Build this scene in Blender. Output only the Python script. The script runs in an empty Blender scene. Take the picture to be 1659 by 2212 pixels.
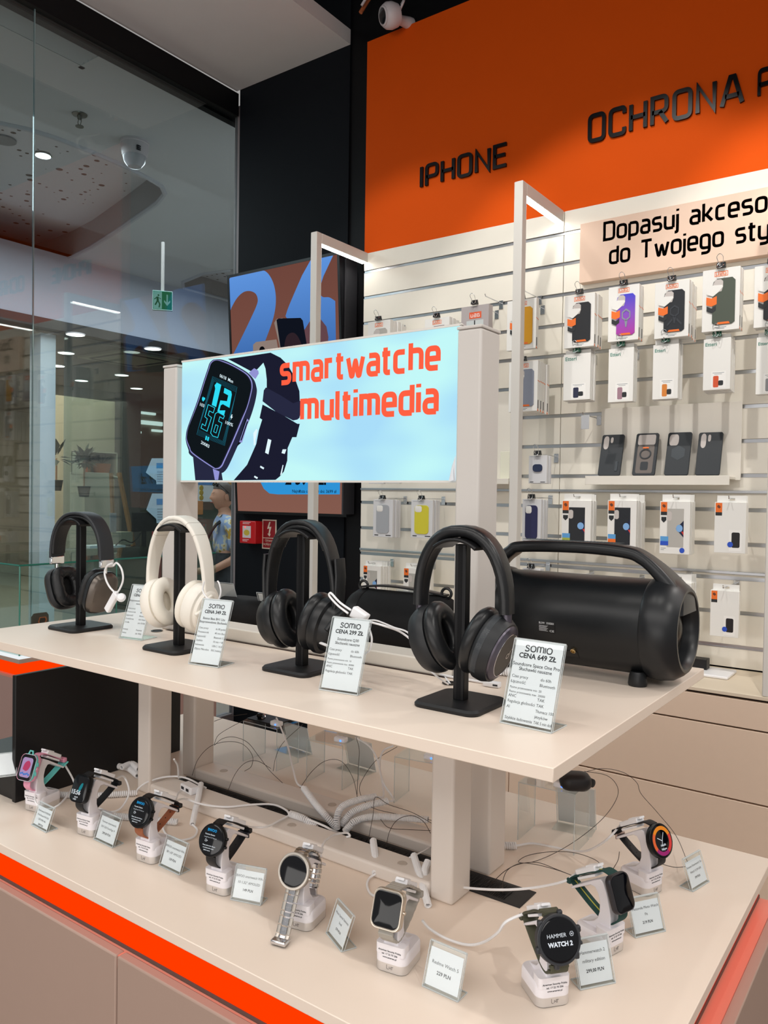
import bpy, bmesh, math, random
from mathutils import Vector, Matrix
random.seed(7)
V = Vector
SC = bpy.context.scene
COL = SC.collection
PI = math.pi

# ------------------------------------------------------------------ camera, world, lights, exposure
FPX, YAW, PIT, ROL, CZ = 1698.537, .625389, -.0202448, -.0143799, 1.465
_f = V((-math.sin(YAW)*math.cos(PIT), math.cos(YAW)*math.cos(PIT), math.sin(PIT)))
_r = V((math.cos(YAW), math.sin(YAW), 0.0))
_d = _f.cross(_r)
_c, _s = math.cos(ROL), math.sin(ROL)
CR, CD, CF = _c*_r + _s*_d, -_s*_r + _c*_d, _f          # camera right, down, forward in the world
cam = bpy.data.cameras.new('camera')
cam.sensor_fit = 'HORIZONTAL'; cam.sensor_width = 36.0
cam.lens = FPX/1659.0*36.0
cam.clip_start = 0.05; cam.clip_end = 100
cam_o = bpy.data.objects.new('camera', cam); COL.objects.link(cam_o)
m = Matrix.Identity(4)
for i in range(3):
    m[i][0], m[i][1], m[i][2] = CR[i], -CD[i], -CF[i]
m[2][3] = CZ
cam_o.matrix_world = m
SC.camera = cam_o
SC.view_settings.view_transform = 'Standard'
SC.view_settings.look = 'None'
SC.view_settings.gamma = 1.0
SC.view_settings.use_curve_mapping = False
SC.view_settings.exposure = 0.07
SC.cycles.max_bounces = 10
SC.cycles.transparent_max_bounces = 24
SC.cycles.caustics_reflective = False
SC.cycles.caustics_refractive = False
SC.cycles.sample_clamp_indirect = 4.0
w = bpy.data.worlds.new('world'); SC.world = w; w.use_nodes = True
w.node_tree.nodes['Background'].inputs[0].default_value = (1.0, .97, .95, 1)
w.node_tree.nodes['Background'].inputs[1].default_value = .32

def spot(x, y, z, tx, ty, tz, power, deg=50, blend=.35, rad=.035, col=(1, .96, .91)):
    l = bpy.data.lights.new('track_spot', 'SPOT'); l.energy = power; l.color = col
    l.spot_size = math.radians(deg); l.spot_blend = blend; l.shadow_soft_size = rad
    o = bpy.data.objects.new('track_spot', l); COL.objects.link(o); o.location = (x, y, z)
    o.rotation_euler = (V((tx, ty, tz)) - V((x, y, z))).to_track_quat('-Z', 'Y').to_euler()
    return o
def area(x, y, z, tx, ty, tz, power, sx, sy, col=(1, .96, .92)):
    l = bpy.data.lights.new('fill_panel', 'AREA'); l.energy = power; l.color = col
    l.shape = 'RECTANGLE'; l.size = sx; l.size_y = sy
    o = bpy.data.objects.new('fill_panel', l); COL.objects.link(o); o.location = (x, y, z)
    o.rotation_euler = (V((tx, ty, tz)) - V((x, y, z))).to_track_quat('-Z', 'Y').to_euler()
    return o
for x, e in ((-2.6, 8), (-1.75, 17), (-.95, 20), (-.15, 28)): spot(x, .45, 3.75, x+.05, .95, .9, e, 62)
for x, e in ((-2.3, 56), (-1.2, 84), (-.1, 105)): spot(x, 1.7, 3.9, x, 3.44, 1.7, e, 62)
spot(.6, 2.6, 3.7, -.5, 1.35, 1.2, 34, 50)
spot(1.4, .3, 3.55, -.9, 1.05, 1.1, 62, 44, .4, .025)
spot(-2.3, .6, 3.7, -.6, 1.0, 1.1, 24, 46, .4, .025)
area(-1.3, .15, 2.9, -3.1, 1.7, 4.0, 9, .6, .6)  # added uplight that brightens the soffit, no real fitting
area(-.2, -1.1, 2.75, -.2, -1.1, 0, 76, 5.0, 1.7)  # added overhead fill behind the camera for table and slatwall
area(1.3, 2.1, 3.05, 1.3, 2.1, 0, 26, 2.2, 1.8)  # unseen fill added on the right for the side faces
area(-.4, -3.4, 1.1, -.5, 1.4, .95, 52, 5.0, 1.6)  # added upright fill, sends frontal light under the raised shelf
area(-5.6, 3.2, 3.85, -5.6, 3.2, 0, 270, 1.6, 8.0, (.97, .97, 1))  # added soft fill, brightens the corridor by floor bounce
area(-10, 5.0, 2.95, -10, 5.0, 0, 210, 3.5, 6.0, (1, .88, .72))  # added fill, lifts the opposite shop beyond its downlights

# ------------------------------------------------------------------ pixel rays of the 1659 x 2212 photograph
def ray(px, py): return CR*((px-829.5)/FPX) + CD*((py-1106)/FPX) + CF
def AX(px, py, x):
    d = ray(px, py); t = x/d.x; return V((x, d.y*t, CZ+d.z*t))
def AY(px, py, y):
    d = ray(px, py); t = y/d.y; return V((d.x*t, y, CZ+d.z*t))
def AZ(px, py, z):
    d = ray(px, py); t = (z-CZ)/d.z; return V((d.x*t, d.y*t, z))
def AD(px, py, depth): return V((0, 0, CZ)) + ray(px, py)*depth

# ------------------------------------------------------------------ materials
def lin(h):
    h = h.lstrip('#'); o = []
    for i in (0, 2, 4):
        c = int(h[i:i+2], 16)/255
        o.append(c/12.92 if c <= .04045 else ((c+.055)/1.055)**2.4)
    return (*o, 1)
_M = {}
def mat(name, col='#808080', rough=.5, metal=0.0, emit=None, es=1.0, trans=0.0, ior=1.45, alpha=1.0, coat=0.0, spec=.5, noise=0.0, nscale=60, bump=0.0):
    if name in _M: return _M[name]
    k = bpy.data.materials.new(name); k.use_nodes = True
    nt = k.node_tree; b = nt.nodes['Principled BSDF']; I = b.inputs
    I['Base Color'].default_value = lin(col); I['Roughness'].default_value = rough
    I['Metallic'].default_value = metal; I['IOR'].default_value = ior
    I['Specular IOR Level'].default_value = spec
    I['Transmission Weight'].default_value = trans; I['Alpha'].default_value = alpha
    I['Coat Weight'].default_value = coat
    if emit:
        I['Emission Color'].default_value = lin(emit); I['Emission Strength'].default_value = es
    if noise or bump:
        tc = nt.nodes.new('ShaderNodeTexCoord'); n = nt.nodes.new('ShaderNodeTexNoise')
        n.inputs['Scale'].default_value = nscale; n.inputs['Detail'].default_value = 4
        nt.links.new(tc.outputs['Object'], n.inputs['Vector'])
        if noise:
            mx = nt.nodes.new('ShaderNodeMix'); mx.data_type = 'RGBA'
            c = lin(col)
            mx.inputs['A'].default_value = tuple(x*(1-noise) for x in c[:3])+(1,)
            mx.inputs['B'].default_value = tuple(min(1, x*(1+noise)) for x in c[:3])+(1,)
            nt.links.new(n.outputs['Fac'], mx.inputs['Factor']); nt.links.new(mx.outputs['Result'], I['Base Color'])
        if bump:
            bp = nt.nodes.new('ShaderNodeBump'); bp.inputs['Strength'].default_value = bump; bp.inputs['Distance'].default_value = .002
            nt.links.new(n.outputs['Fac'], bp.inputs['Height']); nt.links.new(bp.outputs['Normal'], I['Normal'])
    _M[name] = k
    return k
def glow(name, col, s=1.0):
    """a surface that gives off its own light (screens, lit graphics, diffusers)"""
    if name in _M: return _M[name]
    k = bpy.data.materials.new(name); k.use_nodes = True; nt = k.node_tree
    for n in list(nt.nodes): nt.nodes.remove(n)
    e = nt.nodes.new('ShaderNodeEmission'); o = nt.nodes.new('ShaderNodeOutputMaterial')
    e.inputs[0].default_value = lin(col); e.inputs[1].default_value = s
    nt.links.new(e.outputs[0], o.inputs[0]); _M[name] = k
    return k
def clear(name, tint='#ffffff', refl=1.0, rough=0.0, ior=1.5):
    """thin clear sheet: straight transmission plus a Fresnel reflection"""
    if name in _M: return _M[name]
    k = bpy.data.materials.new(name); k.use_nodes = True; nt = k.node_tree
    for n in list(nt.nodes): nt.nodes.remove(n)
    t = nt.nodes.new('ShaderNodeBsdfTransparent'); g = nt.nodes.new('ShaderNodeBsdfGlossy')
    lw = nt.nodes.new('ShaderNodeLayerWeight'); pw = nt.nodes.new('ShaderNodeMath'); pw.operation = 'POWER'; pw.inputs[1].default_value = 5
    fr = nt.nodes.new('ShaderNodeMath'); fr.operation = 'MULTIPLY_ADD'; fr.inputs[1].default_value = .96; fr.inputs[2].default_value = .04
    nt.links.new(lw.outputs['Facing'], pw.inputs[0]); nt.links.new(pw.outputs[0], fr.inputs[0])
    mu = nt.nodes.new('ShaderNodeMath'); mu.operation = 'MULTIPLY'
    mx = nt.nodes.new('ShaderNodeMixShader'); o = nt.nodes.new('ShaderNodeOutputMaterial')
    t.inputs[0].default_value = lin(tint); g.inputs['Roughness'].default_value = rough
    mu.inputs[1].default_value = refl
    nt.links.new(fr.outputs[0], mu.inputs[0]); nt.links.new(mu.outputs[0], mx.inputs[0])
    nt.links.new(t.outputs[0], mx.inputs[1]); nt.links.new(g.outputs[0], mx.inputs[2])
    nt.links.new(mx.outputs[0], o.inputs[0]); _M[name] = k
    return k

# ------------------------------------------------------------------ mesh builder
def frame_from(n):
    n = n.normalized(); a = V((0, 0, 1)) if abs(n.z) < .9 else V((1, 0, 0))
    u = a.cross(n).normalized(); return u, n.cross(u)
def rrect(w, h, r, n=5, cx=0, cy=0):
    """rounded rectangle outline, counter-clockwise"""
    r = min(r, w/2-1e-5, h/2-1e-5); p = []
    for qx, qy, a0 in ((w/2-r, h/2-r, 0), (-w/2+r, h/2-r, 90), (-w/2+r, -h/2+r, 180), (w/2-r, -h/2+r, 270)):
        for i in range(n+1):
            a = math.radians(a0 + 90*i/n); p.append((cx+qx+r*math.cos(a), cy+qy+r*math.sin(a)))
    return p
def circle(r, n=24, cx=0, cy=0, ry=None):
    return [(cx+r*math.cos(2*PI*i/n), cy+(ry or r)*math.sin(2*PI*i/n)) for i in range(n)]
def catmull(pts, n=6, closed=False):
    P = [V(p) for p in pts]; out = []; L = len(P)
    for i in range(L if closed else L-1):
        p0 = P[(i-1) % L] if closed or i > 0 else P[0]*2-P[1]
        p1 = P[i]; p2 = P[(i+1) % L]
        p3 = P[(i+2) % L] if closed or i+2 < L else P[-1]*2-P[-2]
        for k in range(n):
            t = k/n
            out.append(.5*((2*p1)+(p2-p0)*t+(2*p0-5*p1+4*p2-p3)*t*t+(3*p1-p0-3*p2+p3)*t**3))
    if not closed: out.append(P[-1].copy())
    return out

class MB:
    def __init__(s): s.v = []; s.f = []; s.m = []; s.cur = 0; s.mats = []
    def use(s, m):
        if m not in s.mats: s.mats.append(m)
        s.cur = s.mats.index(m); return s
    def face(s, idx): s.f.append(tuple(idx)); s.m.append(s.cur)
    def add(s, vs): b = len(s.v); s.v += [V(p) for p in vs]; return b
    def poly(s, pts): b = s.add(pts); s.face(range(b, b+len(pts))); return s
    def box(s, a, b):
        x0, y0, z0 = (min(a[i], b[i]) for i in range(3)); x1, y1, z1 = (max(a[i], b[i]) for i in range(3))
        k = s.add([(x0,y0,z0),(x1,y0,z0),(x1,y1,z0),(x0,y1,z0),(x0,y0,z1),(x1,y0,z1),(x1,y1,z1),(x0,y1,z1)])
        for q in ((0,3,2,1),(4,5,6,7),(0,1,5,4),(1,2,6,5),(2,3,7,6),(3,0,4,7)): s.face([k+i for i in q])
        return s
    def bx(s, c, d): return s.box([c[i]-d[i]/2 for i in range(3)], [c[i]+d[i]/2 for i in range(3)])
    def loft(s, rings, caps=True, closed=False):
        n = len(rings[0]); bs = [s.add(r) for r in rings]
        for i in range(len(rings) if closed else len(rings)-1):
            a, b = bs[i], bs[(i+1) % len(rings)]
            for j in range(n):
                k = (j+1) % n; s.face((a+j, a+k, b+k, b+j))
        if caps and not closed:
            s.face([bs[0]+j for j in reversed(range(n))]); s.face([bs[-1]+j for j in range(n)])
        return s
    def prism(s, pts, o, u, v, d):
        """2-D outline (counter-clockwise in u,v) pushed along vector d from plane origin o"""
        o, u, v, d = V(o), V(u), V(v), V(d)
        a = [o+u*p[0]+v*p[1] for p in pts]
        if u.cross(v).dot(d) < 0: a.reverse()
        return s.loft([a, [p+d for p in a]])
    def flat(s, pts, o, u, v):
        o, u, v = V(o), V(u), V(v); return s.poly([o+u*p[0]+v*p[1] for p in pts])
    def tube(s, path, r, n=8, closed=False, caps=True):
        P = [V(p) for p in path]; L = len(P)
        rr = r if isinstance(r, (list, tuple)) else [r]*L
        rings = []; up = None
        for i in range(L):
            t = (P[(i+1) % L]-P[i-1]) if closed else (P[min(i+1, L-1)]-P[max(i-1, 0)])
            if t.length < 1e-9: t = V((0, 0, 1))
            t.normalize()
            if up is None: up, _ = frame_from(t)
            up = (up - t*up.dot(t))
            if up.length < 1e-6: up, _ = frame_from(t)
            up.normalize(); w = t.cross(up)
            rings.append([P[i]+(up*math.cos(2*PI*k/n)+w*math.sin(2*PI*k/n))*rr[i] for k in range(n)])
        return s.loft(rings, caps and not closed, closed)
    def lathe(s, prof, o=(0,0,0), ax=(0,0,1), n=24, sq=None):
        """profile (radius, height) turned about ax; sq = function(angle) scaling the radius"""
        o, ax = V(o), V(ax).normalized(); u, w = frame_from(ax); rings = []
        for r, h in prof:
            rings.append([o+ax*h+(u*math.cos(2*PI*k/n)+w*math.sin(2*PI*k/n))*max(r, 1e-5)*(sq(2*PI*k/n) if sq else 1) for k in range(n)])
        return s.loft(rings)
    def sweep(s, path, prof, ups=None, caps=True, closed=False):
        """outline prof (a along side axis, b along up axis) carried along path; ups gives the up axis per point"""
        P = [V(p) for p in path]; L = len(P); rings = []
        for i in range(L):
            t = ((P[(i+1) % L]-P[i-1]) if closed else (P[min(i+1, L-1)]-P[max(i-1, 0)])).normalized()
            up = V(ups[i] if isinstance(ups, list) else (ups or (0, 0, 1)))
            up = (up-t*up.dot(t)).normalized(); sd = t.cross(up)
            pr = prof[i] if isinstance(prof[0], list) else prof
            rings.append([P[i]+sd*a+up*b for a, b in pr])
        return s.loft(rings, caps, closed)
    def build(s, name, m=None, parent=None, smooth=35, bevel=0.0, seg=2, world=True):
        me = bpy.data.meshes.new(name)
        vs = s.v
        if parent is not None and world:
            iv = MAT[parent.name].inverted(); vs = [iv @ p for p in vs]
        me.from_pydata([tuple(p) for p in vs], [], s.f)
        ms = list(s.mats) if s.mats else []
        if m is not None and not ms: ms = [m]
        elif m is not None and s.mats: ms = s.mats
        for k in ms: me.materials.append(k)
        if s.mats: me.polygons.foreach_set('material_index', s.m)
        bm = bmesh.new(); bm.from_mesh(me)
        bmesh.ops.recalc_face_normals(bm, faces=[f for f in bm.faces]) if RECALC[0] else None
        bm.to_mesh(me); bm.free()
        if smooth:
            me.polygons.foreach_set('use_smooth', [True]*len(me.polygons))
            me.set_sharp_from_angle(angle=math.radians(smooth))
        me.update()
        o = bpy.data.objects.new(name, me); COL.objects.link(o)
        if bevel:
            b = o.modifiers.new('bevel', 'BEVEL'); b.width = bevel; b.segments = seg; b.limit_method = 'ANGLE'
            b.angle_limit = math.radians(40); b.harden_normals = False
        if parent is not None:
            o.parent = parent
            if parent.name in MAT: MAT[o.name] = MAT[parent.name]
        return o
RECALC = [True]
MAT = {}
def thing(name, label, cat, loc=(0, 0, 0), rz=0.0, group=None, rx=0.0, ry=0.0, mtx=None):
    """an Empty at the thing's base that parents its parts; builders give world or local points"""
    o = bpy.data.objects.new(name, None); COL.objects.link(o); o.empty_display_size = .02
    if mtx is None:
        mtx = Matrix.Translation(V(loc)) @ Matrix.Rotation(rz, 4, 'Z') @ Matrix.Rotation(ry, 4, 'Y') @ Matrix.Rotation(rx, 4, 'X')
    o.matrix_basis = mtx; MAT[o.name] = mtx.copy()
    o['label'] = label; o['category'] = cat
    if group: o['group'] = group
    return o
def tag(o, label, cat, group=None, kind=None):
    if label: o['label'] = label
    if cat: o['category'] = cat
    if group: o['group'] = group
    if kind: o['kind'] = kind
    return o
def struct(o): o['kind'] = 'structure'; return o
def dup(root, mtx, label=None, group=None, name=None):
    r = root.copy(); COL.objects.link(r); r.matrix_basis = mtx; MAT[r.name] = mtx.copy()
    if label: r['label'] = label
    if group: r['group'] = group
    for ch in list(root.children):
        c = ch.copy(); COL.objects.link(c); c.parent = r
        for g in list(ch.children):
            d = g.copy(); COL.objects.link(d); d.parent = c
    return r
def sub(child, part):
    """hang a finished part under another part"""
    child.parent = part; return child

# ------------------------------------------------------------------ lettering
FONTC = {}
def text_tris(s, bold=0.0):
    key = (s, bold)
    if key in FONTC: return FONTC[key]
    cu = bpy.data.curves.new('t', 'FONT'); cu.body = s; cu.size = 1.0; cu.resolution_u = 2
    cu.fill_mode = 'FRONT'; cu.offset = bold
    o = bpy.data.objects.new('t', cu); COL.objects.link(o)
    dg = bpy.context.evaluated_depsgraph_get(); ev = o.evaluated_get(dg); me = ev.to_mesh()
    vs = [(v.co.x, v.co.y) for v in me.vertices]; fs = [tuple(p.vertices) for p in me.polygons]
    ev.to_mesh_clear(); bpy.data.objects.remove(o); bpy.data.curves.remove(cu)
    w = max((a for a, b in vs), default=0); FONTC[key] = (vs, fs, w)
    return FONTC[key]
def write(mb, s, o, u, v, size, align='l', bold=0.0, width=None):
    """flat lettering with the baseline starting at o; u, v unit axes; size = font size; width = squeeze to this width"""
    vs, fs, w = text_tris(s, bold)
    if not vs: return mb
    kx = size if not width else width/max(w, 1e-6)
    o, u, v = V(o), V(u), V(v)
    x0 = {'l': 0, 'c': -w/2, 'r': -w}[align]
    b = mb.add([o+u*((x+x0)*kx)+v*(y*size) for x, y in vs])
    for f in fs: mb.face([b+i for i in f])
    return mb
GL = {
 'I': ([[(0,0),(0,7)]], 0), 'P': ([[(0,0),(0,7),(4,7),(4,3),(0,3)]], 4), 'H': ([[(0,0),(0,7)],[(4.2,0),(4.2,7)],[(0,3.5),(4.2,3.5)]], 4.2),
 'O': ([[(0,0),(4.4,0),(4.4,7),(0,7),'c']], 4.4), 'N': ([[(0,0),(0,7),'s',(4.4,0),'s',(4.4,7)]], 4.4), 'E': ([[(4,7),(0,7),'s',(0,0),'s',(4,0)],[(0,3.6),(3.6,3.6)]], 4),
 'C': ([[(4.2,5.4),(4.2,7),(0,7),(0,0),(4.2,0),(4.2,1.6)]], 4.2), 'R': ([[(0,0),(0,7),'s',(4,7),(4,3.1),(0,3.1)],[(2.2,3.1),(4.2,0)]], 4.2),
 'A': ([[(0,0),(2.1,7),'s',(3.1,7),'s',(5.2,0)],[(.8,2.2),(4.4,2.2)]], 5.2), 'D': ([[(0,0),'s',(0,7),'s',(4.3,7),(4.3,0),'c']], 4.3), 'T': ([[(0,7),(4.6,7)],[(2.3,0),(2.3,7)]], 4.6),
 's': ([[(3.3,5),(0,5),(0,2.6),(3.3,2.6),(3.3,0),(0,0)]], 3.3), 'm': ([[(0,0),(0,5),'s',(2.7,5),(2.7,0)],[(2.2,5),(5.4,5),(5.4,0)]], 5.4),
 'a': ([[(.2,5),(3.3,5),(3.3,0)],[(3.3,2.8),(0,2.8),(0,0),(3.3,0)]], 3.3), 'r': ([[(0,0),(0,5),'s',(2.1,5)]], 2.1), 't': ([[(.6,6.7),(.6,0),(2.2,0)],[(-.5,5),(2.2,5)]], 2.0),
 'w': ([[(0,5),(1.2,0),(1.7,0),(2.7,4.6),(3.7,0),(4.2,0),(5.4,5)]], 5.4), 'c': ([[(3.1,5),(0,5),(0,0),(3.1,0)]], 3.1), 'h': ([[(0,0),(0,7)],[(0,5),(3.4,5),(3.4,0)]], 3.4),
 'e': ([[(0,2.4),(3.4,2.4),'s',(3.4,5),(0,5),(0,0),(3.3,0)]], 3.4), 'u': ([[(0,5),(0,0),(3.4,0)],[(3.4,5),(3.4,0)]], 3.4), 'l': ([[(0,7),(0,0),(.8,0)]], .3), 'i': ([[(0,0),(0,5)],[(0,6.2),(0,7.1)]], 0),
 'd': ([[(3.4,7),(3.4,0)],[(3.4,0),(0,0),(0,5),(3.4,5)]], 3.4), 'o': ([[(0,0),(3.5,0),(3.5,5),(0,5),'c']], 3.5), 'p': ([[(0,-2),(0,5)],[(0,5),(3.4,5),(3.4,0),(0,0)]], 3.4),
 'j': ([[(0,5),(0,-2),(-1.1,-2)],[(0,6.2),(0,7.1)]], 0), 'k': ([[(0,0),(0,7)],[(0,2.5),(1.1,2.5),'s',(3.2,5)],[(1.1,2.5),(3.4,0)]], 3.4), 'g': ([[(3.4,0),(0,0),(0,5),(3.4,5),(3.4,-2),(.2,-2)]], 3.4),
 'n': ([[(0,0),(0,5)],[(0,5),(3.4,5),(3.4,0)]], 3.4), 'y': ([[(0,5),(0,0),(3.4,0)],[(3.4,5),(3.4,-2),(.3,-2)]], 3.4), 'ı': ([[(0,0),(0,5)]], 0), ' ': ([], 2.0),
 '2': ([[(0,7),(4,7),(4,3.6),(0,3.6),'s',(0,0),'s',(4,0)]], 4), '1': ([[(0,7),(1.6,7),'s',(1.6,0)]], 1.6), '5': ([[(4,7),(0,7),'s',(0,3.8),'s',(4,3.8),(4,0),(0,0)]], 4), '6': ([[(4,7),(0,7),(0,0),(4,0),(4,3.8),(0,3.8)]], 4),
}
def fillet(items, r):
    closed = 'c' in items; pts = []; sharp = []
    for it in items:
        if it == 'c': continue
        if it == 's': sharp[-1] = True; continue
        pts.append(V((it[0], it[1]))); sharp.append(False)
    out = []; n = len(pts)
    for i, p in enumerate(pts):
        if not closed and i in (0, n-1): out.append(p); continue
        a, b = pts[i-1]-p, pts[(i+1) % n]-p
        q = min(r, a.length*.5, b.length*.5)
        if sharp[i] or q < 1e-4: out.append(p); continue
        A, B = p+a.normalized()*q, p+b.normalized()*q
        for k in range(6):
            t = k/5; out.append(A*(1-t)**2+p*2*t*(1-t)+B*t*t)
    return out, closed
def strokes(mb, st, o, u, v, sc, wd, depth=0.0, r=1.3):
    """polyline strokes of width wd (glyph units) as flat or raised strips"""
    o, u, v = V(o), V(u), V(v); nrm = u.cross(v).normalized()
    for items in st:
        p, closed = fillet(items, r); n = len(p); L, R = [], []
        for i in range(n):
            a = p[i]-p[i-1] if (i > 0 or closed) else p[1]-p[0]
            b = p[(i+1) % n]-p[i] if (i < n-1 or closed) else p[n-1]-p[n-2]
            if a.length < 1e-6: a = b
            if b.length < 1e-6: b = a
            a = a.normalized(); b = b.normalized(); t = (a+b)
            t = t.normalized() if t.length > 1e-3 else a
            nn = V((-t.y, t.x)); k = wd/2/max(.45, nn.dot(V((-a.y, a.x))))
            L.append(p[i]+nn*k); R.append(p[i]-nn*k)
        f = lambda q, d: o+u*(q.x*sc)+v*(q.y*sc)+nrm*d
        m = n if closed else n-1
        for i in range(m):
            j = (i+1) % n
            if depth:
                mb.loft([[f(L[i],0), f(R[i],0), f(R[j],0), f(L[j],0)], [f(L[i],depth), f(R[i],depth), f(R[j],depth), f(L[j],depth)]])
            else: mb.poly([f(R[i],0), f(R[j],0), f(L[j],0), f(L[i],0)])
    return mb
def word_width(s, gap=2.0):
    return sum(GL[c][1]+gap for c in s)-gap
# ------------------------------------------------------------------ room shell
YS = 3.4376          # face of the slatwall
YB = 3.50            # black wall beside it
XG = -3.73           # glass shop front
YC = 3.012           # front of the wall cabinets and light gates
def PP(px, py, o, n):
    d = ray(px, py); o, n = V(o), V(n); t = (o-V((0, 0, CZ))).dot(n)/d.dot(n)
    return V((0, 0, CZ))+d*t
M_white = mat('white paint', '#e6e2e2', .6, noise=.02, nscale=8)
M_black = mat('black wall paint', '#0c1016', .7, spec=.2, bump=.05, nscale=200)
M_black2 = mat('deep black', '#08080b', .5, spec=.25)
M_orange = mat('orange wall paint', '#e25400', .8, noise=.03, nscale=5, spec=.25)
M_slat = mat('cream slat board', '#efeade', .5, noise=.015, nscale=20)
M_alu = mat('aluminium', '#b9bcc0', .28, 1.0)
M_chrome = mat('chrome', '#e6e7ea', .1, 1.0)
M_gate = mat('white powder coat', '#dedbd5', .45)
M_floor = mat('floor tile', '#9a8c82', .45, noise=.05, nscale=3)
M_glass = clear('shop front glass', '#dfe9ea', 1.9)
M_seal = mat('grey seal', '#8d8486', .5)

struct(MB().box((-13.5, -3, -.05), (4, 12.6, 0)).build('floor', M_floor))
struct(MB().box((-3.73, -3, 4.62), (4, 3.6, 4.7)).build('ceiling', M_black2))
# black wall: plain panel by the glass, deeper bay beside the slatwall
struct(MB().box((-3.69, YB, 0), (-2.808, YB+.1, 4.62)).build('wall_back', M_black))
struct(MB().box((-2.808, YB+.012, 0), (-2.60, YB+.112, 4.62)).build('wall_back_corner', M_black2))
struct(MB().box((-2.60, YS+.02, .0), (3.2, YS+.12, 2.789)).build('wall_right', M_black2))
struct(MB().box((-2.642, YS+.004, 2.789), (3.2, YS+.12, 3.938)).build('wall_orange', M_orange))
struct(MB().box((-2.642, YS+.03, 3.938), (3.2, YS+.12, 4.62)).build('wall_upper', M_black2))
struct(MB().box((-3.72, -3, 4.005), (-2.807, YB, 4.088)).build('ceiling_soffit', M_white))
# glass shop front with black head channel and grey end seal
gz = 3.848
struct(MB().box((XG-.006, 2.160, .06), (XG+.006, 3.515, gz)).build('window_1', M_glass))
struct(MB().box((XG-.006, -1.6, .06), (XG+.006, 2.154, gz)).build('window_2', M_glass))
struct(MB().box((XG-.03, -1.6, gz-.004), (XG+.03, 3.50, 3.985)).build('trim_1', M_black2, bevel=.003))
struct(MB().box((XG-.02, 3.515, .0), (XG+.035, 3.56, 3.92)).build('trim_2', M_seal, bevel=.003))
struct(MB().box((XG-.03, -1.6, 0), (XG+.03, 3.5, .06)).build('trim_3', M_seal))
struct(MB().box((XG-.004, 2.1545, .06), (XG+.004, 2.1595, gz)).build('trim_4', mat('glass edge', '#9fb9bd', .1, .3)))

# ------------------------------------------------------------------ slatwall
t = thing('slatwall', 'cream slatwall with aluminium grooves under the orange wall', 'wall panel', (-2.64, YS, .78))
GZ = [2.6884-.1398*n for n in range(14)]
mb = MB(); edges = [2.789]+[g for g in GZ if g > .8]+[.785]
for a, b in zip(edges[:-1], edges[1:]):
    top = a-(.007 if a != 2.789 else 0); bot = b+(.007 if b != .785 else 0)
    for x0, x1 in ((-2.64, -1.4815), (-1.4785, -.3315), (-.3285, .84), (.843, 2.0)):
        mb.box((x0, YS, bot), (x1, YS+.018, top))
mb.build('panel', M_slat, t, bevel=.0012)
mb = MB()
for g in GZ:
    if g > .8: mb.box((-2.64, YS+.006, g-.008), (2.0, YS+.02, g+.008)); mb.box((-2.64, YS-.001, g-.0085), (2.0, YS+.006, g-.0055))
mb.build('groove_trim', M_alu, t)
MB().box((-2.64, YS-.006, 1.4965), (2.0, YS+.006, 1.508)).build('hook_rail', M_alu, t, bevel=.001)
MB().box((-2.64, YS-.008, 1.1665), (2.0, YS+.004, 1.178)).build('hook_rail', M_alu, t, bevel=.001)

# lettering on the orange wall
M_letter = mat('black gloss acrylic', '#0a0a0e', .35, spec=.3)
def word(name, label, s, p0, p1, ptop, y, m, depth=.012, gap=2.0, wd=1.12, r=1.3, cat='lettering', cap=7.0):
    a, b, c = AY(*p0, y), AY(*p1, y), AY(*ptop, y)
    t = thing(name, label, cat, a)
    sx = (b.x-a.x)/(word_width(s, gap)+wd); sz = (c.z-a.z)/cap; x = a.x+wd/2*sx
    sc = sx
    for ch in s:
        st, wdt = GL[ch]
        if st:
            mb = MB(); strokes(mb, st, (x, y, a.z+wd/2*sz), (1, 0, 0), (0, 0, sz/sx), sc, wd, depth, r)
            mb.build('letter', m, t, smooth=0)
        x += (wdt+gap)*sx
    return t
word('wall_lettering', 'black raised word IPHONE on the orange wall', 'IPHONE', (909, 409), (1098.5, 361), (908, 367), YS+.004, M_letter)
word('wall_lettering', 'black raised words OCHRONA P on the orange wall, larger', 'OCHRONA', (1271, 313), (1609, 217), (1269, 260), YS+.004, M_letter)
tp = word('wall_lettering', 'black letter P at the right edge of the orange wall', 'P', (1637, 214), (1668, 206), (1636, 161), YS+.004, M_letter)

# pink header board
M_pink = mat('pale pink board', '#e7c9b4', .55, noise=.02, nscale=15)
a, b = AY(1253.5, 484, 3.395), AY(1258, 611, 3.395)
t = thing('header_board', 'pale pink header board reading Dopasuj akcesoria do Twojego stylu', 'sign', (a.x, 3.395, b.z))
MB().box((a.x, 3.395, b.z), (.55, YS-.001, a.z)).build('panel', M_pink, t, bevel=.002)
for s, p0, p1, pt in (('Dopasuj akceso', (1303, 521.5), (1659, 450), (1302.5, 484.5)), ('do Twojego sty', (1315.5, 572), (1664, 498), (1315, 535.5))):
    full = {'Dopasuj akceso': 'Dopasuj akcesoria', 'do Twojego sty': 'do Twojego stylu'}[s]
    q0, q1, qt = AY(*p0, 3.395), AY(*p1, 3.395), AY(*pt, 3.395)
    sx = (q1.x-q0.x)/(word_width(s, 1.7)+1.2); sz = (qt.z-q0.z)/7.2; x = q0.x+.5*sx
    for ch in full:
        st, wdt = GL[ch]
        if st:
            mb = MB(); strokes(mb, st, (x, 3.395, q0.z+.5*sz), (1, 0, 0), (0, 0, sz/sx), sx, 1.2, -.008, 1.4)
            mb.build('letter', M_letter, t, smooth=0)
        x += (wdt+1.7)*sx

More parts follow.
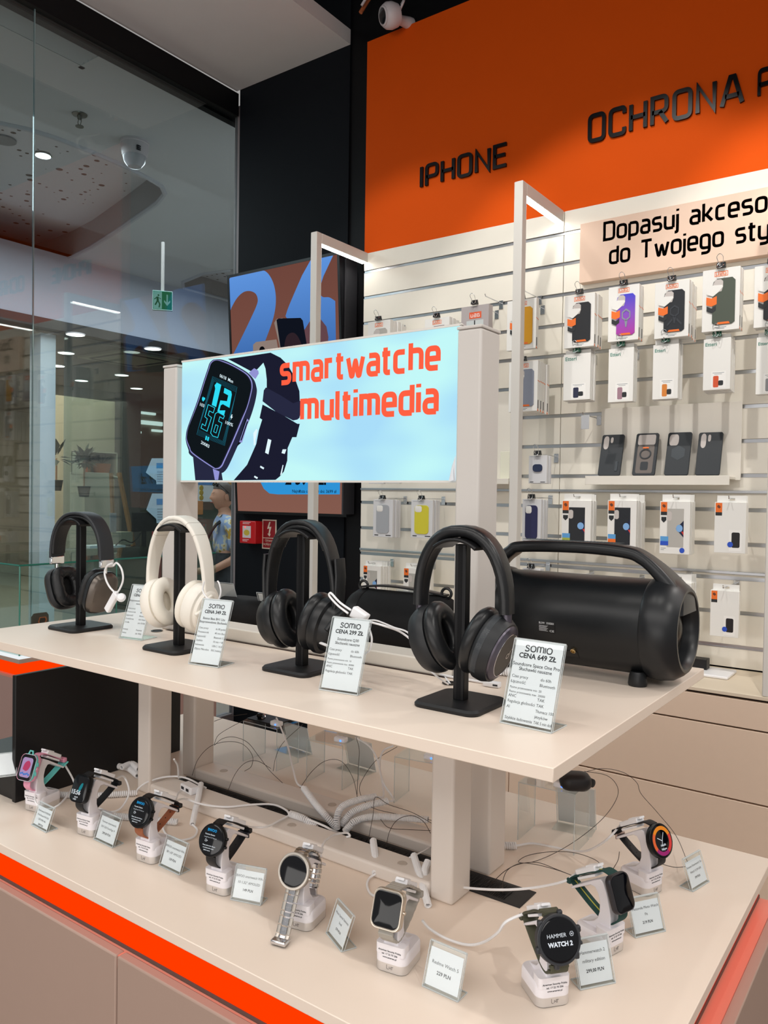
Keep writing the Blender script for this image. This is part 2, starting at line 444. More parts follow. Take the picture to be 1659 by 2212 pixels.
# light gates standing on the cabinets: post, arm back to the wall, lit diffuser under the arm
M_led = glow('lit diffuser', '#fffaf2', 15.0)
def gate(px, py, label, zt=None):
    f = AY(px, py, YC); x0 = f.x; zt = zt or f.z; w = .040
    t = thing('light_gate', label, 'light', (x0+w/2, YC+w/2, .78), group='white light gates in front of the slatwall')
    MB().box((x0, YC, .78), (x0+w, YC+w, zt)).build('post', M_gate, t, bevel=.003)
    MB().box((x0, YC+w, zt-.052), (x0+w, YS, zt)).build('arm', M_gate, t, bevel=.003)
    MB().box((x0+.004, YC+w+.004, zt-.055), (x0+w-.004, YS-.004, zt-.051)).build('diffuser', M_led, t)
    return t
gate(1111, 393, 'white light gate in front of the pink header board, right of the sign post')
gate(671.5, 502, 'white light gate in front of the tilted TV screen')
gate(1647, 1450, 'white light gate at the right edge of the photo beside hanging white packs', AY(1111, 393, YC).z)

# ------------------------------------------------------------------ wall cabinets under the slatwall
M_tan = mat('tan laminate', '#e8d0ba', .5, noise=.02, nscale=30)
M_cream = mat('cream laminate', '#e2d3bd', .42, noise=.015, nscale=12)
M_gap = mat('dark gap', '#2a1712', .7)
t = thing('wall_cabinet', 'tan drawer cabinet with cream worktop under the slatwall', 'cabinet', (-2.64, YC, 0))
zw = AY(1498, 1483, YC).z
zg = [AY(1659, 1519, YC).z, AY(1659, 1583.7, YC).z, AY(1659, 1744, YC).z, AY(1640, 1961, YC).z]
MB().box((-2.64, YC-.002, zg[0]+.006), (2.0, YS, zw)).build('worktop', M_cream, t, bevel=.002)
MB().box((-2.62, YC+.02, .02), (2.0, YS-.01, zg[0]+.006)).build('body', M_gap, t)
vs = [-2.64, AY(1098, 1710, YC).x, AY(1098, 1710, YC).x+1.15, 2.0]
zz = [zg[0]]+zg[1:]+[.06]
for i in range(len(zz)-1):
    for x0, x1 in zip(vs[:-1], vs[1:]):
        MB().box((x0+.002, YC, zz[i+1]+.003), (x1-.002, YC+.018, zz[i]-.003)).build('drawer_front', M_tan, t, bevel=.0015)
# ------------------------------------------------------------------ display table: counter, frames, raised shelf, lit sign
ZT, ZSH = .78, 1.15
M_top = mat('beige laminate', '#ecdccd', .38, noise=.012, nscale=10)
M_side = mat('taupe laminate', '#b79f91', .5, noise=.015, nscale=25)
M_panel = mat('taupe door laminate', '#a88f82', .5, noise=.015, nscale=25)
M_glow = glow('orange light strip', '#ff3a00', 1.0)
M_ledge = mat('satin ledge with painted glow', '#d98a77', .3)  # coral is the orange strip's reflection, put into the base colour
M_post = mat('greige powder coat', '#e3dad2', .45, bump=.02, nscale=600)
X0, X1, Y0, Y1 = -1.92, -.264, .795, 1.651
t = thing('display_table', 'beige retail display table with glowing orange strip and taupe doors', 'table', ((X0+X1)/2, (Y0+Y1)/2, 0))
MB().box((X0, Y0, ZT-.0178), (X1, Y1, ZT)).build('countertop', M_top, t, bevel=.0012)
zs0, zs1 = ZT-.0178, ZT-.0655
MB().box((X0+.02, Y0+.006, zs1), (X1-.018, Y1-.02, zs0)).build('light_strip', M_glow, t)
MB().box((X0+.02, Y0+.004, zs1-.006), (X1-.016, Y1-.02, zs1)).build('shadow_rail', mat('dark rail', '#5b4a44', .5), t)
zl = zs1-.006
MB().box((X0+.004, Y0-.014, zl-.02), (X1+.012, Y1-.02, zl)).build('ledge', M_ledge, t)
for x0, x1 in ((X0+.004, -1.0875), (-1.0845, X1+.012)):
    MB().box((x0, Y0-.018, .05), (x1, Y0-.0, zl+.0015)).build('door', M_panel, t, bevel=.003)
MB().box((X1+.010, Y0-.018, .05), (X1+.028, Y1-.02, zl+.0015)).build('side_panel', M_panel, t, bevel=.002)
MB().box((X1+.0281, Y0+.2, .05), (X1+.0285, Y0+.202, zl-.02)).build('panel_seam', M_gap, t)
MB().box((X0+.03, Y0+.02, .0), (X1-.02, Y1-.03, zl-.02)).build('body', M_side, t)

# H-frames under the raised shelf
FX0, FX1, PW, PD = -1.503, -.662, .045, .063
def frame(name, label, y0, z0, z1, rail=.026, caps=(), top=False):
    t = thing(name, label, 'frame', ((FX0+FX1)/2, y0+PD/2, z0))
    for xa in (FX0, FX1-PW):
        MB().box((xa, y0, z0), (xa+PW, y0+PD, z1)).build('post', M_post, t, bevel=.005, seg=3)
    MB().box((FX0+PW, y0, z0), (FX1-PW, y0+PD, z0+rail)).build('base_rail', M_post, t, bevel=.005, seg=3)
    for x in caps:
        MB().lathe([(.0, .0012), (.0085, .0012), (.0095, .0)], (x, y0+PD/2, z0+rail)).build('cover_cap', mat('cover cap', '#c0b5ab', .6), t)
    return t
cx = lambda px, py: AZ(px, py, ZT+.026).x
frame('support_frame', 'front greige support frame holding the raised shelf, nearer the watches', 1.127, ZT, ZSH-.0178, caps=[cx(625, 1785), cx(866, 1867)])
frame('support_frame', 'rear greige support frame holding the raised shelf, behind the cable slot', 1.257, ZT, ZSH-.0178, caps=[cx(486, 1664), cx(714, 1740)])
# brush cable plate in the counter slot
t = thing('cable_plate', 'black brush cable plate lying in the counter between the two frames', 'cable plate', (-1.0, 1.22, ZT))
MB().box((FX0+.02, 1.191, ZT), (-.569, 1.256, ZT+.0018)).build('plate', mat('black plastic', '#17171a', .45), t, bevel=.0005)
mb = MB(); M_bristle = mat('black bristle', '#0c0c0d', .6)
x = FX0+.06
while x < -.60:
    for k in range(2):
        a = random.uniform(-.006, .006); z = ZT+.0025+random.uniform(0, .003); y = 1.199 if k else 1.248
        mb.tube([(x, y, ZT+.002), (x+a*.5, 1.2235+(.006 if k else -.006), z), (x+a, 1.2235+(.012 if k else -.012), z+.001)], .0005, 3)
    x += .0035
tag(mb.build('bristles', M_bristle, t), None, None, kind='stuff')

# raised shelf
SX0, SX1, SY0, SY1 = -1.76, -.370, .858, 1.546
t = thing('raised_shelf', 'beige raised shelf board carrying the headphones on the display table', 'shelf', ((SX0+SX1)/2, (SY0+SY1)/2, ZSH-.0178))
MB().box((SX0, SY0, ZSH-.0178), (SX1, SY1, ZSH)).build('board', M_top, t, bevel=.0012)
for px, py in ((339, 1363.5), (972, 1477)):
    c = AZ(px, py, ZSH)
    mb = MB(); mb.lathe([(.012, .0), (.0135, .0018), (.0105, .0022), (.010, .0004), (0, .0004)], c, n=24)
    mb.build('cable_grommet', mat('dark grommet', '#1d1b18', .4), t)
MB().box((FX0+PW, 1.1685, ZSH), (FX1-PW, 1.1745, ZSH+.0006)).build('slot_line', M_gap, t)

# lit sign standing on the shelf
US = thing('lightbox_sign', 'lit sign box reading smartwatche multimedia between two greige posts', 'sign', ((FX0+FX1)/2, 1.21, ZSH))
UY = 1.1745; ux0 = AY(350, 1100, UY).x; ux1 = AY(1037, 900, UY).x
UZ = AY(1042.5, 699, UY).z; M_upost = mat('grey powder coat', '#cfcac5', .45, bump=.02, nscale=600)
for xa in (ux0, ux1-.047):
    MB().box((xa, UY, ZSH), (xa+.047, UY+.068, UZ-.0055)).build('post', M_upost, US, bevel=.004, seg=3)
    MB().box((xa-.001, UY-.001, UZ-.0055), (xa+.048, UY+.069, UZ)).build('post_cap', M_upost, US, bevel=.0015)
MB().box((ux0+.047, UY, ZSH), (ux1-.047, UY+.064, ZSH+.027)).build('base_rail', mat('cream rail', '#e2dcd2', .4), US, bevel=.003, seg=3)
SGY = 1.190
sl, sr = AY(386.5, 1036, SGY), AY(985.5, 706, SGY)
zb, zt = AY(683, 1039, SGY).z, AY(683, 744, SGY).z
M_fr = mat('sign frame', '#cfc8c6', .35)
MB().box((ux0+.047, SGY+.002, zb-.002), (ux1-.047, SGY+.045, zt+.002)).build('frame', M_fr, US, bevel=.001)
mb = MB()
for a, b in (((ux0+.047, SGY-.002, zb-.003), (ux1-.047, SGY+.004, zb+.001)), ((ux0+.047, SGY-.002, zt-.001), (ux1-.047, SGY+.004, zt+.003)), ((ux1-.0505, SGY-.002, zb), (ux1-.047, SGY+.004, zt))): mb.box(a, b)
mb.build('frame_edge', M_gate, US)
# lit fabric face: uneven glow of the tubes behind it
k = bpy.data.materials.new('lit fabric'); k.use_nodes = True; nt = k.node_tree
for n in list(nt.nodes): nt.nodes.remove(n)
em = nt.nodes.new('ShaderNodeEmission'); out = nt.nodes.new('ShaderNodeOutputMaterial')
tc = nt.nodes.new('ShaderNodeTexCoord'); nz = nt.nodes.new('ShaderNodeTexNoise'); rp = nt.nodes.new('ShaderNodeValToRGB')
nz.inputs['Scale'].default_value = 7; nz.inputs['Detail'].default_value = 1
mp = nt.nodes.new('ShaderNodeMapping'); mp.inputs['Scale'].default_value = (.6, 1, 1.4)
nt.links.new(tc.outputs['Object'], mp.inputs[0]); nt.links.new(mp.outputs[0], nz.inputs['Vector'])
rp.color_ramp.elements[0].position = .35; rp.color_ramp.elements[0].color = lin('#a6d9f4')
rp.color_ramp.elements[1].position = .62; rp.color_ramp.elements[1].color = lin('#bff3f3')
nt.links.new(nz.outputs['Fac'], rp.inputs[0]); nt.links.new(rp.outputs[0], em.inputs[0]); em.inputs[1].default_value = 1.0
nt.links.new(em.outputs[0], out.inputs[0]); M_fab = k
fx0, fx1 = ux0+.0475, ux1-.0508
MB().box((fx0, SGY, zb+.001), (fx1, SGY+.0019, zt-.001)).build('lit_face', M_fab, US)
LAY = [0]
def sg(pts, m, name, parent=US, lift=None, cm=0):
    """flat printed shape on the lit face, outlined in photo pixels"""
    LAY[0] += 1; y = SGY-.0002-.00006*LAY[0]
    P = [AY(380+px*.18083, 760+py*.18079, y) for px, py in pts]
    if cm: P = [AY(*q, y) for q in []] or catmull(P, 5, True)
    P = [V((min(max(p.x, fx0+.0005), fx1), y, min(max(p.z, zb+.0015), zt-.0015))) for p in P]
    mb = MB().poly(P); mb.build(name, m, parent, smooth=0); return y
G = lambda n, c, s=1.0: glow('print '+n, c, s)
g_navy, g_navy2, g_lav, g_blk, g_blk2 = G('navy', '#1b1c2e'), G('navy light', '#26283f'), G('lavender', '#8f90cf'), G('black', '#10161a'), G('black soft', '#182226')
g_cy, g_cy2, g_org, g_wht = G('cyan', '#2fd8f0'), G('cyan dim', '#1c6f86'), G('orange', '#fb5f41'), G('pale', '#dff4fb')
sg([(205,1260),(232,1535),(560,1535),(545,1440),(480,1400)], g_navy2, 'print_strap')
sg([(620,85),(900,45),(1130,10),(1250,70),(1330,150),(1390,250),(1430,340),(1475,470),(1480,590),(1400,640),(1250,570),(1085,430),(1085,330),(1070,200),(1045,130),(990,190),(930,250),(800,180)], g_navy, 'print_strap')
sg([(1050,460),(1075,425),(1250,520),(1400,615),(1500,580),(1520,610),(1475,790),(1450,810),(1400,820),(1200,720),(1035,590)], g_navy2, 'print_strap')
sg([(1035,630),(1300,770),(1450,860),(1480,860),(1440,1020),(1350,1020),(1000,790)], g_navy, 'print_strap')
sg([(1030,810),(1350,1000),(1395,1010),(1335,1150),(1330,1300),(1290,1430),(1240,1490),(1190,1530),(690,1535),(850,1350),(960,1100),(990,940)], g_navy, 'print_strap')
for q in ([(1100,1040),(1140,1055),(1105,1225),(1065,1205)], [(1010,1360),(1055,1385),(1045,1405),(1005,1380)], [(940,1480),(980,1500),(970,1520),(932,1497)], [(925,970),(960,920),(975,935),(950,1050),(950,1110),(930,1120)], [(1275,1165),(1320,1165),(1300,1220),(1262,1210)], [(1275,1350),(1285,1355),(1265,1460),(1245,1475)]):
    sg(q, g_wht, 'print_buckle')
body = [(400,140),(430,105),(470,90),(560,95),(690,150),(850,245),(930,330),(962,420),(965,500),(930,660),(860,860),(740,1120),(640,1340),(590,1420),(540,1450),(480,1440),(420,1400),(180,1240),(150,1170),(122,1080),(118,1010),(140,900),(250,600),(330,350),(380,200)]
sg(body, g_navy2, 'print_watch', cm=1)
sg([(935,195),(985,225),(990,260),(950,325),(905,290),(870,250)], g_lav, 'print_lug')
sg([(440,1395),(520,1430),(505,1530),(465,1530)], g_lav, 'print_lug')
rim = [(410,140),(440,108),(480,95),(560,110),(690,165),(840,255),(900,330),(915,400),(905,480),(860,650),(790,830),(680,1090),(590,1290),(550,1370),(500,1400),(430,1380),(200,1220),(160,1150),(128,1070),(125,1010),(150,900),(260,600),(340,350),(390,200)]
sg(rim, g_lav, 'print_rim', cm=1)
sg([(x+(6 if x < 500 else -12), y+(6 if y < 700 else -10)) for x, y in rim], g_navy, 'print_rim', cm=1)
sg([(x+(9 if x < 500 else -24), y+(12 if y < 700 else -20)) for x, y in rim], g_blk, 'print_screen', cm=1)
sg([(830,800),(870,815),(775,1090),(720,1140),(755,1060)], g_blk, 'print_button'); sg([(850,800),(872,815),(790,1085),(755,1080)], g_lav, 'print_button'); sg([(850,825),(862,835),(785,1060),(770,1060)], g_blk, 'print_button')
for q in ([(490,365),(542,395),(480,660),(428,635),(470,440),(462,400)], [(580,430),(660,470),(668,510),(640,670),(560,625),(535,640),(520,700),(590,700),(575,760),(495,710),(530,580),(610,590),(625,520),(570,490)]): sg(q, g_cy, 'print_digit')
def sgline(pts, wd, m, name):
    for a, b in zip(pts[:-1], pts[1:]):
        d = V((b[0]-a[0], b[1]-a[1])); n = V((-d.y, d.x)).normalized()*wd/2; e = d.normalized()*wd*.4
        sg([(a[0]+n.x-e.x, a[1]+n.y-e.y), (b[0]+n.x+e.x, b[1]+n.y+e.y), (b[0]-n.x+e.x, b[1]-n.y+e.y), (a[0]-n.x-e.x, a[1]-n.y-e.y)], m, name)
sgline([(385,630),(465,670),(445,730),(400,705),(385,755),(425,785),(372,950),(300,910),(315,860),(350,885),(375,800),(345,775),(385,630)], 7, g_cy, 'print_digit')
sgline([(500,720),(580,765),(565,800),(525,775),(510,830),(550,850),(500,1025),(440,1005),(415,970),(470,740),(500,720)], 7, g_cy, 'print_digit')
sgline([(475,870),(505,885),(480,970),(450,955),(475,870)], 6, g_cy, 'print_digit')
for i in range(5):
    k = i*14
    sgline([(455-k*.3,350-k),(720+k*.2,480-k),(560+k*.4,1070+k*.9),(265-k*.3,930+k),(455-k*.3,350-k)], 2.2, g_cy2, 'print_halo')
def sgtext(s, px, py, px2, py2, size, m, bold=.01):
    LAY[0] += 1; y = SGY-.0002-.00006*LAY[0]
    a, b = AY(380+px*.18083, 760+py*.18079, y), AY(380+px2*.18083, 760+py2*.18079, y)
    u = (b-a).normalized(); v = V((-u.z, 0, u.x)) if True else 0
    mb = MB(); write(mb, s, a, u, V((.26, 0, .966)), size, 'l', bold, (b-a).length); mb.build('print_text', m, US, smooth=0)
sgtext('06/18  Mon', 520, 300, 680, 375, .010, g_wht); sgtext('103', 278, 640, 335, 665, .010, g_wht); sgtext('100%', 580, 855, 678, 895, .010, g_wht); sgtext('20083', 295, 1095, 395, 1150, .010, g_wht)
sg([(312,550),(325,535),(335,548),(347,545),(350,565),(325,595),(312,575)], g_cy, 'print_icon'); sg([(665,748),(650,785),(662,788),(655,812),(680,775),(666,772),(678,752)], g_wht, 'print_icon')
sg([(358,1002),(372,1008),(365,1055),(348,1050)], g_cy, 'print_icon'); sg([(380,1015),(398,1020),(388,1068),(372,1058)], g_cy, 'print_icon')
def sgword(s, p0, p1, ptop, cap, gap, wd):
    y = SGY-.0002-.00006*(LAY[0]+4); a, b, c = AY(*p0, y), AY(*p1, y), AY(*ptop, y)
    sx = (b.x-a.x)/(word_width(s, gap)+wd); sz = (c.z-a.z)/cap; x = a.x+wd/2*sx
    mb = MB()
    for ch in s:
        st, wdt = GL[ch]; strokes(mb, st, (x, y, a.z+wd/2*sz), (1, 0, 0), (0, 0, sz/sx), sx, wd, 0, 1.3); x += (wdt+gap)*sx
    mb.build('print_word', g_org, US, smooth=0)
sgword('smartwatche', (604, 833), (951.5, 801), (603.5, 790), 5.9, 1.95, 1.5)
sgword('multimedia', (648, 912), (947.5, 891), (647.5, 864), 6.2, 1.95, 1.5)
mb = MB()
c = AY(976, 1020, SGY-.004)
mb.poly([c+V((-.006, 0, -.016)), c+V((.008, 0, -.016)), c+V((.008, -.001, .03)), c+V((.001, -.002, .01))]).poly([c+V((-.002, -.002, -.016)), c+V((.006, -.003, -.014)), c+V((.004, -.003, .008))])
mb.build('loose_fabric_corner', mat('white fabric', '#e9eef4', .7), US)
# ------------------------------------------------------------------ headphones on stands
M_std = mat('satin black metal', '#141416', .38, .3)
M_stdb = mat('textured black base', '#1a1b1d', .5, .2, bump=.12, nscale=900)
def hp_stand(name, label, c, rz=0.0):
    t = thing(name, label, 'headphone stand', (c[0], c[1], ZSH), rz, group='black headphone stands on the raised shelf')
    o = V((0, 0, 0))
    mb = MB(); ring = lambda k, z: [(x*k, y*k, z) for x, y in rrect(.110, .110, .016, 5)]
    mb.loft([ring(.985, 0), ring(1, .0015), ring(1, .005), ring(.95, .0085)])
    mb.build('base', M_stdb, t, world=False)
    mb = MB()
    mb.prism([(-.0095,-.0075),(.0095,-.0075),(.0095,.0075),(-.0095,.0075)], (0,0,.008), (1,0,0), (0,1,0), (0,0,.236))
    mb.build('column', M_std, t, bevel=.0012, world=False)
    MB().box((-.0035, -.0079, .009), (.0035, -.0074, .243)).build('column_groove', M_black2, t, world=False)
    path, ups = [], []
    for i in range(13):
        a = math.radians(-38+76*i/12); path.append((.058*math.sin(a), 0, .1935+.058*math.cos(a))); ups.append((math.sin(a), 0, math.cos(a)))
    MB().sweep(path, rrect(.058, .0055, .0026, 3), ups).build('saddle', M_std, t, world=False)
    return t
HC = [(-1.622, 1.058), (-1.262, 1.045), (-.945, 1.062), (-.598, 1.034)]
hp_stand('headphone_stand', 'black headphone stand at the left end holding the grey and black headphones', HC[0])
hp_stand('headphone_stand', 'black headphone stand holding the white headphones', HC[1])
hp_stand('headphone_stand', 'black headphone stand holding the all black headphones with gold logo', HC[2])
hp_stand('headphone_stand', 'black headphone stand holding the large headphones with purple grey cup rings', HC[3])

def arc_band(a, z0, zt, n=22, sq=2.35):
    """headband centre line in the xz plane: superellipse from (-a,z0) over (0,zt) to (a,z0)"""
    P = []
    for i in range(n+1):
        th = PI*(1-i/n); c, s = math.cos(th), math.sin(th)
        P.append(V((a*math.copysign(abs(c)**(2/sq), c), 0, z0+(zt-z0)*abs(s)**(2/sq))))
    return P
def band_ups(P):
    U = []
    for i in range(len(P)):
        d = (P[min(i+1, len(P)-1)]-P[max(i-1, 0)]).normalized(); U.append(V((-d.z, 0, d.x)))
    return U
class Cup:
    """local frame of one ear cup: A outward, Y across, Z up the cup"""
    def __init__(s, side, cx, cz, tilt, twist=0.0):
        tilt = math.radians(tilt); s.A = V((side*math.cos(tilt), math.sin(twist), -math.sin(tilt))).normalized()
        s.Z = V((side*math.sin(tilt), 0, math.cos(tilt))); s.Y = s.Z.cross(s.A).normalized(); s.Z = s.A.cross(s.Y).normalized(); s.o = V((side*cx, 0, cz)); s.side = side
    def ring(s, h, ry, rz, p=2.0, n=36, dz=0.0):
        R = []
        for i in range(n):
            a = 2*PI*i/n; c, q = math.cos(a), math.sin(a)
            R.append(s.o+s.A*h+s.Y*(ry*math.copysign(abs(c)**(2/p), c))+s.Z*(dz+rz*math.copysign(abs(q)**(2/p), q)))
        return R
    def pt(s, h, y, z): return s.o+s.A*h+s.Y*y+s.Z*z
def torus_cushion(cup, h0, h1, ry, rz, th, p=2.0, n=36, wr=0.0):
    """padded ring between depths h0 (skin side) and h1 (shell side)"""
    prof = []
    for i in range(14):
        a = 2*PI*i/14; prof.append((math.cos(a), math.sin(a)))
    rings = []
    hm, hh = (h0+h1)/2, (h1-h0)/2
    for u, w in prof:
        f = 1+u*th/max(ry, rz)
        rings.append(cup.ring(hm-w*hh, (ry-th)+th*u, (rz-th)+th*u, p, n))
    mb = MB(); mb.loft(rings, closed=True)
    if wr:
        for k, q in enumerate(mb.v):
            mb.v[k] = q+cup.A*wr*math.sin((k % n)*2.6+(k//n))
    return mb
M_leat = mat('black leather', '#1b1c1e', .42, bump=.25, nscale=350)
M_mblk = mat('matte black plastic', '#1d1f22', .45)
M_mesh = mat('black speaker cloth', '#070708', .85)
def logo_d(mb, o, u, v, s):
    strokes(mb, [[(0,0),(3,0),(3,3.4),(0,3.4),'c'], [(3,3),(3,5.6)], [(4.6,5.6),(4.6,6.8)]], o, u, v, s, .75, 0, 1.6)

# 1: flat black band, chrome ends, squarish gunmetal cups
t = thing('headphones', 'matte black headphones with chrome band ends and bronze grey square ear cups', 'headphones', (HC[0][0], HC[0][1], ZSH), math.radians(7))
P = arc_band(.083, .160, .2655); MB().sweep(P, rrect(.040, .0075, .003, 3), band_ups(P)).build('headband', mat('charcoal rubber', '#2c2f33', .5), t, world=False)
P2 = arc_band(.077, .170, .2575); MB().sweep(P2, rrect(.036, .008, .004, 3), band_ups(P2)).build('headband_pad', M_leat, t, world=False)
for sd in (-1, 1):
    mb = MB(); mb.bx((sd*.0825, 0, .154), (.010, .036, .018)); mb.build('band_end', M_chrome, t, bevel=.002, world=False)
    MB().tube([(sd*.082, 0, .147), (sd*.081, 0, .118)], .0022, 8).build('slider_rod', M_chrome, t, world=False)
    c = Cup(sd, .058, .090, 19)
    cup = MB().loft([c.ring(-.004, .037, .046, 3), c.ring(.003, .040, .050, 3), c.ring(.008, .040, .050, 3)]).build('ear_cup', M_mblk, t, world=False)
    pl = MB().loft([c.ring(.008, .038, .048, 3), c.ring(.017, .0365, .0465, 3), c.ring(.0225, .032, .042, 2.8), c.ring(.025, .022, .032, 2.5), c.ring(.0255, .002, .003, 2)]).build('outer_shell', mat('bronze grey shell', '#6a635d', .33, .75), cup, world=False)
    torus_cushion(c, -.026, -.004, .0385, .0485, .0135, 2.8, 40, .0011).build('ear_cushion', M_leat, cup, world=False)
    MB().loft([c.ring(-.008, .027, .036, 2.5), c.ring(-.007, .027, .036, 2.5)]).build('driver_cloth', M_mesh, cup, world=False)

# 2: white
M_ivory = mat('ivory plastic', '#efeae0', .38); M_ivory2 = mat('ivory leatherette', '#f0ebdf', .5, bump=.1, nscale=300)
t = thing('headphones', 'ivory white over-ear headphones with round padded cups', 'headphones', (HC[1][0], HC[1][1], ZSH), math.radians(5))
P = arc_band(.079, .110, .2650, sq=2.25)
wd = [[(a*(.62+.38*math.sin(PI*i/22)**.8), b) for a, b in rrect(.040, .010, .0045, 4)] for i in range(23)]
MB().sweep(P, wd, band_ups(P)).build('headband', M_ivory, t, world=False)
P2 = [p*1 for p in arc_band(.070, .16, .2585)][4:-4]; MB().sweep(P2, rrect(.034, .009, .0042, 4), band_ups(P2)).build('headband_pad', M_ivory2, t, world=False)
for sd in (-1, 1):
    for k in (6, 8):
        i = k if sd < 0 else 22-k
        q = [P[i]+band_ups(P)[i]*.0052]; u = (P[min(i+1, 22)]-P[i-1]).normalized()
        MB().sweep([P[i]-u*.0003, P[i]+u*.0003], [(a*1.01, b*1.06) for a, b in wd[i]], band_ups(P)[i]).build('hinge_seam', mat('warm grey seam', '#b9b2a6', .5), t, world=False)
    c = Cup(sd, .050, .090, 14)
    yk = MB(); path = [V((sd*.079, 0, .120)), V((sd*.0815, 0, .105)), c.pt(.033, -.004, .024), c.pt(.035, -.012, .004), c.pt(.030, -.030, -.010)]
    yk.sweep(catmull(path, 5), rrect(.022, .007, .003, 3), c.A); yk.build('yoke', M_ivory, t, world=False)
    cup = MB().loft([c.ring(-.006, .040, .048), c.ring(.002, .0425, .0505), c.ring(.014, .0425, .0505), c.ring(.020, .039, .047), c.ring(.0215, .034, .042), c.ring(.028, .032, .039), c.ring(.031, .027, .034), c.ring(.031, .002, .003)]).build('ear_cup', M_ivory, t, world=False)
    torus_cushion(c, -.027, -.005, .042, .050, .0150).build('ear_cushion', M_ivory2, cup, world=False)
    MB().loft([c.ring(-.010, .028, .036), c.ring(-.009, .028, .036)]).build('driver_cloth', mat('sand speaker cloth', '#cfc6b6', .9), cup, world=False)
    mb = MB()
    for i in range(9):
        for j in range(2): mb.lathe([(.0006, 0), (0, .0003)], c.pt(.0144, -.0425*.72+.003*j, -.032+.003*i), c.A, 6)
    mb.build('microphone_holes', mat('tan dots', '#a6977e', .6), cup, world=False)

# 3: all black with gold logo
M_blk = mat('soft black plastic', '#17181a', .36); M_blkl = mat('smooth black leather', '#1a1b1d', .33, bump=.08, nscale=250)
t = thing('headphones', 'all black over-ear headphones with small gold logo on the cup', 'headphones', (HC[2][0], HC[2][1], ZSH), math.radians(3))
P = arc_band(.076, .120, .2660, sq=2.35)
wd = [[(a*(.66+.34*math.sin(PI*i/22)), b) for a, b in rrect(.038, .010, .0045, 4)] for i in range(23)]
MB().sweep(P, wd, band_ups(P)).build('headband', M_blk, t, world=False)
P2 = arc_band(.067, .165, .2580)[4:-4]; MB().sweep(P2, rrect(.033, .010, .0045, 4), band_ups(P2)).build('headband_pad', M_blkl, t, world=False)
for sd in (-1, 1):
    path = [P[2 if sd < 0 else 20]+V((0, 0, .02)), P[1 if sd < 0 else 21], V((sd*.076, 0, .118))]
    MB().sweep([V((sd*.0805, 0, .205)), V((sd*.083, 0, .175)), V((sd*.082, 0, .135)), V((sd*.0785, 0, .112))], rrect(.028, .007, .0034, 4), V((sd, 0, .15))).build('slider_cover', M_blkl, t, world=False)
    c = Cup(sd, .048, .086, 15)
    yk = MB(); yk.sweep(catmull([V((sd*.077, 0, .122)), c.pt(.034, 0, .033), c.pt(.036, -.018, .024), c.pt(.034, -.033, .004)], 6), rrect(.020, .010, .0045, 4), c.A); yk.build('yoke', M_blk, t, world=False)
    cup = MB().loft([c.ring(-.006, .040, .050), c.ring(.002, .042, .053), c.ring(.011, .040, .051), c.ring(.014, .035, .044), c.ring(.030, .034, .042), c.ring(.035, .030, .038), c.ring(.036, .002, .003)]).build('ear_cup', M_blk, t, world=False)
    torus_cushion(c, -.032, -.004, .0435, .0540, .0165).build('ear_cushion', M_blkl, cup, world=False)
    MB().loft([c.ring(-.010, .029, .038), c.ring(-.009, .029, .038)]).build('driver_cloth', M_mesh, cup, world=False)
    mb = MB(); logo_d(mb, c.pt(.0366, .004*sd, -.006), c.Y*sd*1, c.Z, .0022); tag(mb.build('logo', mat('gold print', '#b59355', .35, .7), cup, world=False, smooth=0), 'gold logo', None)

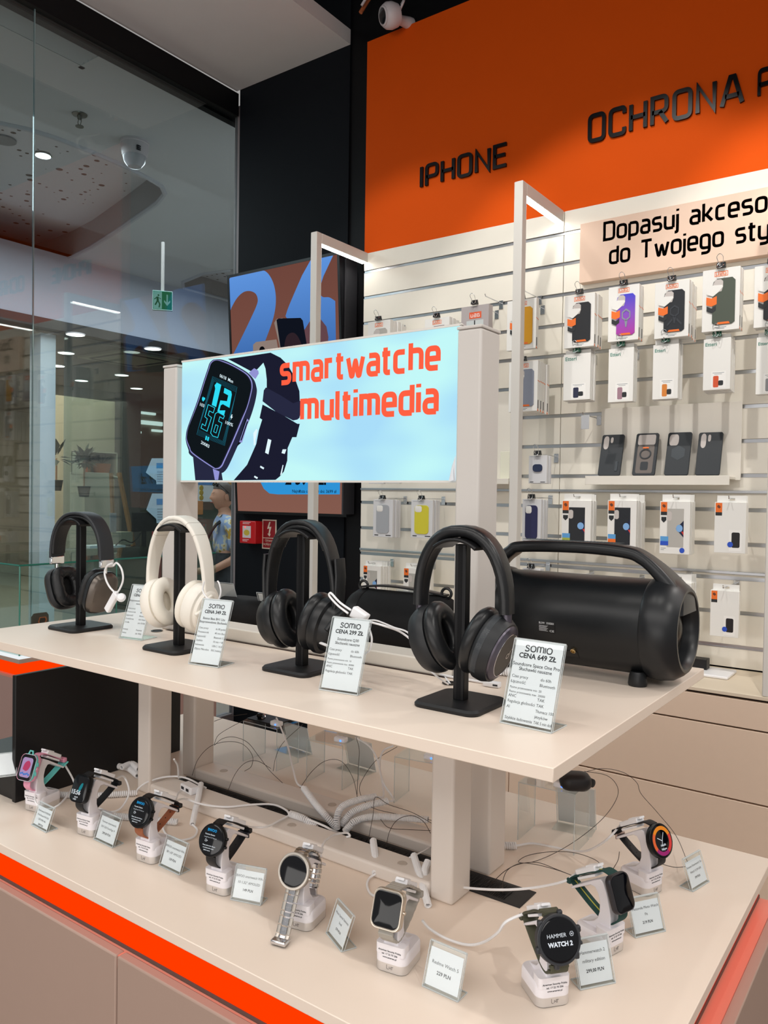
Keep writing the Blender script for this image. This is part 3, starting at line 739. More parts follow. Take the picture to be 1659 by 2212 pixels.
# 4: black with purple grey rings
t = thing('headphones', 'large black leather headphones with purple grey rings on the ear cups', 'headphones', (HC[3][0], HC[3][1], ZSH), math.radians(-2))
P = arc_band(.0765, .146, .2640, sq=2.3)
wd = [[(a*(.80+.20*math.sin(PI*i/22)), b*(.9+.1*math.sin(PI*i/22))) for a, b in rrect(.036, .0185, .009, 5)] for i in range(23)]
MB().sweep(P, wd, band_ups(P)).build('headband', M_blkl, t, world=False)
M_pur = mat('purple grey aluminium', '#5d5862', .36, .75)
for sd in (-1, 1):
    MB().tube([(sd*.0765, 0, .150), (sd*.0775, 0, .118)], [.0075, .0068], 16).build('slider', M_pur, t, world=False)
    c = Cup(sd, .047, .096, 21)
    cup = MB().loft([c.ring(-.006, .038, .050), c.ring(.0, .041, .0535), c.ring(.012, .041, .053), c.ring(.024, .037, .047)]).build('ear_cup', M_mblk, t, world=False)
    MB().loft([c.ring(.018, .036, .0455), c.ring(.020, .0365, .046), c.ring(.0265, .034, .043), c.ring(.030, .0285, .037), c.ring(.0305, .026, .0345), c.ring(.029, .025, .0335)]).build('cup_ring', M_pur, cup, world=False)
    MB().loft([c.ring(.0285, .0265, .035), c.ring(.0302, .0255, .034), c.ring(.0302, .002, .003)]).build('outer_plate', mat('dark grey plate', '#3a3633', .4, .5), cup, world=False)
    MB().tube([c.pt(.0304, .0258*math.cos(a*PI/24), .0342*math.sin(a*PI/24)) for a in range(48)], .0005, 5, closed=True).build('plate_rim', M_chrome, cup, world=False)
    band = []
    for i in range(15):
        a = math.radians(95+i*9); band.append(a)
    mb = MB()
    for a, b in zip(band[:-1], band[1:]):
        q = lambda h, k, x: c.pt(h, .0418*k*math.cos(x)*-1*-1, .0545*k*math.sin(x))
        mb.poly([q(.000, 1, a), q(.000, 1, b), q(.009, .995, b), q(.009, .995, a)])
    mb.build('clear_film', mat('protective film', '#6a7076', .12, .0, alpha=.22), cup, world=False)
    torus_cushion(c, -.030, -.004, .042, .0545, .0155).build('ear_cushion', M_blkl, cup, world=False)
    MB().loft([c.ring(-.010, .028, .038), c.ring(-.009, .028, .038)]).build('driver_cloth', M_mesh, cup, world=False)
    mb = MB(); logo_d(mb, c.pt(.0306, .004, -.006), c.Y*sd, c.Z, .0022); mb.build('logo', mat('pale grey print', '#b9b3ad', .4, .4), cup, world=False, smooth=0)
    mb = MB()
    for i in range(6):
        for j in range(3): mb.lathe([(.0005, 0), (0, .0003)], c.pt(.0292-.001*j, -.018+.0018*i-.002*j, .030+.0016*i), c.A, 6)
    mb.build('microphone_holes', M_black2, cup, world=False)

# ------------------------------------------------------------------ clear acrylic price stands on the shelf
M_acr = clear('clear acrylic', '#fbfdfd', 1.0)
M_edge = mat('acrylic edge', '#dfe6e8', .12, spec=.8, alpha=.55)
M_paper = mat('white paper', '#f7f9fd', .7)
M_ink = mat('black ink', '#1d1f26', .6)
def somio(mb, o, u, v, w):
    sc = w/25.6; x = 0
    for st, wd in (([[(3.6,4.1),(2.9,5),(.6,5),(.3,3.4),(1.6,2.7),(3.4,2.2),(3.6,.7),(2.6,0),(.3,0),(-.1,.9)]], 3.6), ([[(0,0),(4.8,0),(4.8,5),(0,5),'c']], 4.8), ([[(0,0),(0,5)],[(0,3),(0,5),(3,5),(3,0)],[(3,3),(3,5),(6,5),(6,0)]], 6), ([[(0,0),(0,5)]], 0), ([[(0,0),(4.8,0),(4.8,5),(0,5),'c']], 4.8)):
        strokes(mb, st, V(o)+V(u)*(x*sc), u, v, sc, 1.0, 0, 2.4); x += (wd+1.6)*sc/sc
def acrylic_stand(label, pl, pr, ht, lean, lines, z=ZSH, foot=.048, paper_top=.0, group=None, thick=.0022, back=False, name='price_stand'):
    a, b = AZ(*pl, z), AZ(*pr, z); u = (b-a); w = u.length; rz = math.atan2(u.y, u.x)
    t = thing(name, label, 'price stand', a, rz, group=group)
    la = math.radians(lean); vv = V((0, math.sin(la), math.cos(la))); nn = V((0, -math.cos(la), math.sin(la)))
    h = ht/math.cos(la)*1.0
    mb = MB()
    o = V((0, .0012, .0012))
    mb.prism([(0,0),(w,0),(w,h),(0,h)], o, (1,0,0), vv, nn*-.0012)
    mb.prism([(0,0),(w,0),(w,h),(0,h)], o+nn*-.0032, (1,0,0), vv, nn*-.0012)
    mb.box((0, .001, .0003), (w, foot, thick))
    mb.build('holder', M_acr, t, world=False)
    mb = MB(); e = .0012
    for x in (0, w):
        mb.tube([o+V((x, 0, 0)), o+V((x, 0, 0))+vv*h], e*.55, 6); mb.tube([o+V((x, 0, 0))-nn*.0044, o+V((x, 0, 0))+vv*h-nn*.0044], e*.4, 6); mb.tube([(x, .002, e), (x, foot, e)], e*.8, 6)
    mb.tube([o+vv*h-nn*.0022, o+vv*h-nn*.0022+V((w, 0, 0))], e*1.4, 6); mb.tube([o, o+V((w, 0, 0))], e, 6); mb.tube([(0, foot, e), (w, foot, e)], e*.8, 6)
    mb.build('holder_edges', M_edge, t, world=False)
    pm = .0025
    ptop = h-paper_top
    pap = MB().prism([(pm, .004), (w-pm, .004), (w-pm, ptop), (pm, ptop)], o-nn*.0017, (1,0,0), vv, -nn*.0004).build('price_card', M_paper, t, world=False)
    mb = MB()
    lines(mb, w, ptop, lambda x, y: o-nn*.00155+V((x, 0, 0))+vv*y, V((1, 0, 0)), vv)
    if mb.f: mb.build('print', M_ink, pap, world=False, smooth=0)
    return t
def big_card(price, n1, n2, rows):
    def f(mb, w, h, P, u, v):
        k = w/.078
        somio(mb, P(w*.24, h*.868), u, v, w*.52)
        write(mb, price, P(w*.5, h*.785), u, v, .0098*k, 'c', .03)
        for tx, yy in ((n1, .690), (n2, .635)): write(mb, tx, P(w*.5, h*yy), u, v, .0068*k, 'c', .010, min(w*.92, text_tris(tx, .010)[2]*.0068*k))
        y = h*.545
        for l, r, s in rows:
            for tx, x_, mx in ((l, .06, .54), (r, .63, .35)):
                if not tx: continue
                sz = .0058*k*s; tw = text_tris(tx, 0)[2]*sz
                write(mb, tx, P(w*x_, y), u, v, sz, 'l', 0, min(tw, w*mx))
            y -= h*.064*(.8 if s < 1 else 1)
    return f
GP = 'clear price stands on the raised shelf'
acrylic_stand('clear price stand reading CENA 79 between the grey and the white headphones', (256, 1379), (305, 1385), .112, 19, big_card('CENA 79 ZŁ', 'Bezprzewodowe słuchawki', 'nauszne', [('Czas pracy','do 50 godzin',1),('Przetwornik','40 mm HD',1),('Łączność','Bluetooth 5.3',1),('Dodatkowe','AUX / Karta TF',1),('źródła','(do 32GB)',1),('','',1),('Izolacja','Pasywna',1),('hałasu','(do 90%)',1)]), group=GP)
acrylic_stand('clear price stand reading CENA 349 in front of the white headphones', (406, 1435), (470, 1444), .116, 19, big_card('CENA 349 ZŁ', 'Baseus Bass BH1 Lite', 'Bezprzewodowe Słuchawki', [('Czas pracy','do 80 godzin',1),('Przetwornik','40 mm Bass',1),('Łączność','Bluetooth 5.3',1),('Szybkie','10 min = 8h',1),('ładowanie','USB-C / AUX',1),('Złącza Mikrofon','ENC (redukcja',1)]), group=GP)
acrylic_stand('clear price stand reading CENA 299 beside the black headphones with gold logo', (688, 1491), (771, 1504), .113, 19, big_card('CENA 299 ZŁ', 'Soundcore Q30', 'Słuchawki nauszne', [('Czas pracy','do 60h',1),('Łączność','Bluetooth',1),('Pasmo przenoszenia min','16',.75),('Pasmo przenoszenia max','40000',.75),('ANC','TAK',1),('Regulacja głośności','TAK',1)]), group=GP)
acrylic_stand('clear price stand reading CENA 649 in front of the boombox speaker', (1079, 1562), (1190, 1586), .113, 19, big_card('CENA 649 ZŁ', 'Soundcore Space One Pro', 'Słuchawki nauszne', [('Czas pracy','do 60h',1),('Łączność','Bluetooth',1),('Pasmo przenoszenia min','20',.75),('Pasmo przenoszenia max','20000',.75),('ANC','TAK',1),('Regulacja głośności','TAK',1),('AI','Tłumacz 100',1),('','języków',1),('Szybkie ładowania','TAK 5 min do8',1)]), group=GP)

# ------------------------------------------------------------------ boombox speaker, at the right end of the shelf
BY = 1.375; BR = .083; bz = ZSH+.012+BR
bx1 = AY(1488, 1360, BY).x; bx0 = AY(1012, 1400, BY-.06).x
t = thing('boombox_speaker', 'large black cylinder boombox speaker with carry handle at shelf end', 'speaker', ((bx0+bx1)/2, BY, ZSH))
M_boom = mat('black rubberised shell', '#111417', .36, bump=.06, nscale=900); M_boom2 = mat('black handle plastic', '#191b1e', .36)
MB().lathe([(BR-.006, 0), (BR-.001, .004), (BR, .010), (BR, bx1-bx0-.08)], (bx0+.03, BY, bz), (1, 0, 0), 64).build('body', M_boom, t)
for sd, xe in ((1, bx1), (-1, bx0)):
    ax = (sd, 0, 0); xs = xe-sd*.060
    pr = [(BR+.0005, 0), (BR+.004, .004), (BR+.006, .020), (BR+.003, .040), (BR-.006, .054), (BR-.012, .060), (BR-.017, .060), (BR-.022, .054), (BR-.024, .046)]
    cap = MB().lathe(pr+[(BR-.026, .030), (.002, .030)], (xs, BY, bz), ax, 64).build('end_cap', M_boom2, t)
    MB().lathe([(BR-.0265, .032), (BR-.030, .036), (.040, .034), (.030, .040), (.012, .047), (.001, .048)], (xs, BY, bz), ax, 64, sq=lambda a: 1+.0*a).build('passive_radiator', mat('dark bronze cone', '#2b2723', .3, .7), cap)
h = .045; zc = bz+BR
hp = [V((bx1-.012, BY, bz+BR*.35)), V((bx1-.016, BY, bz+BR*.72)), V((bx1-.045, BY, zc+.010)), V((bx1-.078, BY, zc+h*.78)), V((bx1-.110, BY, zc+h)), V(((bx0+bx1)/2, BY, zc+h+.004)), V((bx0+.085, BY, zc+h)), V((bx0+.060, BY, zc+h*.78)), V((bx0+.030, BY, zc+.010)), V((bx0+.016, BY, bz+BR*.72)), V((bx0+.012, BY, bz+BR*.35))]
hq = catmull(hp, 7); n = len(hq); prof = []
for i in range(n):
    e = abs(i/(n-1)-.5)*2; k = 1.0+1.1*max(0, e-.45)/.55
    prof.append(rrect(.046*k, .021+.012*max(0, e-.5), .0095, 5))
cx_ = V(((bx0+bx1)/2, BY, bz-.1))
MB().sweep(hq, prof, [(p-cx_).normalized() for p in hq]).build('handle', M_boom2, t)
mb = MB()
for i in range(int((bx1-bx0-.2)/.0033)):
    for j in range(7):
        mb.lathe([(.0013, 0), (.0004, .0011), (0, .0011)], (bx0+.088+.0033*i, BY-.0125+.0042*j+(.002 if i % 2 else 0), zc+h+.0141-.0000*i), (0, 0, 1), 5)
tag(mb.build('grip_studs', M_boom2, t), None, None, kind='stuff')
for dx in (.07, bx1-bx0-.07):
    for dy in (-.045, .045):
        MB().lathe([(.015, 0), (.016, .004), (.014, .018), (.012, .024)], (bx0+dx, BY+dy, ZSH+.0002), (0, 0, 1), 20).build('foot', M_boom2, t)
def on_cyl(px, py, r=BR):
    d = ray(px, py); o = V((0, 0, CZ)); a = d.y**2+d.z**2; b = 2*((o.y-BY)*d.y+(o.z-bz)*d.z); c = (o.y-BY)**2+(o.z-bz)**2-r*r
    k = (-b-math.sqrt(max(0, b*b-4*a*c)))/(2*a); return o+d*k
def cyl_patch(name, px0, py0, px1, py1, m, parent, lift=.0006, r=0):
    A, B = on_cyl(px0, py0, BR), on_cyl(px1, py1, BR)
    a0 = math.atan2(A.z-bz, A.y-BY); a1 = math.atan2(B.z-bz, B.y-BY); mb = MB(); N = 8
    if a1-a0 > PI: a1 -= 2*PI
    if a0-a1 > PI: a1 += 2*PI
    f = lambda x, a: V((x, BY+(BR+lift)*math.cos(a), bz+(BR+lift)*math.sin(a)))
    for i in range(N):
        u0, u1 = a0+(a1-a0)*i/N, a0+(a1-a0)*(i+1)/N; mb.poly([f(A.x, u0), f(B.x, u0), f(B.x, u1), f(A.x, u1)])
    return mb.build(name, m, parent), f, A, B, a0, a1
pn, f, A, B, a0, a1 = cyl_patch('port_panel', 1130, 1392, 1252, 1422, mat('glossy black panel', '#0b0b0d', .2), t)
lb, f, A, B, a0, a1 = cyl_patch('rating_label', 1163, 1343, 1199, 1369, mat('black label', '#101012', .5), t)
mb = MB(); W = B.x-A.x
def lt(s, fx, fa, w):
    a = a0+(a1-a0)*fa; o = f(A.x+W*fx, a)+V((0, math.cos(a), math.sin(a)))*.0004; write(mb, s, o, (1, 0, 0), V((0, -math.sin(a), math.cos(a)))*(-1 if -math.sin(a)*0+math.cos(a) < 0 else 1), .005, 'l', .02, W*w)
lt('BLOW', .04, .14, .36); lt('SOUNDBOX', .50, .14, .46)
for i in range(7):
    a = a0+(a1-a0)*(.28+.085*i); b_ = a+(a1-a0)*.03; fz = lambda x, q: V((x, BY+(BR+.0011)*math.cos(q), bz+(BR+.0011)*math.sin(q)))
    mb.poly([fz(A.x+W*.05, a), fz(A.x+W*(.6-.05*(i % 3)), a), fz(A.x+W*(.6-.05*(i % 3)), b_), fz(A.x+W*.05, b_)])
lt('CE', .68, .86, .28)
mb.build('label_print', mat('white print', '#cfd2d6', .6), lb, smooth=0)
kb = on_cyl(1239, 1404); nrm = V((0, kb.y-BY, kb.z-bz)).normalized()
MB().lathe([(.0048, 0), (.0048, .004), (.0036, .0046), (.0034, .001), (0, .001)], kb, nrm, 20).build('socket_ring', mat('brass ring', '#cdb68b', .25, 1.0), t)
kb = on_cyl(1405, 1436); MB().lathe([(.004, 0), (.003, .003), (0, .004)], kb, V((0, kb.y-BY, kb.z-bz)), 14).build('white_stud', M_paper, t)
# ------------------------------------------------------------------ smartwatches on white security stands
M_wst = mat('white stand plastic', '#ece9ee', .35); M_sil = mat('brushed silver', '#dedcdb', .34, .75)
M_scr = mat('black watch glass', '#04050a', .08, spec=.6)
M_clip = mat('white clip plastic', '#f2f2f5', .35)
M_cab = mat('white cable', '#f0f0f2', .4)
EX, EY, EZ = V((1, 0, 0)), V((0, 1, 0)), V((0, 0, 1))
LEAN = math.radians(20)
DU, DN = V((0, math.sin(LEAN), math.cos(LEAN))), V((0, -math.cos(LEAN), math.sin(LEAN)))
def uz(u, z, x=0): return V((x, u-.031, z))             # u = back from the front face of the base
WC = uz(-.001, .094)
G_STAND = 'white security stands carrying the smartwatches'
def watch_stand(label, c, rz):
    t = thing('watch_stand', label, 'watch stand', (c[0], c[1], ZT), rz, group=G_STAND)
    R = lambda k, z: [(x*k, y*k, z) for x, y in rrect(.050, .062, .012, 6)]
    MB().loft([R(.97, 0), R(.985, .0006), R(.985, .001)]).build('rubber_pad', M_black2, t, world=False)
    MB().loft([R(1, .001), R(1, .0135)]).build('silver_foot', M_sil, t, world=False)
    mb = MB(); mb.loft([R(1, .0135), R(1, .024), R(.985, .0275), R(.93, .030)])
    mb.loft([[V((x, -.031+(y+.011)*1.0, z)) for x, y in rrect(.046, .022, .005, 4)] for z in (.026, .038, .0405)])
    mb.build('base', M_wst, t, world=False, smooth=50)
    prof = [(.004,.028),(.060,.028),(.056,.0305),(.045,.0335),(.034,.039),(.027,.047),(.0235,.058),(.0235,.072),(.027,.084),(.033,.0915),(.041,.0915),(.078,.070),(.0795,.0735),(.036,.1005),(.024,.107),(.018,.104),(.011,.090),(.006,.072),(.003,.055)]
    mb = MB(); mb.prism([(-b, a) for a, b in []] or [(a, b) for a, b in prof], uz(0, 0, -.0115), EY, EZ, EX*.023)
    mb.build('arm', M_wst, t, bevel=.0015, seg=2, world=False, smooth=40)
    mb = MB()
    for s, z, k in (('American Security Polska', .0305, .036), ('tel. 17 22 70 206', .0258, .025), ('www.amersec.pl', .0211, .022)): write(mb, s, (0, -.0312, z), EX, EZ, .0036, 'c', .02, k)
    mb.build('label_print', M_ink, t, smooth=0, world=False)
    mb = MB(); strokes(mb, [[(0,5),(0,0),(2.4,0)], [(3.4,3.4),(3.4,0)], [(3.4,1.7),(5.6,1.7)], [(5.6,3.4),(5.6,0)], [(5.2,3.4),(8.4,3.4)], [(6.8,3.4),(6.8,0)]], (-.0045, -.0312, .0055), EX, EZ, .00125, .7)
    mb.build('logo', mat('grey print', '#8f8a88', .5), t, smooth=0, world=False)
    return t
TOPS = [(.008,.1135),(.018,.1175),(.030,.1155),(.046,.1085),(.062,.0985),(.078,.0885),(.087,.080)]
BOTS = [(-.0095,.0715),(-.0085,.060),(-.003,.051),(.006,.0455),(.020,.0465),(.042,.0560),(.064,.0680),(.080,.0775),(.087,.0785)]
def strap(path, w0, w1, th, n=5):
    P = catmull([uz(*p) for p in path], n); ups = []
    for i in range(len(P)):
        d = (P[min(i+1, len(P)-1)]-P[max(i-1, 0)]).normalized(); ups.append(V((0, -d.z, d.y)))
    prof = [rrect(w0+(w1-w0)*i/(len(P)-1), th, th*.45, 2) for i in range(len(P))]
    return P, ups, MB().sweep(P, prof, ups)
def face_pt(x, y, h=0): return WC+EX*x+DU*y+DN*h
def clip(t, s=1.0):
    a, b = uz(.034, .1155), uz(.070, .0955); d = (b-a).normalized(); up = V((0, -d.z, d.y))
    if up.z < 0: up = -up
    k = t.copy() if False else None
    q = thing('security_clip', CLIPL.pop(0), 'security clip', mtx=MAT[t.name], group='white security clips on the watch straps')
    mb = MB(); mb.sweep([a+up*.003, b+up*.003], rrect(.020*s, .008, .0015, 2), up); mb.build('clip_body', M_clip, q, world=False, bevel=.0006)
    mb = MB(); mb.sweep([a-d*.006+up*.006, a+d*.020+up*.0075], rrect(.013, .0035, .001, 2), up); mb.build('clip_lever', M_clip, q, world=False)
    mb = MB(); mb.sweep([a+up*-.006+d*.004, b+up*-.006], rrect(.020*s, .004, .001, 2), up); mb.build('clip_jaw', M_clip, q, world=False)
    MB().tube([b+up*.002, b+d*.008+up*.001, b+d*.014-up*.001], [.004, .003, .0016], 10).build('cable_boot', M_clip, q, world=False)
    return q, MAT[t.name] @ (b+d*.014-up*.001)
CLIPL = ['white security clip on the pink strap of the childrens watch', 'white security clip on the strap of the teal dial watch', 'white security clip on the brown leather strap', 'white security clip on the black silicone strap with silver buckle', 'white security clip on the steel bracelet watch', 'white security clip on the light grey ridged strap', 'white security clip on the olive green strap', 'white security clip on the dark green woven strap', 'white security clip on the strap of the orange dial watch']
def holes(t, path, i0, i1, w, m, name='strap_holes'):
    P, U, _ = path; mb = MB()
    for i in range(i0, i1, 3):
        for s in (1, -1): mb.lathe([(.0013, .0), (0, .0002)], P[i]+U[i]*(.00135*s), U[i]*s, 8)
    mb.build(name, m, t, smooth=0, world=False)
def watch(label, c, rz, kind, sw, caseC, strapC, under=None, r=.0235, size=(.037, .043), screen=None, buckle=None, th=.0026, bez=.0025, ct=.0115, lug=True, strap_mb=None, hole=True):
    t = thing('smartwatch', label, 'smartwatch', (c[0], c[1], ZT), rz, group=None)
    if kind == 'round':
        f = lambda k, h: [face_pt(x*k, y*k, h) for x, y in circle(r, 40)]; rr_ = r
        rings = [f(.86, -.003), f(.97, -.001), f(1, .001), f(1, ct*.72), f(.96, ct*.80)]
        inn = lambda k, h: [face_pt(x, y, h) for x, y in circle(r*k, 40)]; half = r
    else:
        wv, hv = size
        f = lambda k, h: [face_pt(x*k, y*k, h) for x, y in rrect(wv, hv, .0105, 7)]
        rings = [f(.88, -.003), f(.98, -.001), f(1, .001), f(1, ct*.6), f(.95, ct*.80)]
        inn = lambda k, h: [face_pt(x, y, h) for x, y in rrect(wv*k, hv*k, .0105*k, 7)]; half = hv/2
    cs = MB().loft(rings).build('case', caseC, t, world=False, smooth=50)
    if bez: MB().loft([inn(.97, ct*.70), inn(.965, ct*.86), inn(1-bez/half, ct*.87), inn(1-bez/half-.02, ct*.82)]).build('bezel', caseC, cs, world=False)
    MB().loft([inn(.97-bez/half, ct*.78), inn(.965-bez/half, ct*.87), inn(.90-bez/half, ct*.92), inn(.02, ct*.925)]).build('screen', M_scr, cs, world=False, smooth=60)
    hs = ct*.925+.0001
    if screen: screen(cs, hs, half)
    for y in ((.25, -.25) if kind == 'round' else (0,)):
        MB().tube([face_pt(half*.95 if kind == 'round' else size[0]/2-.0005, half*y, ct*.35), face_pt((half if kind == 'round' else size[0]/2)+.0028, half*y, ct*.35)], [.0026, .0024], 12).build('crown', caseC, cs, world=False)
    if strap_mb: strap_mb(t, half); return t
    k = half/.0235
    top = [(a, b) for a, b in TOPS]; bot = [(a, b) for a, b in BOTS]
    tp, bp = face_pt(0, half*.96, .001), face_pt(0, -half*.96, .001)
    top[0] = (tp.y+.031, tp.z); bot[0] = (bp.y+.031, bp.z); bot[1] = (bp.y+.031+.001, bp.z-.010)
    if half > .026: top[1] = (top[1][0]+.002, top[1][1]+.003)
    p1 = strap(top, sw, sw*.92, th); p1[2].build('upper_strap', strapC, t, world=False)
    p2 = strap(bot, sw, sw*.86, th); p2[2].build('lower_strap', under or strapC, t, world=False)
    if hole: holes(t, p2, 22, 36, sw, mat('hole shade', '#050506', .8))
    q = uz(.085, .0795)
    MB().bx((q.x, q.y, q.z), (sw*1.14, .008, .0085)).build('keeper_loop', strapC, t, world=False, bevel=.002)
    if buckle:
        qb = uz(.078, .0745); MB().bx((0, qb.y, qb.z), (sw*1.16, .004, .010)).build('buckle', buckle, t, world=False, bevel=.0015)
    return t
def pr_text(items):
    def f(cs, h, half):
        for col, rows in items:
            mb = MB()
            for s, x, y, sz, b in rows: write(mb, s, face_pt(x*half, y*half, h), EX, DU, sz, 'c', b)
            mb.build('screen_print', col, cs, world=False, smooth=0)
    return f
gW, gB, gT = glow('screen white', '#d8dde2', .9), glow('screen blue', '#27a0e0', .9), glow('screen teal', '#2d8f9a', .7)
BW = pr_text([(gB, [('BWOO', -.05, .50, .0060, .03)]), (gW, [('Function Button', -.15, .27, .0032, .02), ('Long Press To Turn on', -.08, .10, .0028, 0), ('□▸', -.35, -.14, .005, .02), ('Please charge for 3hours', -.06, -.38, .0027, .03), ('to activate the watch', -.08, -.52, .0027, .03), ('before use it', -.16, -.66, .0027, .03)])])
def scr_pink(cs, h, half):
    for nm, col, pts in (('screen_picture', '#b79ac6', rrect(.030, .040, .006, 4)),): MB().poly([face_pt(x, y, h) for x, y in pts]).build(nm, glow('screen lilac', col, .8), cs, world=False, smooth=0)
    MB().poly([face_pt(x, y, h+.0001) for x, y in catmull([(-.009,-.003,0),(-.006,.009,0),(.003,.014,0),(.010,.008,0),(.008,-.002,0),(.002,-.007,0),(-.004,-.006,0)], 4, True) for x, y in [(x, y)] ] if False else [face_pt(p.x, p.y, h+.0001) for p in catmull([(-.009,-.003,0),(-.006,.009,0),(.003,.014,0),(.010,.008,0),(.008,-.002,0),(.002,-.007,0),(-.004,-.006,0)], 4, True)]).build('screen_picture', glow('screen rose', '#c2486e', .8), cs, world=False, smooth=0)
    mb = MB()
    for i in range(6): mb.poly([face_pt(p[0], p[1], h+.0001) for p in circle(.0022, 10, -.011+.0044*i, -.013+.0012*math.sin(i*2))])
    mb.build('screen_picture', glow('screen blue flowers', '#3f7fd0', .8), cs, world=False, smooth=0)
def scr_teal(cs, h, half):
    mb = MB(); mb.poly([face_pt(p.x, p.y, h+.00005) for p in catmull([(-.001,.002,0),(.003,.010,0),(.0075,.011,0),(.007,.003,0),(.003,-.004,0),(-.001,-.006,0)], 4, True)]); mb.build('screen_picture', gT, cs, world=False, smooth=0)
    pr_text([(gW, [('15:56', -.25, -.42, .0115, .03), ('06/18', -.1, -.66, .004, .02), ('WED', -.2, -.82, .004, .02)])])(cs, h+.0001, half)
def scr_hammer(cs, h, half):
    pr_text([(glow('screen bright', '#e4e8ee', .95), [('HAMMER', -.14, .10, .0070, 0), ('WATCH 2', 0, -.24, .0078, .045)])])(cs, h, half)
    mb = MB(); strokes(mb, [[(.9,0),'s',(.45,.8),'s',(-.45,.8),'s',(-.9,0),'s',(-.45,-.8),'s',(.45,-.8),'s','c'], [(-.25,.35),(-.25,-.35)], [(.25,.35),(.25,-.35)], [(-.25,0),(.25,0)]], face_pt(half*.56, half*.19, h), EX, DU, .0032, .16, 0, 0)
    mb.build('screen_logo', glow('screen bright', '#e4e8ee', .95), cs, world=False, smooth=0)
def scr_orange(cs, h, half):
    N = 40
    for i in range(N):
        pass
    for nm, a0, a1, col in (('dial_arc', 20, 140, '#e8892c'), ('dial_arc', 140, 215, '#e0653a'), ('dial_arc', 215, 300, '#9c2f6b'), ('dial_arc', 300, 380, '#d8433f')):
        mb = MB(); A = [math.radians(a0+(a1-a0)*i/10) for i in range(11)]
        for a, b in zip(A[:-1], A[1:]): mb.poly([face_pt(half*k*math.cos(x), half*k*math.sin(x), h) for k, x in ((.62, a), (.84, a), (.84, b), (.62, b))])
        mb.build(nm, glow('dial '+col, col, .85), cs, world=False, smooth=0)
    mb = MB()
    for a, l in ((60, .5), (150, .45), (250, .3)):
        x, y = math.cos(math.radians(a)), math.sin(math.radians(a)); n = (-y*.02, x*.02)
        mb.poly([face_pt(half*(n[0]), half*n[1], h+.0001), face_pt(half*l*x+half*n[0], half*l*y+half*n[1], h+.0001), face_pt(half*l*x-half*n[0], half*l*y-half*n[1], h+.0001), face_pt(-half*n[0], -half*n[1], h+.0001)])
    write(mb, 'Health', face_pt(0, -half*.30, h+.0001), EX, DU, .005, 'c', .02); write(mb, '96bpm', face_pt(0, -half*.52, h+.0001), EX, DU, .005, 'c', .02)
    mb.build('dial_hands', gW, cs, world=False, smooth=0)
mp_ = lambda n, c, r=.45, **k: mat(n, c, r, **k)
WP = [((-1.588, .947), .20), ((-1.392, .945), .14), ((-1.202, .945), .10), ((-1.011, .946), .14), ((-.829, .948), math.radians(12)), ((-.644, .945), math.radians(9)), ((-.442, 1.008), math.radians(50)), ((-.424, 1.170), math.radians(72)), ((-.431, 1.390), math.radians(70))]
SL = ['white watch stand with the pink and turquoise childrens watch', 'white watch stand with the black square watch showing a bird', 'white watch stand with the watch on brown leather strap', 'white watch stand with the round watch on black silicone strap', 'white watch stand with the steel bracelet hanging in front', 'white watch stand with the light grey square watch, in front of the frame post', 'white watch stand with the olive green watch, nearest the camera', 'white watch stand with the dark green woven strap watch', 'white watch stand with the orange dial watch, at the far right']
for (c, rz), l in zip(WP, SL): watch_stand(l, c, rz)
M_pinkp, M_turq = mp_('pink plastic', '#e59bb6', .4), mp_('turquoise plastic', '#6fd0cb', .4)
M_wblk = mp_('black watch case', '#141518', .3, metal=.4); M_sili = mp_('black silicone', '#17181b', .55)
M_brown = mp_('brown leather', '#9a5a3a', .6, bump=.2, nscale=500); M_bleat = mp_('black leather strap', '#201e1f', .55)
M_steel = mp_('polished steel', '#d5d6da', .16, metal=1.0); M_steel2 = mp_('brushed steel', '#b9b2a9', .35, metal=1.0)
M_lgrey = mp_('light grey rubber', '#aaa59c', .6); M_olive = mp_('olive rubber', '#4a4b3b', .6); M_wov = mp_('dark green weave', '#1d4440', .8, bump=.5, nscale=900)
M_ggrey = mp_('gunmetal', '#4b4b50', .35, metal=.8); M_champ = mp_('champagne aluminium', '#cfc4b6', .28, metal=.9)
W = []
# childrens watch: turquoise bezel, pink case
def w1strap(t, half):
    p1 = strap([(.012,.113)]+TOPS[1:], .017, .016, .003); p1[2].build('upper_strap', M_pinkp, t, world=False)
    p2 = strap([(-.010,.068),(-.011,.058),(-.005,.049),(.004,.0445)], .020, .017, .003); p2[2].build('lower_strap', M_pinkp, t, world=False)
    p3 = strap([(.006,.0455),(.020,.0465),(.042,.0560),(.064,.0680),(.080,.0775),(.088,.0800)], .016, .016, .003); p3[2].build('strap_tail', M_turq, t, world=False); holes(t, p3, 6, 22, .016, mat('hole shade', '#050506', .8))
    MB().tube([uz(.076, .072, -.009), uz(.090, .080, -.010), uz(.090, .080, .010), uz(.076, .072, .009)], .0022, 8).build('keeper_loop', M_turq, t, world=False)
    MB().bx(tuple(uz(.084, .086)), (.020, .010, .010)).build('buckle', M_pinkp, t, world=False, bevel=.002)
t = watch('childrens smartwatch with pink case, turquoise bezel and strap tail', *WP[0], 'sq', .018, M_pinkp, M_pinkp, size=(.044, .054), screen=scr_pink, bez=.0001, ct=.014, strap_mb=w1strap); W.append(t)
MB().loft([[face_pt(x*k, y*k, h) for x, y in rrect(.044, .054, .012, 7)] for k, h in ((1.01, .0065), (1.03, .0085), (1.02, .0115), (.93, .0125), (.90, .0118))]).build('bezel_ring', M_turq, t, world=False)
MB().tube([face_pt(-.006, .0275, .010), face_pt(-.004, .034, .010), face_pt(.004, .034, .010), face_pt(.006, .0275, .010)], .0018, 8).build('lanyard_eye', M_turq, t, world=False)
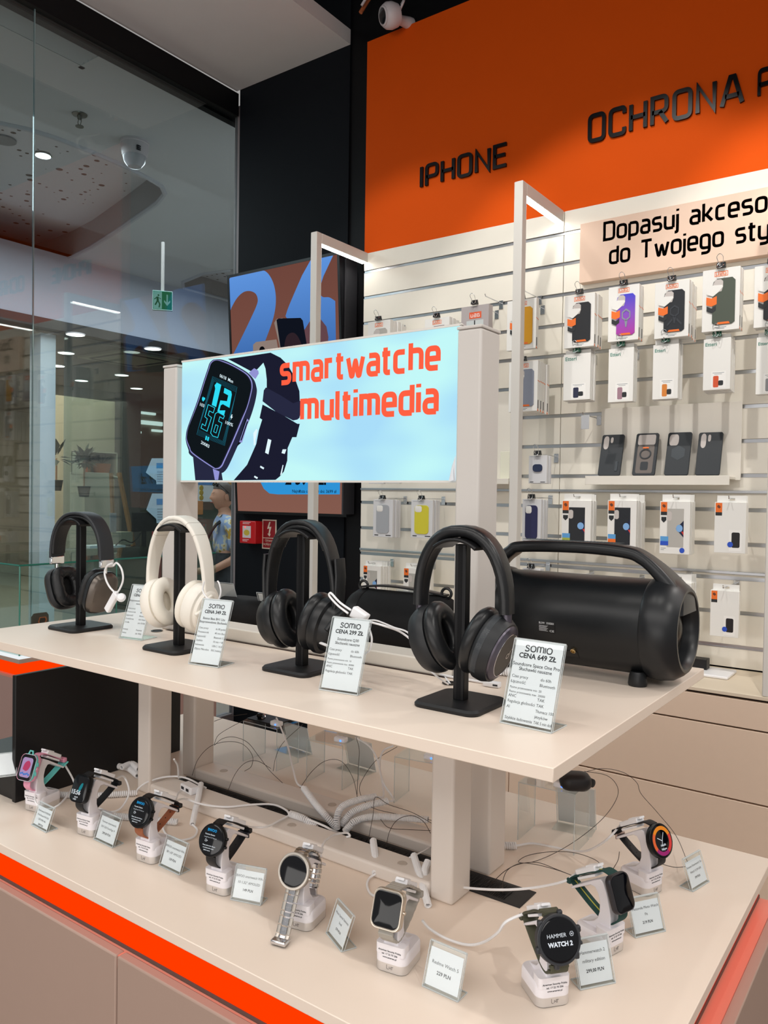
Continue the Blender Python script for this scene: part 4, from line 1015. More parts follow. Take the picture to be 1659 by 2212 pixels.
for y in (.009, -.010): MB().bx(tuple(face_pt(.0225, y, .005)), (.002, .004, .009)).build('side_button', M_turq, t, world=False, bevel=.0009)
W.append(watch('black square smartwatch showing 15:56 over a teal bird, on black strap', *WP[1], 'sq', .021, M_wblk, M_sili, size=(.043, .053), screen=scr_teal, hole=False, bez=.0012))
W.append(watch('round black smartwatch with white start text, on stitched brown leather strap', *WP[2], 'round', .021, M_wblk, M_bleat, under=M_brown, r=.0275, screen=BW, buckle=M_wblk, bez=.0035))
W.append(watch('round black smartwatch with white start text, on black silicone strap', *WP[3], 'round', .021, M_wblk, M_sili, r=.0268, screen=BW, buckle=M_ggrey, bez=.0015))
def steel(t, half):
    up = [(.008,.113),(.020,.118),(.034,.114),(.052,.100),(.062,.080),(.058,.060),(.050,.045)]
    dn = [(-.009,.071),(-.016,.058),(-.024,.042),(-.032,.026),(-.040,.011),(-.047,.0045)]
    for nm, path, n in (('upper_bracelet', up, 15), ('lower_bracelet', dn, 14)):
        P = catmull([uz(*p) for p in path], 10); L = len(P); a, b = MB(), MB()
        for i in range(n):
            q0, q1 = P[int(i*(L-1)/n)], P[int((i+.86)*(L-1)/n)]
            if (q1-q0).length < 1e-4: continue
            d = (q1-q0).normalized(); u_ = V((0, -d.z, d.y))
            for x, w_ in ((-.0088, .0062), (.0088, .0062)): a.sweep([q0+EX*x, q1+EX*x], rrect(w_, .003, .0008, 2), u_)
            b.sweep([q0+d*.0015, q1+d*.0012], rrect(.0112, .0034, .001, 2), u_)
        o = a.build(nm, M_steel2, t, world=False); b.build('centre_links', M_steel, o, world=False)
    MB().bx(tuple(uz(-.046, .0058)), (.026, .018, .007)).build('clasp', M_steel, t, world=False, bevel=.002)
    MB().bx(tuple(uz(.050, .040)), (.020, .006, .012)).build('clasp', M_steel, t, world=False, bevel=.001)
W.append(watch('round silver smartwatch with open steel bracelet hanging to the counter', *WP[4], 'round', .02, M_steel2, M_steel2, r=.0275, bez=.0035, strap_mb=steel))
def ridged(t, half):
    tp, bp = face_pt(0, half*.96, .001), face_pt(0, -half*.96, .001)
    top = [(tp.y+.031, tp.z)]+TOPS[1:]; bot = [(bp.y+.031, bp.z), (bp.y+.031-.002, bp.z-.009)]+BOTS[2:]
    for nm, path in (('upper_strap', top), ('lower_strap', bot)):
        P = catmull([uz(*p) for p in path], 8); ups = []; prof = []
        for i in range(len(P)):
            d = (P[min(i+1, len(P)-1)]-P[max(i-1, 0)]).normalized(); ups.append(V((0, -d.z, d.y))); prof.append(rrect(.0235, .0028+.0016*(math.sin(i*1.35) > .0), .001, 2))
        MB().sweep(P, prof, ups).build(nm, M_lgrey, t, world=False, smooth=25)
    q = uz(.085, .0795); MB().bx(tuple(q), (.028, .007, .010)).build('keeper_loop', M_lgrey, t, world=False, bevel=.002)
    MB().bx(tuple(uz(.072, .072)), (.006, .002, .010)).build('buckle_pin', M_steel, t, world=False)
W.append(watch('large square champagne smartwatch with blank black screen and grey ridged strap', *WP[5], 'sq', .023, M_champ, M_lgrey, size=(.047, .054), bez=.0022, strap_mb=ridged, ct=.013))
W.append(watch('rugged round smartwatch with olive green strap reading HAMMER WATCH 2', *WP[6], 'round', .026, mp_('dark grey case', '#3c3e42', .5, metal=.3), M_olive, r=.0315, screen=scr_hammer, bez=.0030, ct=.013, th=.004))
t = W[-1]
for a in (18, 78, 138, 198, 258, 318):
    p = face_pt(.0318*math.cos(math.radians(a)), .0318*math.sin(math.radians(a)), .006); MB().bx(tuple(p), (.007, .007, .009)).build('case_guard', mat('dark grey case', '#3c3e42', .5), t, world=False, bevel=.002)
for i, (u, z) in enumerate(((.013,.119),(.023,.1205),(-.0105,.062),(-.007,.0545))):
    MB().bx(tuple(uz(u, z)), (.0275, .006, .0035)).build('strap_rib', M_olive, t, world=False, bevel=.001)
W.append(watch('dark square smartwatch on dark green woven strap with yellow stripe', *WP[7], 'sq', .021, M_ggrey, M_wov, size=(.043, .055), bez=.0012, hole=False, ct=.011, th=.0024))
t = W[-1]; P, U, _ = strap(BOTS[3:], .02, .02, .0024)
MB().sweep([p+u*.0014 for p, u in zip(P, U)], rrect(.0022, .0006, .0002, 1), U).build('yellow_stripe', mat('yellow thread', '#b9b34a', .8), t, world=False)
P, U, _ = strap(TOPS, .02, .02, .0024); MB().sweep([p-u*.0015 for p, u in zip(P, U)] if U[3].z < 0 else [p+u*.0015 for p, u in zip(P, U)], rrect(.0022, .0006, .0002, 1), U).build('yellow_stripe', mat('yellow thread', '#b9b34a', .8), t, world=False)
W.append(watch('round black smartwatch with orange and purple dial on black strap', *WP[8], 'round', .020, M_wblk, M_sili, r=.0285, screen=scr_orange, buckle=mp_('rose steel', '#b9a39a', .3, metal=.9), bez=.0015))
CLIPS = [clip(w_) for w_ in W]

# small price stands, one per watch
def small_card(rows, price, k=1.0):
    def f(mb, w, h, P, u, v):
        y = h*(.76 if len(rows) > 1 else .62)
        for r in rows: write(mb, r, P(w*.5, y), u, v, .0064*k, 'c', 0, min(w*.90, text_tris(r, 0)[2]*.0064*k)); y -= h*.20
        write(mb, price, P(w*.5, y-h*.03), u, v, .0064*k, 'c', .022)
    return f
GS = 'small clear price stands on the counter'
for lab, pl, pr_, rows, price, ht, k in (
    ('small price stand for the childrens watch, at the left end of the counter', (66.5, 1783), (98, 1800), ['Smartwatch FOREVER', 'Kids Boost KW-530', 'GPS WiFi 4G'], '549 PLN', .044, .80),
    ('small price stand reading 299,00 PLN beside the black square watch', (201, 1814), (241.5, 1833), ['Forever smartwatch', 'SW 330 ForeVigo 4'], '299,00 PLN', .050, .86),
    ('small price stand reading 159 PLN beside the brown strap watch', (341.7, 1871), (386, 1892), ['BWOO smartwatch WA-', '08 1,43" AMOLED'], '159 PLN', .050, .86),
    ('small price stand reading 149 PLN beside the black silicone strap watch', (497, 1945), (562, 1958), ['BWOO smartwatch WA-', '10 1,32" AMOLED'], '149 PLN', .052, .86),
    ('small price stand turned aside reading 579 PLN beside the steel watch', (703, 2017), (736, 2058), ['Moto Special Stainless', 'Steel'], '579 PLN', .050, .78),
    ('small price stand reading Realme Watch 5 in front of the counter frame', (911, 2132), (988, 2167), ['Realme Watch 5'], '229 PLN', .056, 1.0),
    ('small price stand reading military edition beside the olive green watch', (1255, 2141), (1331, 2125), ['Hammerwatch 2', 'military edition'], '299,00 PLN', .058, .95),
    ('small price stand reading Moto Watch Fit behind the dark green strap watch', (1374, 2028), (1439, 2013), ['Motorola Moto Watch', 'Fit'], '219 PLN', .052, .86),
    ('small price stand at the far right beside the orange dial watch', (1498, 1928), (1533.5, 1906), ['Forever Smartwatch Go', 'Watch X JW-600'], '199 PLN', .050, .80)):
    acrylic_stand(lab, pl, pr_, ht, 20, small_card(rows, price, k), z=ZT, foot=.026, paper_top=.007, group=GS, name='small_price_stand')
# ------------------------------------------------------------------ hanging packs on the slatwall
M_pk = mat('white carton', '#efeeea', .5); M_pk2 = mat('carton side', '#e4e1dc', .55)
M_hookm = mat('hook chrome', '#cfd1d4', .18, 1.0); M_bclip = mat('black binder clip', '#16181a', .35, .3); M_gclip = mat('green binder clip', '#1d5a45', .35)
M_po, M_pd, M_pb = mat('orange print', '#f2752a', .5), mat('dark print', '#2a2d30', .5), mat('blue print', '#2b55c8', .4)
M_grn = mat('green print', '#5f9486', .6); M_gry = mat('grey print pack', '#9aa0a6', .6); M_sky = mat('sky picture', '#5fa3dd', .6); M_grass = mat('grass picture', '#a7b450', .6)
M_win = mat('pack window tint', '#c9c2be', .3)
ORD = ['', 'second', 'third', 'fourth', 'fifth', 'sixth']
def hook(x, z, yf, label, clipm=None, tip=True):
    """wire hook in the slatwall; tip is bent up in front of the packs"""
    t = thing('display_hook', label, 'hook', (x, YS, z), group='chrome hooks on the slatwall')
    MB().box((x-.011, YS-.0035, z-.030), (x+.011, YS-.001, z+.012)).build('hook_plate', M_hookm, t, bevel=.001)
    MB().tube(catmull([(x, YS-.002, z), (x, (YS+yf)/2, z), (x, yf-.012, z), (x, yf-.022, z+.002), (x, yf-.028, z+.010)], 3), .0022, 7).build('hook_rod', M_hookm, t)
    if clipm:
        c = thing('binder_clip', label.replace('chrome hook', 'binder clip'), 'clip', (x, yf, z), group='binder clips at the hook tips')
        MB().loft([[(x-.016, yf-.010, z-.004), (x+.016, yf-.010, z-.004), (x+.016, yf+.010, z-.004), (x-.016, yf+.010, z-.004)], [(x-.016, yf-.002, z+.016), (x+.016, yf-.002, z+.016), (x+.016, yf+.002, z+.016), (x-.016, yf+.002, z+.016)]]).build('clip_body', clipm, c)
        for s in (-1, 1):
            MB().tube(catmull([(x-.008, yf-.006, z+.012), (x-.011, yf-.02*1-s*.004, z+.012+s*.016+.004), (x, yf-.028, z+.012+s*.026+.004), (x+.011, yf-.02-s*.004, z+.012+s*.016+.004), (x+.008, yf-.006, z+.012)], 4), .0011, 5).build('clip_handle', M_hookm, c)
class Pk:
    """front face of a pack in metres, measured off the plane y = yf"""
    def __init__(s, l, r, top, bot, yf):
        cm = (top+bot)/2; cxp = (l+r)/2
        s.x0, s.x1 = AY(l, cm, yf).x, AY(r, cm, yf).x; s.z1, s.z0 = AY(cxp, top, yf).z, AY(cxp, bot, yf).z
        s.yf = yf; s.w, s.h = s.x1-s.x0, s.z1-s.z0; s.cx = (s.x0+s.x1)/2
    def P(s, u, v, d=0.0): return V((s.x0+u*s.w, s.yf-d, s.z0+v*s.h))
    def poly(s, mb, pts, d=.0004): return mb.poly([s.P(u, v, d) for u, v in pts])
    def rect(s, mb, u0, v0, u1, v1, d=.0004): return s.poly(mb, [(u0,v0),(u1,v0),(u1,v1),(u0,v1)], d)
def carton(k, t, th, tab=0.0, m=None):
    MB().box((k.x0, k.yf, k.z0), (k.x1, k.yf+th, k.z1)).build('carton', m or M_pk, t, bevel=.0012)
    if tab:
        mb = MB(); c = k.cx; za, zb = k.z1, k.z1+tab; w = k.w*.5
        for a, b in ((k.x0+.004, c-.012), (c+.012, k.x1-.004)): mb.box((a, k.yf+th-.0015, za-.002), (b, k.yf+th, zb))
        mb.box((c-.012, k.yf+th-.0015, zb-tab*.35), (c+.012, k.yf+th, zb)); mb.box((c-.012, k.yf+th-.0015, za-.002), (c+.012, k.yf+th, za+tab*.25)); mb.build('hang_tab', m or M_pk, t)
def pack_root(k, label, grp): return thing('phone_case_pack', label, 'pack', (k.cx, k.yf, k.z0), group=grp)
def uag(k, t, case, shade, pattern=None, th=.026, badge=True):
    carton(k, t, th)
    mb = MB(); k.rect(mb, .32, .875, .68, .955, .0003); mb.build('logo_box', M_po, t, smooth=0)
    mb = MB(); k.rect(mb, .335, .885, .665, .945, .0005); mb.build('logo_ground', M_pk, t, smooth=0)
    mb = MB()
    u, v = V((1, 0, 0)), V((0, 0, 1)); sx = k.w*.27/16.5
    for i, st in enumerate(([[(0,5),'s',(0,0),(4,0),'s',(4,5)]], [[(0,5),'s',(4,5),'s',(4,0),'s',(0,0),'s',(0,2.5),'s',(4,2.5)]], [[(4,5),'s',(0,5),'s',(0,0),'s',(4,0),'s',(4,2.6),'s',(2,2.6)]])): strokes(mb, st, k.P(.365, .897, .0007)+u*(i*6*sx), u, v, sx, 1.1, 0, .2)
    mb.build('logo', M_po, t, smooth=0)
    oct_ = [(.28,.13),(.38,.095),(.80,.095),(.88,.13),(.88,.79),(.80,.84),(.40,.84),(.30,.79),(.28,.74)]
    mb = MB(); mb.loft([[k.P(a, b, .0002) for a, b in oct_], [k.P(a, b, .0035) for a, b in oct_]]); cs = mb.build('phone_case', case, t, bevel=.001)
    mb = MB(); k.poly(mb, [(.30,.76),(.30,.66),(.36,.62),(.52,.63),(.56,.70),(.56,.79),(.50,.825),(.36,.825)], .0040); mb.build('camera_window', M_win, cs, smooth=0)
    if pattern: pattern(k, cs)
    mb = MB(); k.poly(mb, [(.40,.10),(.76,.10),(.73,.135),(.44,.135)], .0045); mb.build('orange_tab', M_po, t, smooth=0)
    if badge:
        mb = MB(); k.poly(mb, [(.12,.43),(.265,.40),(.40,.43),(.40,.56),(.26,.53),(.12,.56)], .0045); mb.build('badge', M_po, t, smooth=0)
        mb = MB(); k.poly(mb, [(.13,.41),(.265,.37),(.38,.41),(.38,.33),(.265,.29),(.13,.33)], .0045); mb.build('badge', M_pd, t, smooth=0)
        mb = MB(); k.poly(mb, [(.13,.60),(.30,.56),(.44,.62),(.56,.70),(.54,.73),(.30,.74),(.13,.68)], .0050); mb.build('badge', M_pk, t, smooth=0)
    mb = MB()
    for i, (a, b, c) in enumerate(((.35,.66,.052), (.40,.61,.030))): k.rect(mb, a, c, b, c+.010)
    mb.build('small_print', M_gry, t, smooth=0)
    mb = MB(); x = k.x1+.0003
    mb.poly([(x, k.yf+.004, k.z0+k.h*.05), (x, k.yf+.012, k.z0+k.h*.05), (x, k.yf+.012, k.z0+k.h*.22), (x, k.yf+.004, k.z0+k.h*.22)]); mb.build('side_print', M_pd, t, smooth=0)
    mb = MB(); mb.poly([(x, k.yf+.001, k.z0), (x, k.yf+.014, k.z0), (x, k.yf+.004, k.z0+.014)]).poly([(x, k.yf, k.z0+k.h*.60), (x, k.yf+th, k.z0+k.h*.57), (x, k.yf+th, k.z0+k.h*.585), (x, k.yf, k.z0+k.h*.615)]); mb.build('side_print', M_po, t, smooth=0)
def pat_hex(m, sc=1.0, only=False):
    def f(k, cs):
        mb = MB(); A = [(.60+.14*sc*math.cos(math.radians(a)), .46+.10*sc*math.sin(math.radians(a))) for a in range(30, 390, 60)]; B = [(.60+.10*sc*math.cos(math.radians(a)), .46+.07*sc*math.sin(math.radians(a))) for a in range(30, 390, 60)]
        for i in range(6): j = (i+1) % 6; k.poly(mb, [A[i], A[j], B[j], B[i]], .0048)
        k.poly(mb, [(.55,.37),(.65,.37),(.62,.24),(.58,.24)], .0048)
        if not only:
            for s in (-1, 1): k.poly(mb, [(.60+s*.05,.30),(.60+s*.20,.20),(.60+s*.22,.235),(.60+s*.07,.335)], .0048)
        mb.build('case_pattern', m, cs, smooth=0)
    return f
def etteri(k, t, col, th=.016):
    carton(k, t, th, k.h*.085)
    mb = MB(); write(mb, 'Etteri', k.P(.06, .86, .0005), (1, 0, 0), (0, 0, 1), k.w*.19, 'l', .02); mb.build('print', M_grn, t, smooth=0)
    mb = MB(); k.rect(mb, .30, .03, .84, .36); mb.build('label', mat('label white', '#f6f5f2', .4), t, smooth=0)
    mb = MB(); k.rect(mb, .36, .325, .78, .335, .0006); k.rect(mb, .42, .300, .70, .308, .0006); mb.build('small_print', M_gry, t, smooth=0)
    mb = MB(); mb.poly([k.P(a, b, .0007) for a, b in [(.48+x, .16+y*.62) for x, y in rrect(.20, .36, .04, 3)]]); mb.build('phone_picture', mat('picture '+col, col, .5), t, smooth=0)
    mb = MB(); mb.poly([k.P(.66+x, .13+y*.6, .0010) for x, y in rrect(.18, .16, .04, 3)]); mb.build('badge', M_pd, t, smooth=0)
def spig(k, t, win, th=.02, plain=False, pic=True, mark=True):
    carton(k, t, th, k.h*.13)
    mb = MB(); k.rect(mb, .03, .80, .24, .985); mb.build('orange_flag', M_po, t, smooth=0)
    mb = MB(); strokes(mb, [[(-1.5,0),'s',(0,1.5)], [(1.5,0),'s',(0,-1.5)], [(-1,-1),'s',(1,1)]], k.P(.135, .91, .0008), (1, 0, 0), (0, 0, 1), k.w*.035, .8, 0, 0); k.rect(mb, .03, .735, .24, .80, .0005); mb.build('flag_print', M_pd, t, smooth=0)
    if plain:
        mb = MB(); k.rect(mb, .48, .04, .88, .46); mb.build('label', mat('label white', '#f6f5f2', .4), t, smooth=0)
        mb = MB(); mb.poly([k.P(.69+x, .26+y*.6, .0008) for x, y in rrect(.26, .50, .05, 3)]); mb.build('phone_picture', mat('picture black', '#1f1d20', .4), t, smooth=0)
        mb = MB(); mb.poly([k.P(.52+x*.09, .17+y*.055, .0012) for x, y in circle(1, 16)]); mb.build('sticker', M_pb, t, smooth=0)
        return
    mb = MB(); k.rect(mb, .25, .13, .80, .86); mb.build('window', win, t, smooth=0)
    mb = MB(); mb.poly([k.P(.32+x, .72+y*.6, .0007) for x, y in rrect(.16, .30, .07, 4)]); mb.build('camera_window', M_win, t, smooth=0)
    mb = MB(); k.poly(mb, [(.54,.48),(.80,.64),(.80,.32)], .0008); mb.build('corner_card', mat('navy print', '#16203f', .4), t, smooth=0)
    mb = MB(); mb.poly([k.P(.66+x*.11, .49+y*.07, .0012) for x, y in circle(1, 20)]); mb.build('sticker', mat('light blue print', '#86b4e8', .4), t, smooth=0)
    mb = MB(); k.poly(mb, [(.72,.43),(.80,.43),(.80,.36)], .0010); mb.build('corner_card', mat('red print', '#d23b35', .4), t, smooth=0)
    mb = MB(); k.rect(mb, .03, .24, .30, .33, .0010); mb.build('picture', M_sky, t, smooth=0)
    mb = MB(); k.rect(mb, .03, .16, .30, .24, .0010); mb.build('picture', M_grass if pic == 1 else (M_po if pic == 2 else M_pb), t, smooth=0)
    mb = MB(); mb.poly([k.P(.76+x*.085, .075+y*.05, .0010) for x, y in circle(1, 18)]); mb.build('sticker', M_pb, t, smooth=0)
    mb = MB(); k.poly(mb, [(.05,.70),(.22,.70),(.22,.64),(.135,.59),(.05,.64)], .0006); mb.build('badge', M_pd, t, smooth=0)
    mb = MB(); k.rect(mb, .05, .10, .22, .11); k.rect(mb, .05, .07, .16, .08); mb.build('small_print', M_gry, t, smooth=0)
def clearbox(k, t, col, th=.02, earbud=False):
    carton(k, t, th, 0, mat('pale grey carton', '#dcdde0', .35))
    c = mat('case '+col, col, .5)
    if earbud:
        mb = MB(); mb.loft([[k.P(.5+x, .55+y*.6, .0003) for x, y in rrect(.52, .46, .16, 5)], [k.P(.5+x, .55+y*.6, .006) for x, y in rrect(.5, .44, .16, 5)]]); mb.build('earbud_case', c, t)
    else:
        mb = MB(); mb.loft([[k.P(.5+x, .48+y*.5, .0003) for x, y in rrect(.66, 1.52, .16, 5)], [k.P(.5+x, .48+y*.5, .004) for x, y in rrect(.64, 1.50, .16, 5)]]); cs = mb.build('phone_case', c, t)
        mb = MB(); mb.loft([[k.P(.36+x, .76+y*.5, .0042) for x, y in rrect(.32, .34, .10, 5)], [k.P(.36+x, .76+y*.5, .0048) for x, y in rrect(.30, .32, .10, 5)]]); mb.build('camera_window', M_pk, cs)
    mb = MB(); k.rect(mb, .08, .035, .28, .06); k.rect(mb, .66, .035, .92, .06); mb.build('small_print', M_pd, t, smooth=0)
    mb = MB(); k.rect(mb, .08, .955, .55, .965); mb.build('small_print', M_gry, t, smooth=0)
C_ = lambda n, c, r=.45: mat('case '+n, c, r)
M_purp = bpy.data.materials.new('violet fade case'); M_purp.use_nodes = True
nt = M_purp.node_tree; tc = nt.nodes.new('ShaderNodeTexCoord'); sp = nt.nodes.new('ShaderNodeSeparateXYZ'); rp = nt.nodes.new('ShaderNodeValToRGB')
nt.links.new(tc.outputs['Generated'], sp.inputs[0]); nt.links.new(sp.outputs['Z'], rp.inputs[0]); nt.links.new(rp.outputs[0], nt.nodes['Principled BSDF'].inputs['Base Color'])
rp.color_ramp.elements[0].color = lin('#b32fa5'); rp.color_ramp.elements[1].color = lin('#3c3fd0'); rp.color_ramp.elements.new(.5).color = lin('#8a4fc4')
dk = C_('charcoal', '#26282c'); dk2 = C_('ink', '#22262c'); grn = C_('forest', '#4d554a'); yel = C_('yellow', '#e5a51e'); clr = C_('clear', '#b9b6b0', .2); plum = C_('plum', '#4b2740')
lg = C_('light grey relief', '#8d93a3'); dkl = C_('dark relief', '#34383f')
G1 = 'phone case packs with orange logo'; G2 = 'white packs with small phone picture'; G3 = 'packs with orange corner flag'; G4 = 'pale packs with one plain case'
PACKS = [
 ('u', 1219,1284,636,750, 3.215, 3, 'white pack with plain black phone case under the pink board', (dk, dk, None)),
 ('u', 1314,1380,617,736, 3.215, 2, 'white pack with violet and magenta phone case', (M_purp, lg, pat_hex(lg, 1.15, True))),
 ('u', 1414,1488,608,729, 3.215, 4, 'white pack with dark phone case bearing a raised hexagon', (dk2, dkl, pat_hex(dkl, 1.1))),
 ('u', 1517,1598,580,714, 3.215, 2, 'white pack with dark green phone case', (grn, grn, None)),
 ('u', 1629,1706,571,705, 3.215, 2, 'white pack with black phone case cut by the right photo edge', (dk, dk, None)),
 ('u', 1095,1158,647,755, 3.215, 1, 'white pack with yellow phone case behind the light gate post', (yel, dk, None)),
 ('u', 1099,1161,781,889, 3.215, 4, 'white pack with grey phone case behind the light gate post', (lg, dk, None)),
 ('u', 794,842,693,800, 3.215, 5, 'white pack with clear phone case above the sign top, leftmost', (clr, clr, None)),
 ('u', 917,970,687,795, 3.215, 3, 'white pack with plum phone case above the lit sign', (plum, plum, None)),
 ('e', 1217,1275,764,864, 3.235, 4, 'white pack with navy phone picture', '#2b2f49'),
 ('e', 1314,1368,752,868, 3.235, 3, 'white pack with mauve phone picture', '#a5818f'),
 ('e', 1410,1465,743,862, 3.235, 3, 'white pack with orange and white phone picture', '#dd8637'),
 ('e', 1519,1578,731,842, 3.235, 4, 'white pack with orange red phone picture', '#d9572f'),
 ('e', 1633,1690,727,851, 3.235, 2, 'white pack at the right photo edge below the black case', '#8f9093'),
 ('s', 1213,1276,1081,1188, 3.235, 3, 'flagged pack with black case and green field picture', (dk, 1)),
 ('s', 1312,1374,1081,1191, 3.235, 6, 'flagged pack with black case and orange picture', (dk2, 2)),
 ('s', 1425,1490,1083,1197, 3.235, 4, 'flagged pack with clear case and blue picture', (clr, 3)),
 ('p', 1543,1611,1085,1195, 3.235, 2, 'flagged white carton with small black phone picture, middle row', None),
 ('s', 784,822,1222,1296, 3.255, 4, 'flagged pack with white and orange case left of the black speaker', (clr, 2)),
 ('s', 871,918,1228,1308, 3.255, 4, 'flagged pack behind the large headphones', (clr, 1)),
 ('s', 1212,1276,1252,1352, 3.255, 3, 'flagged pack behind the boombox handle, left one', (dk, 1)),
 ('s', 1323,1390,1262,1362, 3.255, 2, 'flagged pack behind the boombox handle, right one', (clr, 3)),
 ('p', 1432,1492,1258,1390, 3.255, 3, 'plain white carton behind the right end of the boombox', None),
 ('p', 1534,1596,1276,1376, 3.235, 1, 'flagged white carton with small black phone picture, lowest row', None),
 ('c', 806,848,1079,1160, 3.235, 3, 'pale pack with light grey phone case below the sign', ('#a9adb3', 0)),
 ('c', 888,934,1080,1162, 3.235, 3, 'pale pack with yellow phone case below the sign', ('#d8cf3c', 0)),
 ('c', 1128,1168,1078,1174, 3.235, 3, 'pale pack with navy phone case right of the gate post', ('#2b2d55', 0)),
 ('c', 1142,1181,984,1044, 3.235, 2, 'pale pack with navy earbud case', ('#283452', 1)),
 ('c', 1128,1166,1228,1300, 3.255, 2, 'pale pack just above the boombox body', ('#b9bdc4', 0)),
 ('c', 797,829,965,1045, 3.235, 1, 'pale pack showing under the sign bottom edge, left one', ('#a9adb3', 0)),
 ('c', 834,864,965,1044, 3.235, 1, 'pale pack showing under the sign bottom edge, right one', ('#8a8f98', 0)),
]
for kd, l, r, tp, bt, yf, n, lab, prm in PACKS:
    k = Pk(l, r, tp, bt, yf); grp = {'u': G1, 'e': G2, 's': G3, 'p': G3, 'c': G4}[kd]
    t = pack_root(k, lab if n == 1 else lab+', front of its hook', grp)
    th = {'u': .026, 'e': .014, 's': .018, 'p': .022, 'c': .020}[kd]
    if kd == 'u': uag(k, t, *prm)
    elif kd == 'e': etteri(k, t, prm, th)
    elif kd == 's': spig(k, t, prm[0], th, pic=prm[1])
    elif kd == 'p': spig(k, t, None, th, plain=True)
    else: clearbox(k, t, prm[0], th, prm[1])
    short = lab.split(' under')[0].split(' left of')[0]
    for i in range(1, n):
        m4 = Matrix.Translation(V((k.cx+random.uniform(-.001, .004)*i**.5, k.yf+i*(th+.0035), k.z0-random.uniform(0, .003)*i))) @ Matrix.Rotation(random.uniform(-.02, .035), 4, 'Z')
        dup(t, m4, ORD[i]+' pack behind the '+lab.replace('white pack with ', '').replace('pale pack with ', '').replace('flagged pack with ', ''), grp)
    zt_ = k.z1+(.006 if kd in 'uc' else k.h*(.05 if kd == 'e' else .075))
    hook(k.cx, zt_, yf-.004, 'chrome hook holding the '+lab, {'u': M_bclip, 'e': M_gclip, 's': None, 'p': None, 'c': M_bclip}[kd])
# box of an earbud case with grey window above the sign post
k = Pk(996, 1055, 660, 760, 3.22); t = thing('earbud_case_pack', 'grey box with orange logo block above the sign post', 'pack', (k.cx, k.yf, k.z0), group=G1)
carton(k, t, .04, 0, mat('grey carton', '#b4acac', .5))
mb = MB(); k.rect(mb, .30, .72, .74, .86, .0008); mb.build('logo_block', mat('orange logo block', '#e8623a', .5), t, smooth=0)
mb = MB()
for i, st in enumerate(([[(0,5),'s',(0,0),(4,0),'s',(4,5)]], [[(0,5),'s',(4,5),'s',(4,0),'s',(0,0),'s',(0,2.5),'s',(4,2.5)]], [[(4,5),'s',(0,5),'s',(0,0),'s',(4,0),'s',(4,2.6),'s',(2,2.6)]])): strokes(mb, st, k.P(.36+.12*i, .755, .0012), (1, 0, 0), (0, 0, 1), k.w*.018, 1.1, 0, .2)
mb.build('logo', M_pk, t, smooth=0)
mb = MB(); k.rect(mb, .20, .30, .82, .68, .0006); mb.build('window', mat('pale window', '#cfd6d6', .25), t, smooth=0)
mb = MB(); k.rect(mb, .48, .30, .52, .68, .001); mb.build('window_bar', M_pd, t, smooth=0)
hook(k.cx, k.z1+.008, 3.216, 'chrome hook holding the grey earbud box', M_bclip)
# empty hook with clear price plate
x = AY(1262, 905, 3.26); hook(x.x, AY(1258, 899, 3.30).z, 3.27, 'empty chrome hook left of the phone case ledge')
t = thing('price_plate', 'clear price plate hanging on the empty hook', 'price tag', AY(1262, 912, 3.245))
p = AY(1264, 912, 3.245); MB().bx(tuple(p), (.036, .002, .060)).build('plate', mat('frosted plate', '#c4c6ca', .2, .3), t, bevel=.001)
# chrome hooks beside packs
for px, py in ((1083, 655), (1166, 645)):
    q = AY(px, py, YS); hook(q.x, q.z, 3.30, 'spare chrome hook '+('left' if px < 1100 else 'right')+' of the yellow case pack')

# ledge with four leaning phone cases
a, b = AY(1294, 1030, 3.40), AY(1598, 1030, 3.40); zt_ = AY(1445, 874, 3.40).z; zb_ = AY(1445, 1030, 3.34).z
LW = mat('white acrylic ledge', '#e9e4da', .35)
t = thing('case_ledge', 'white wall ledge with back panel holding four dark phone cases', 'ledge', ((a.x+b.x)/2, 3.40, zb_), group='white ledges on the slatwall')
MB().box((a.x, 3.415, zb_-.012), (b.x, 3.422, zt_)).build('back_panel', LW, t, bevel=.001)
MB().box((a.x-.03, 3.315, zb_-.010), (b.x-.02, 3.415, zb_)).build('shelf_board', LW, t, bevel=.001)
MB().box((a.x-.03, 3.312, zb_-.034), (b.x-.02, 3.318, zb_+.004)).build('front_lip', LW, t, bevel=.001)
LED = (a.x, b.x, zb_)
def leaning_case(label, l, r, top, bot, col, extra):
    y0, lean = 3.345, math.radians(17); q0, q1 = AY(l, bot, y0), AY(r, bot, y0); w_ = q1.x-q0.x
    h_ = (AY((l+r)/2+4, top, y0+.045).z-zb_)/math.cos(lean)
    t = thing('phone_case', label, 'phone case', (q0.x, y0, zb_), group='dark phone cases on the white ledge')
    vv, nn = V((0, math.sin(lean), math.cos(lean))), V((0, -math.cos(lean), math.sin(lean))); o = V((q0.x, y0, zb_+.0035))
    F = lambda x, y, d=0: o+V((x*w_, 0, 0))+vv*(y*h_)+nn*d
    pr = [(x/w_+.5, y/h_+.5) for x, y in rrect(w_, h_, .009, 5)]
    MB().loft([[F(x, y, 0) for x, y in pr], [F(x, y, .010) for x, y in pr]]).build('case_shell', col, t, bevel=.002)
    extra(t, F, w_, h_); return t
M_slate = mat('slate case', '#2c3136', .5); M_slate2 = mat('slate relief', '#3c4349', .45); M_smoke = mat('smoky clear', '#77706c', .25)
def cut(t, F, pts, m=M_win, d=.0103, name='camera_cutout'): MB().poly([F(x, y, d) for x, y in pts]).build(name, m, t, smooth=0)
RR = lambda cx, cy, w, h, r: [(cx+x, cy+y) for x, y in rrect(w, h, r, 4)]
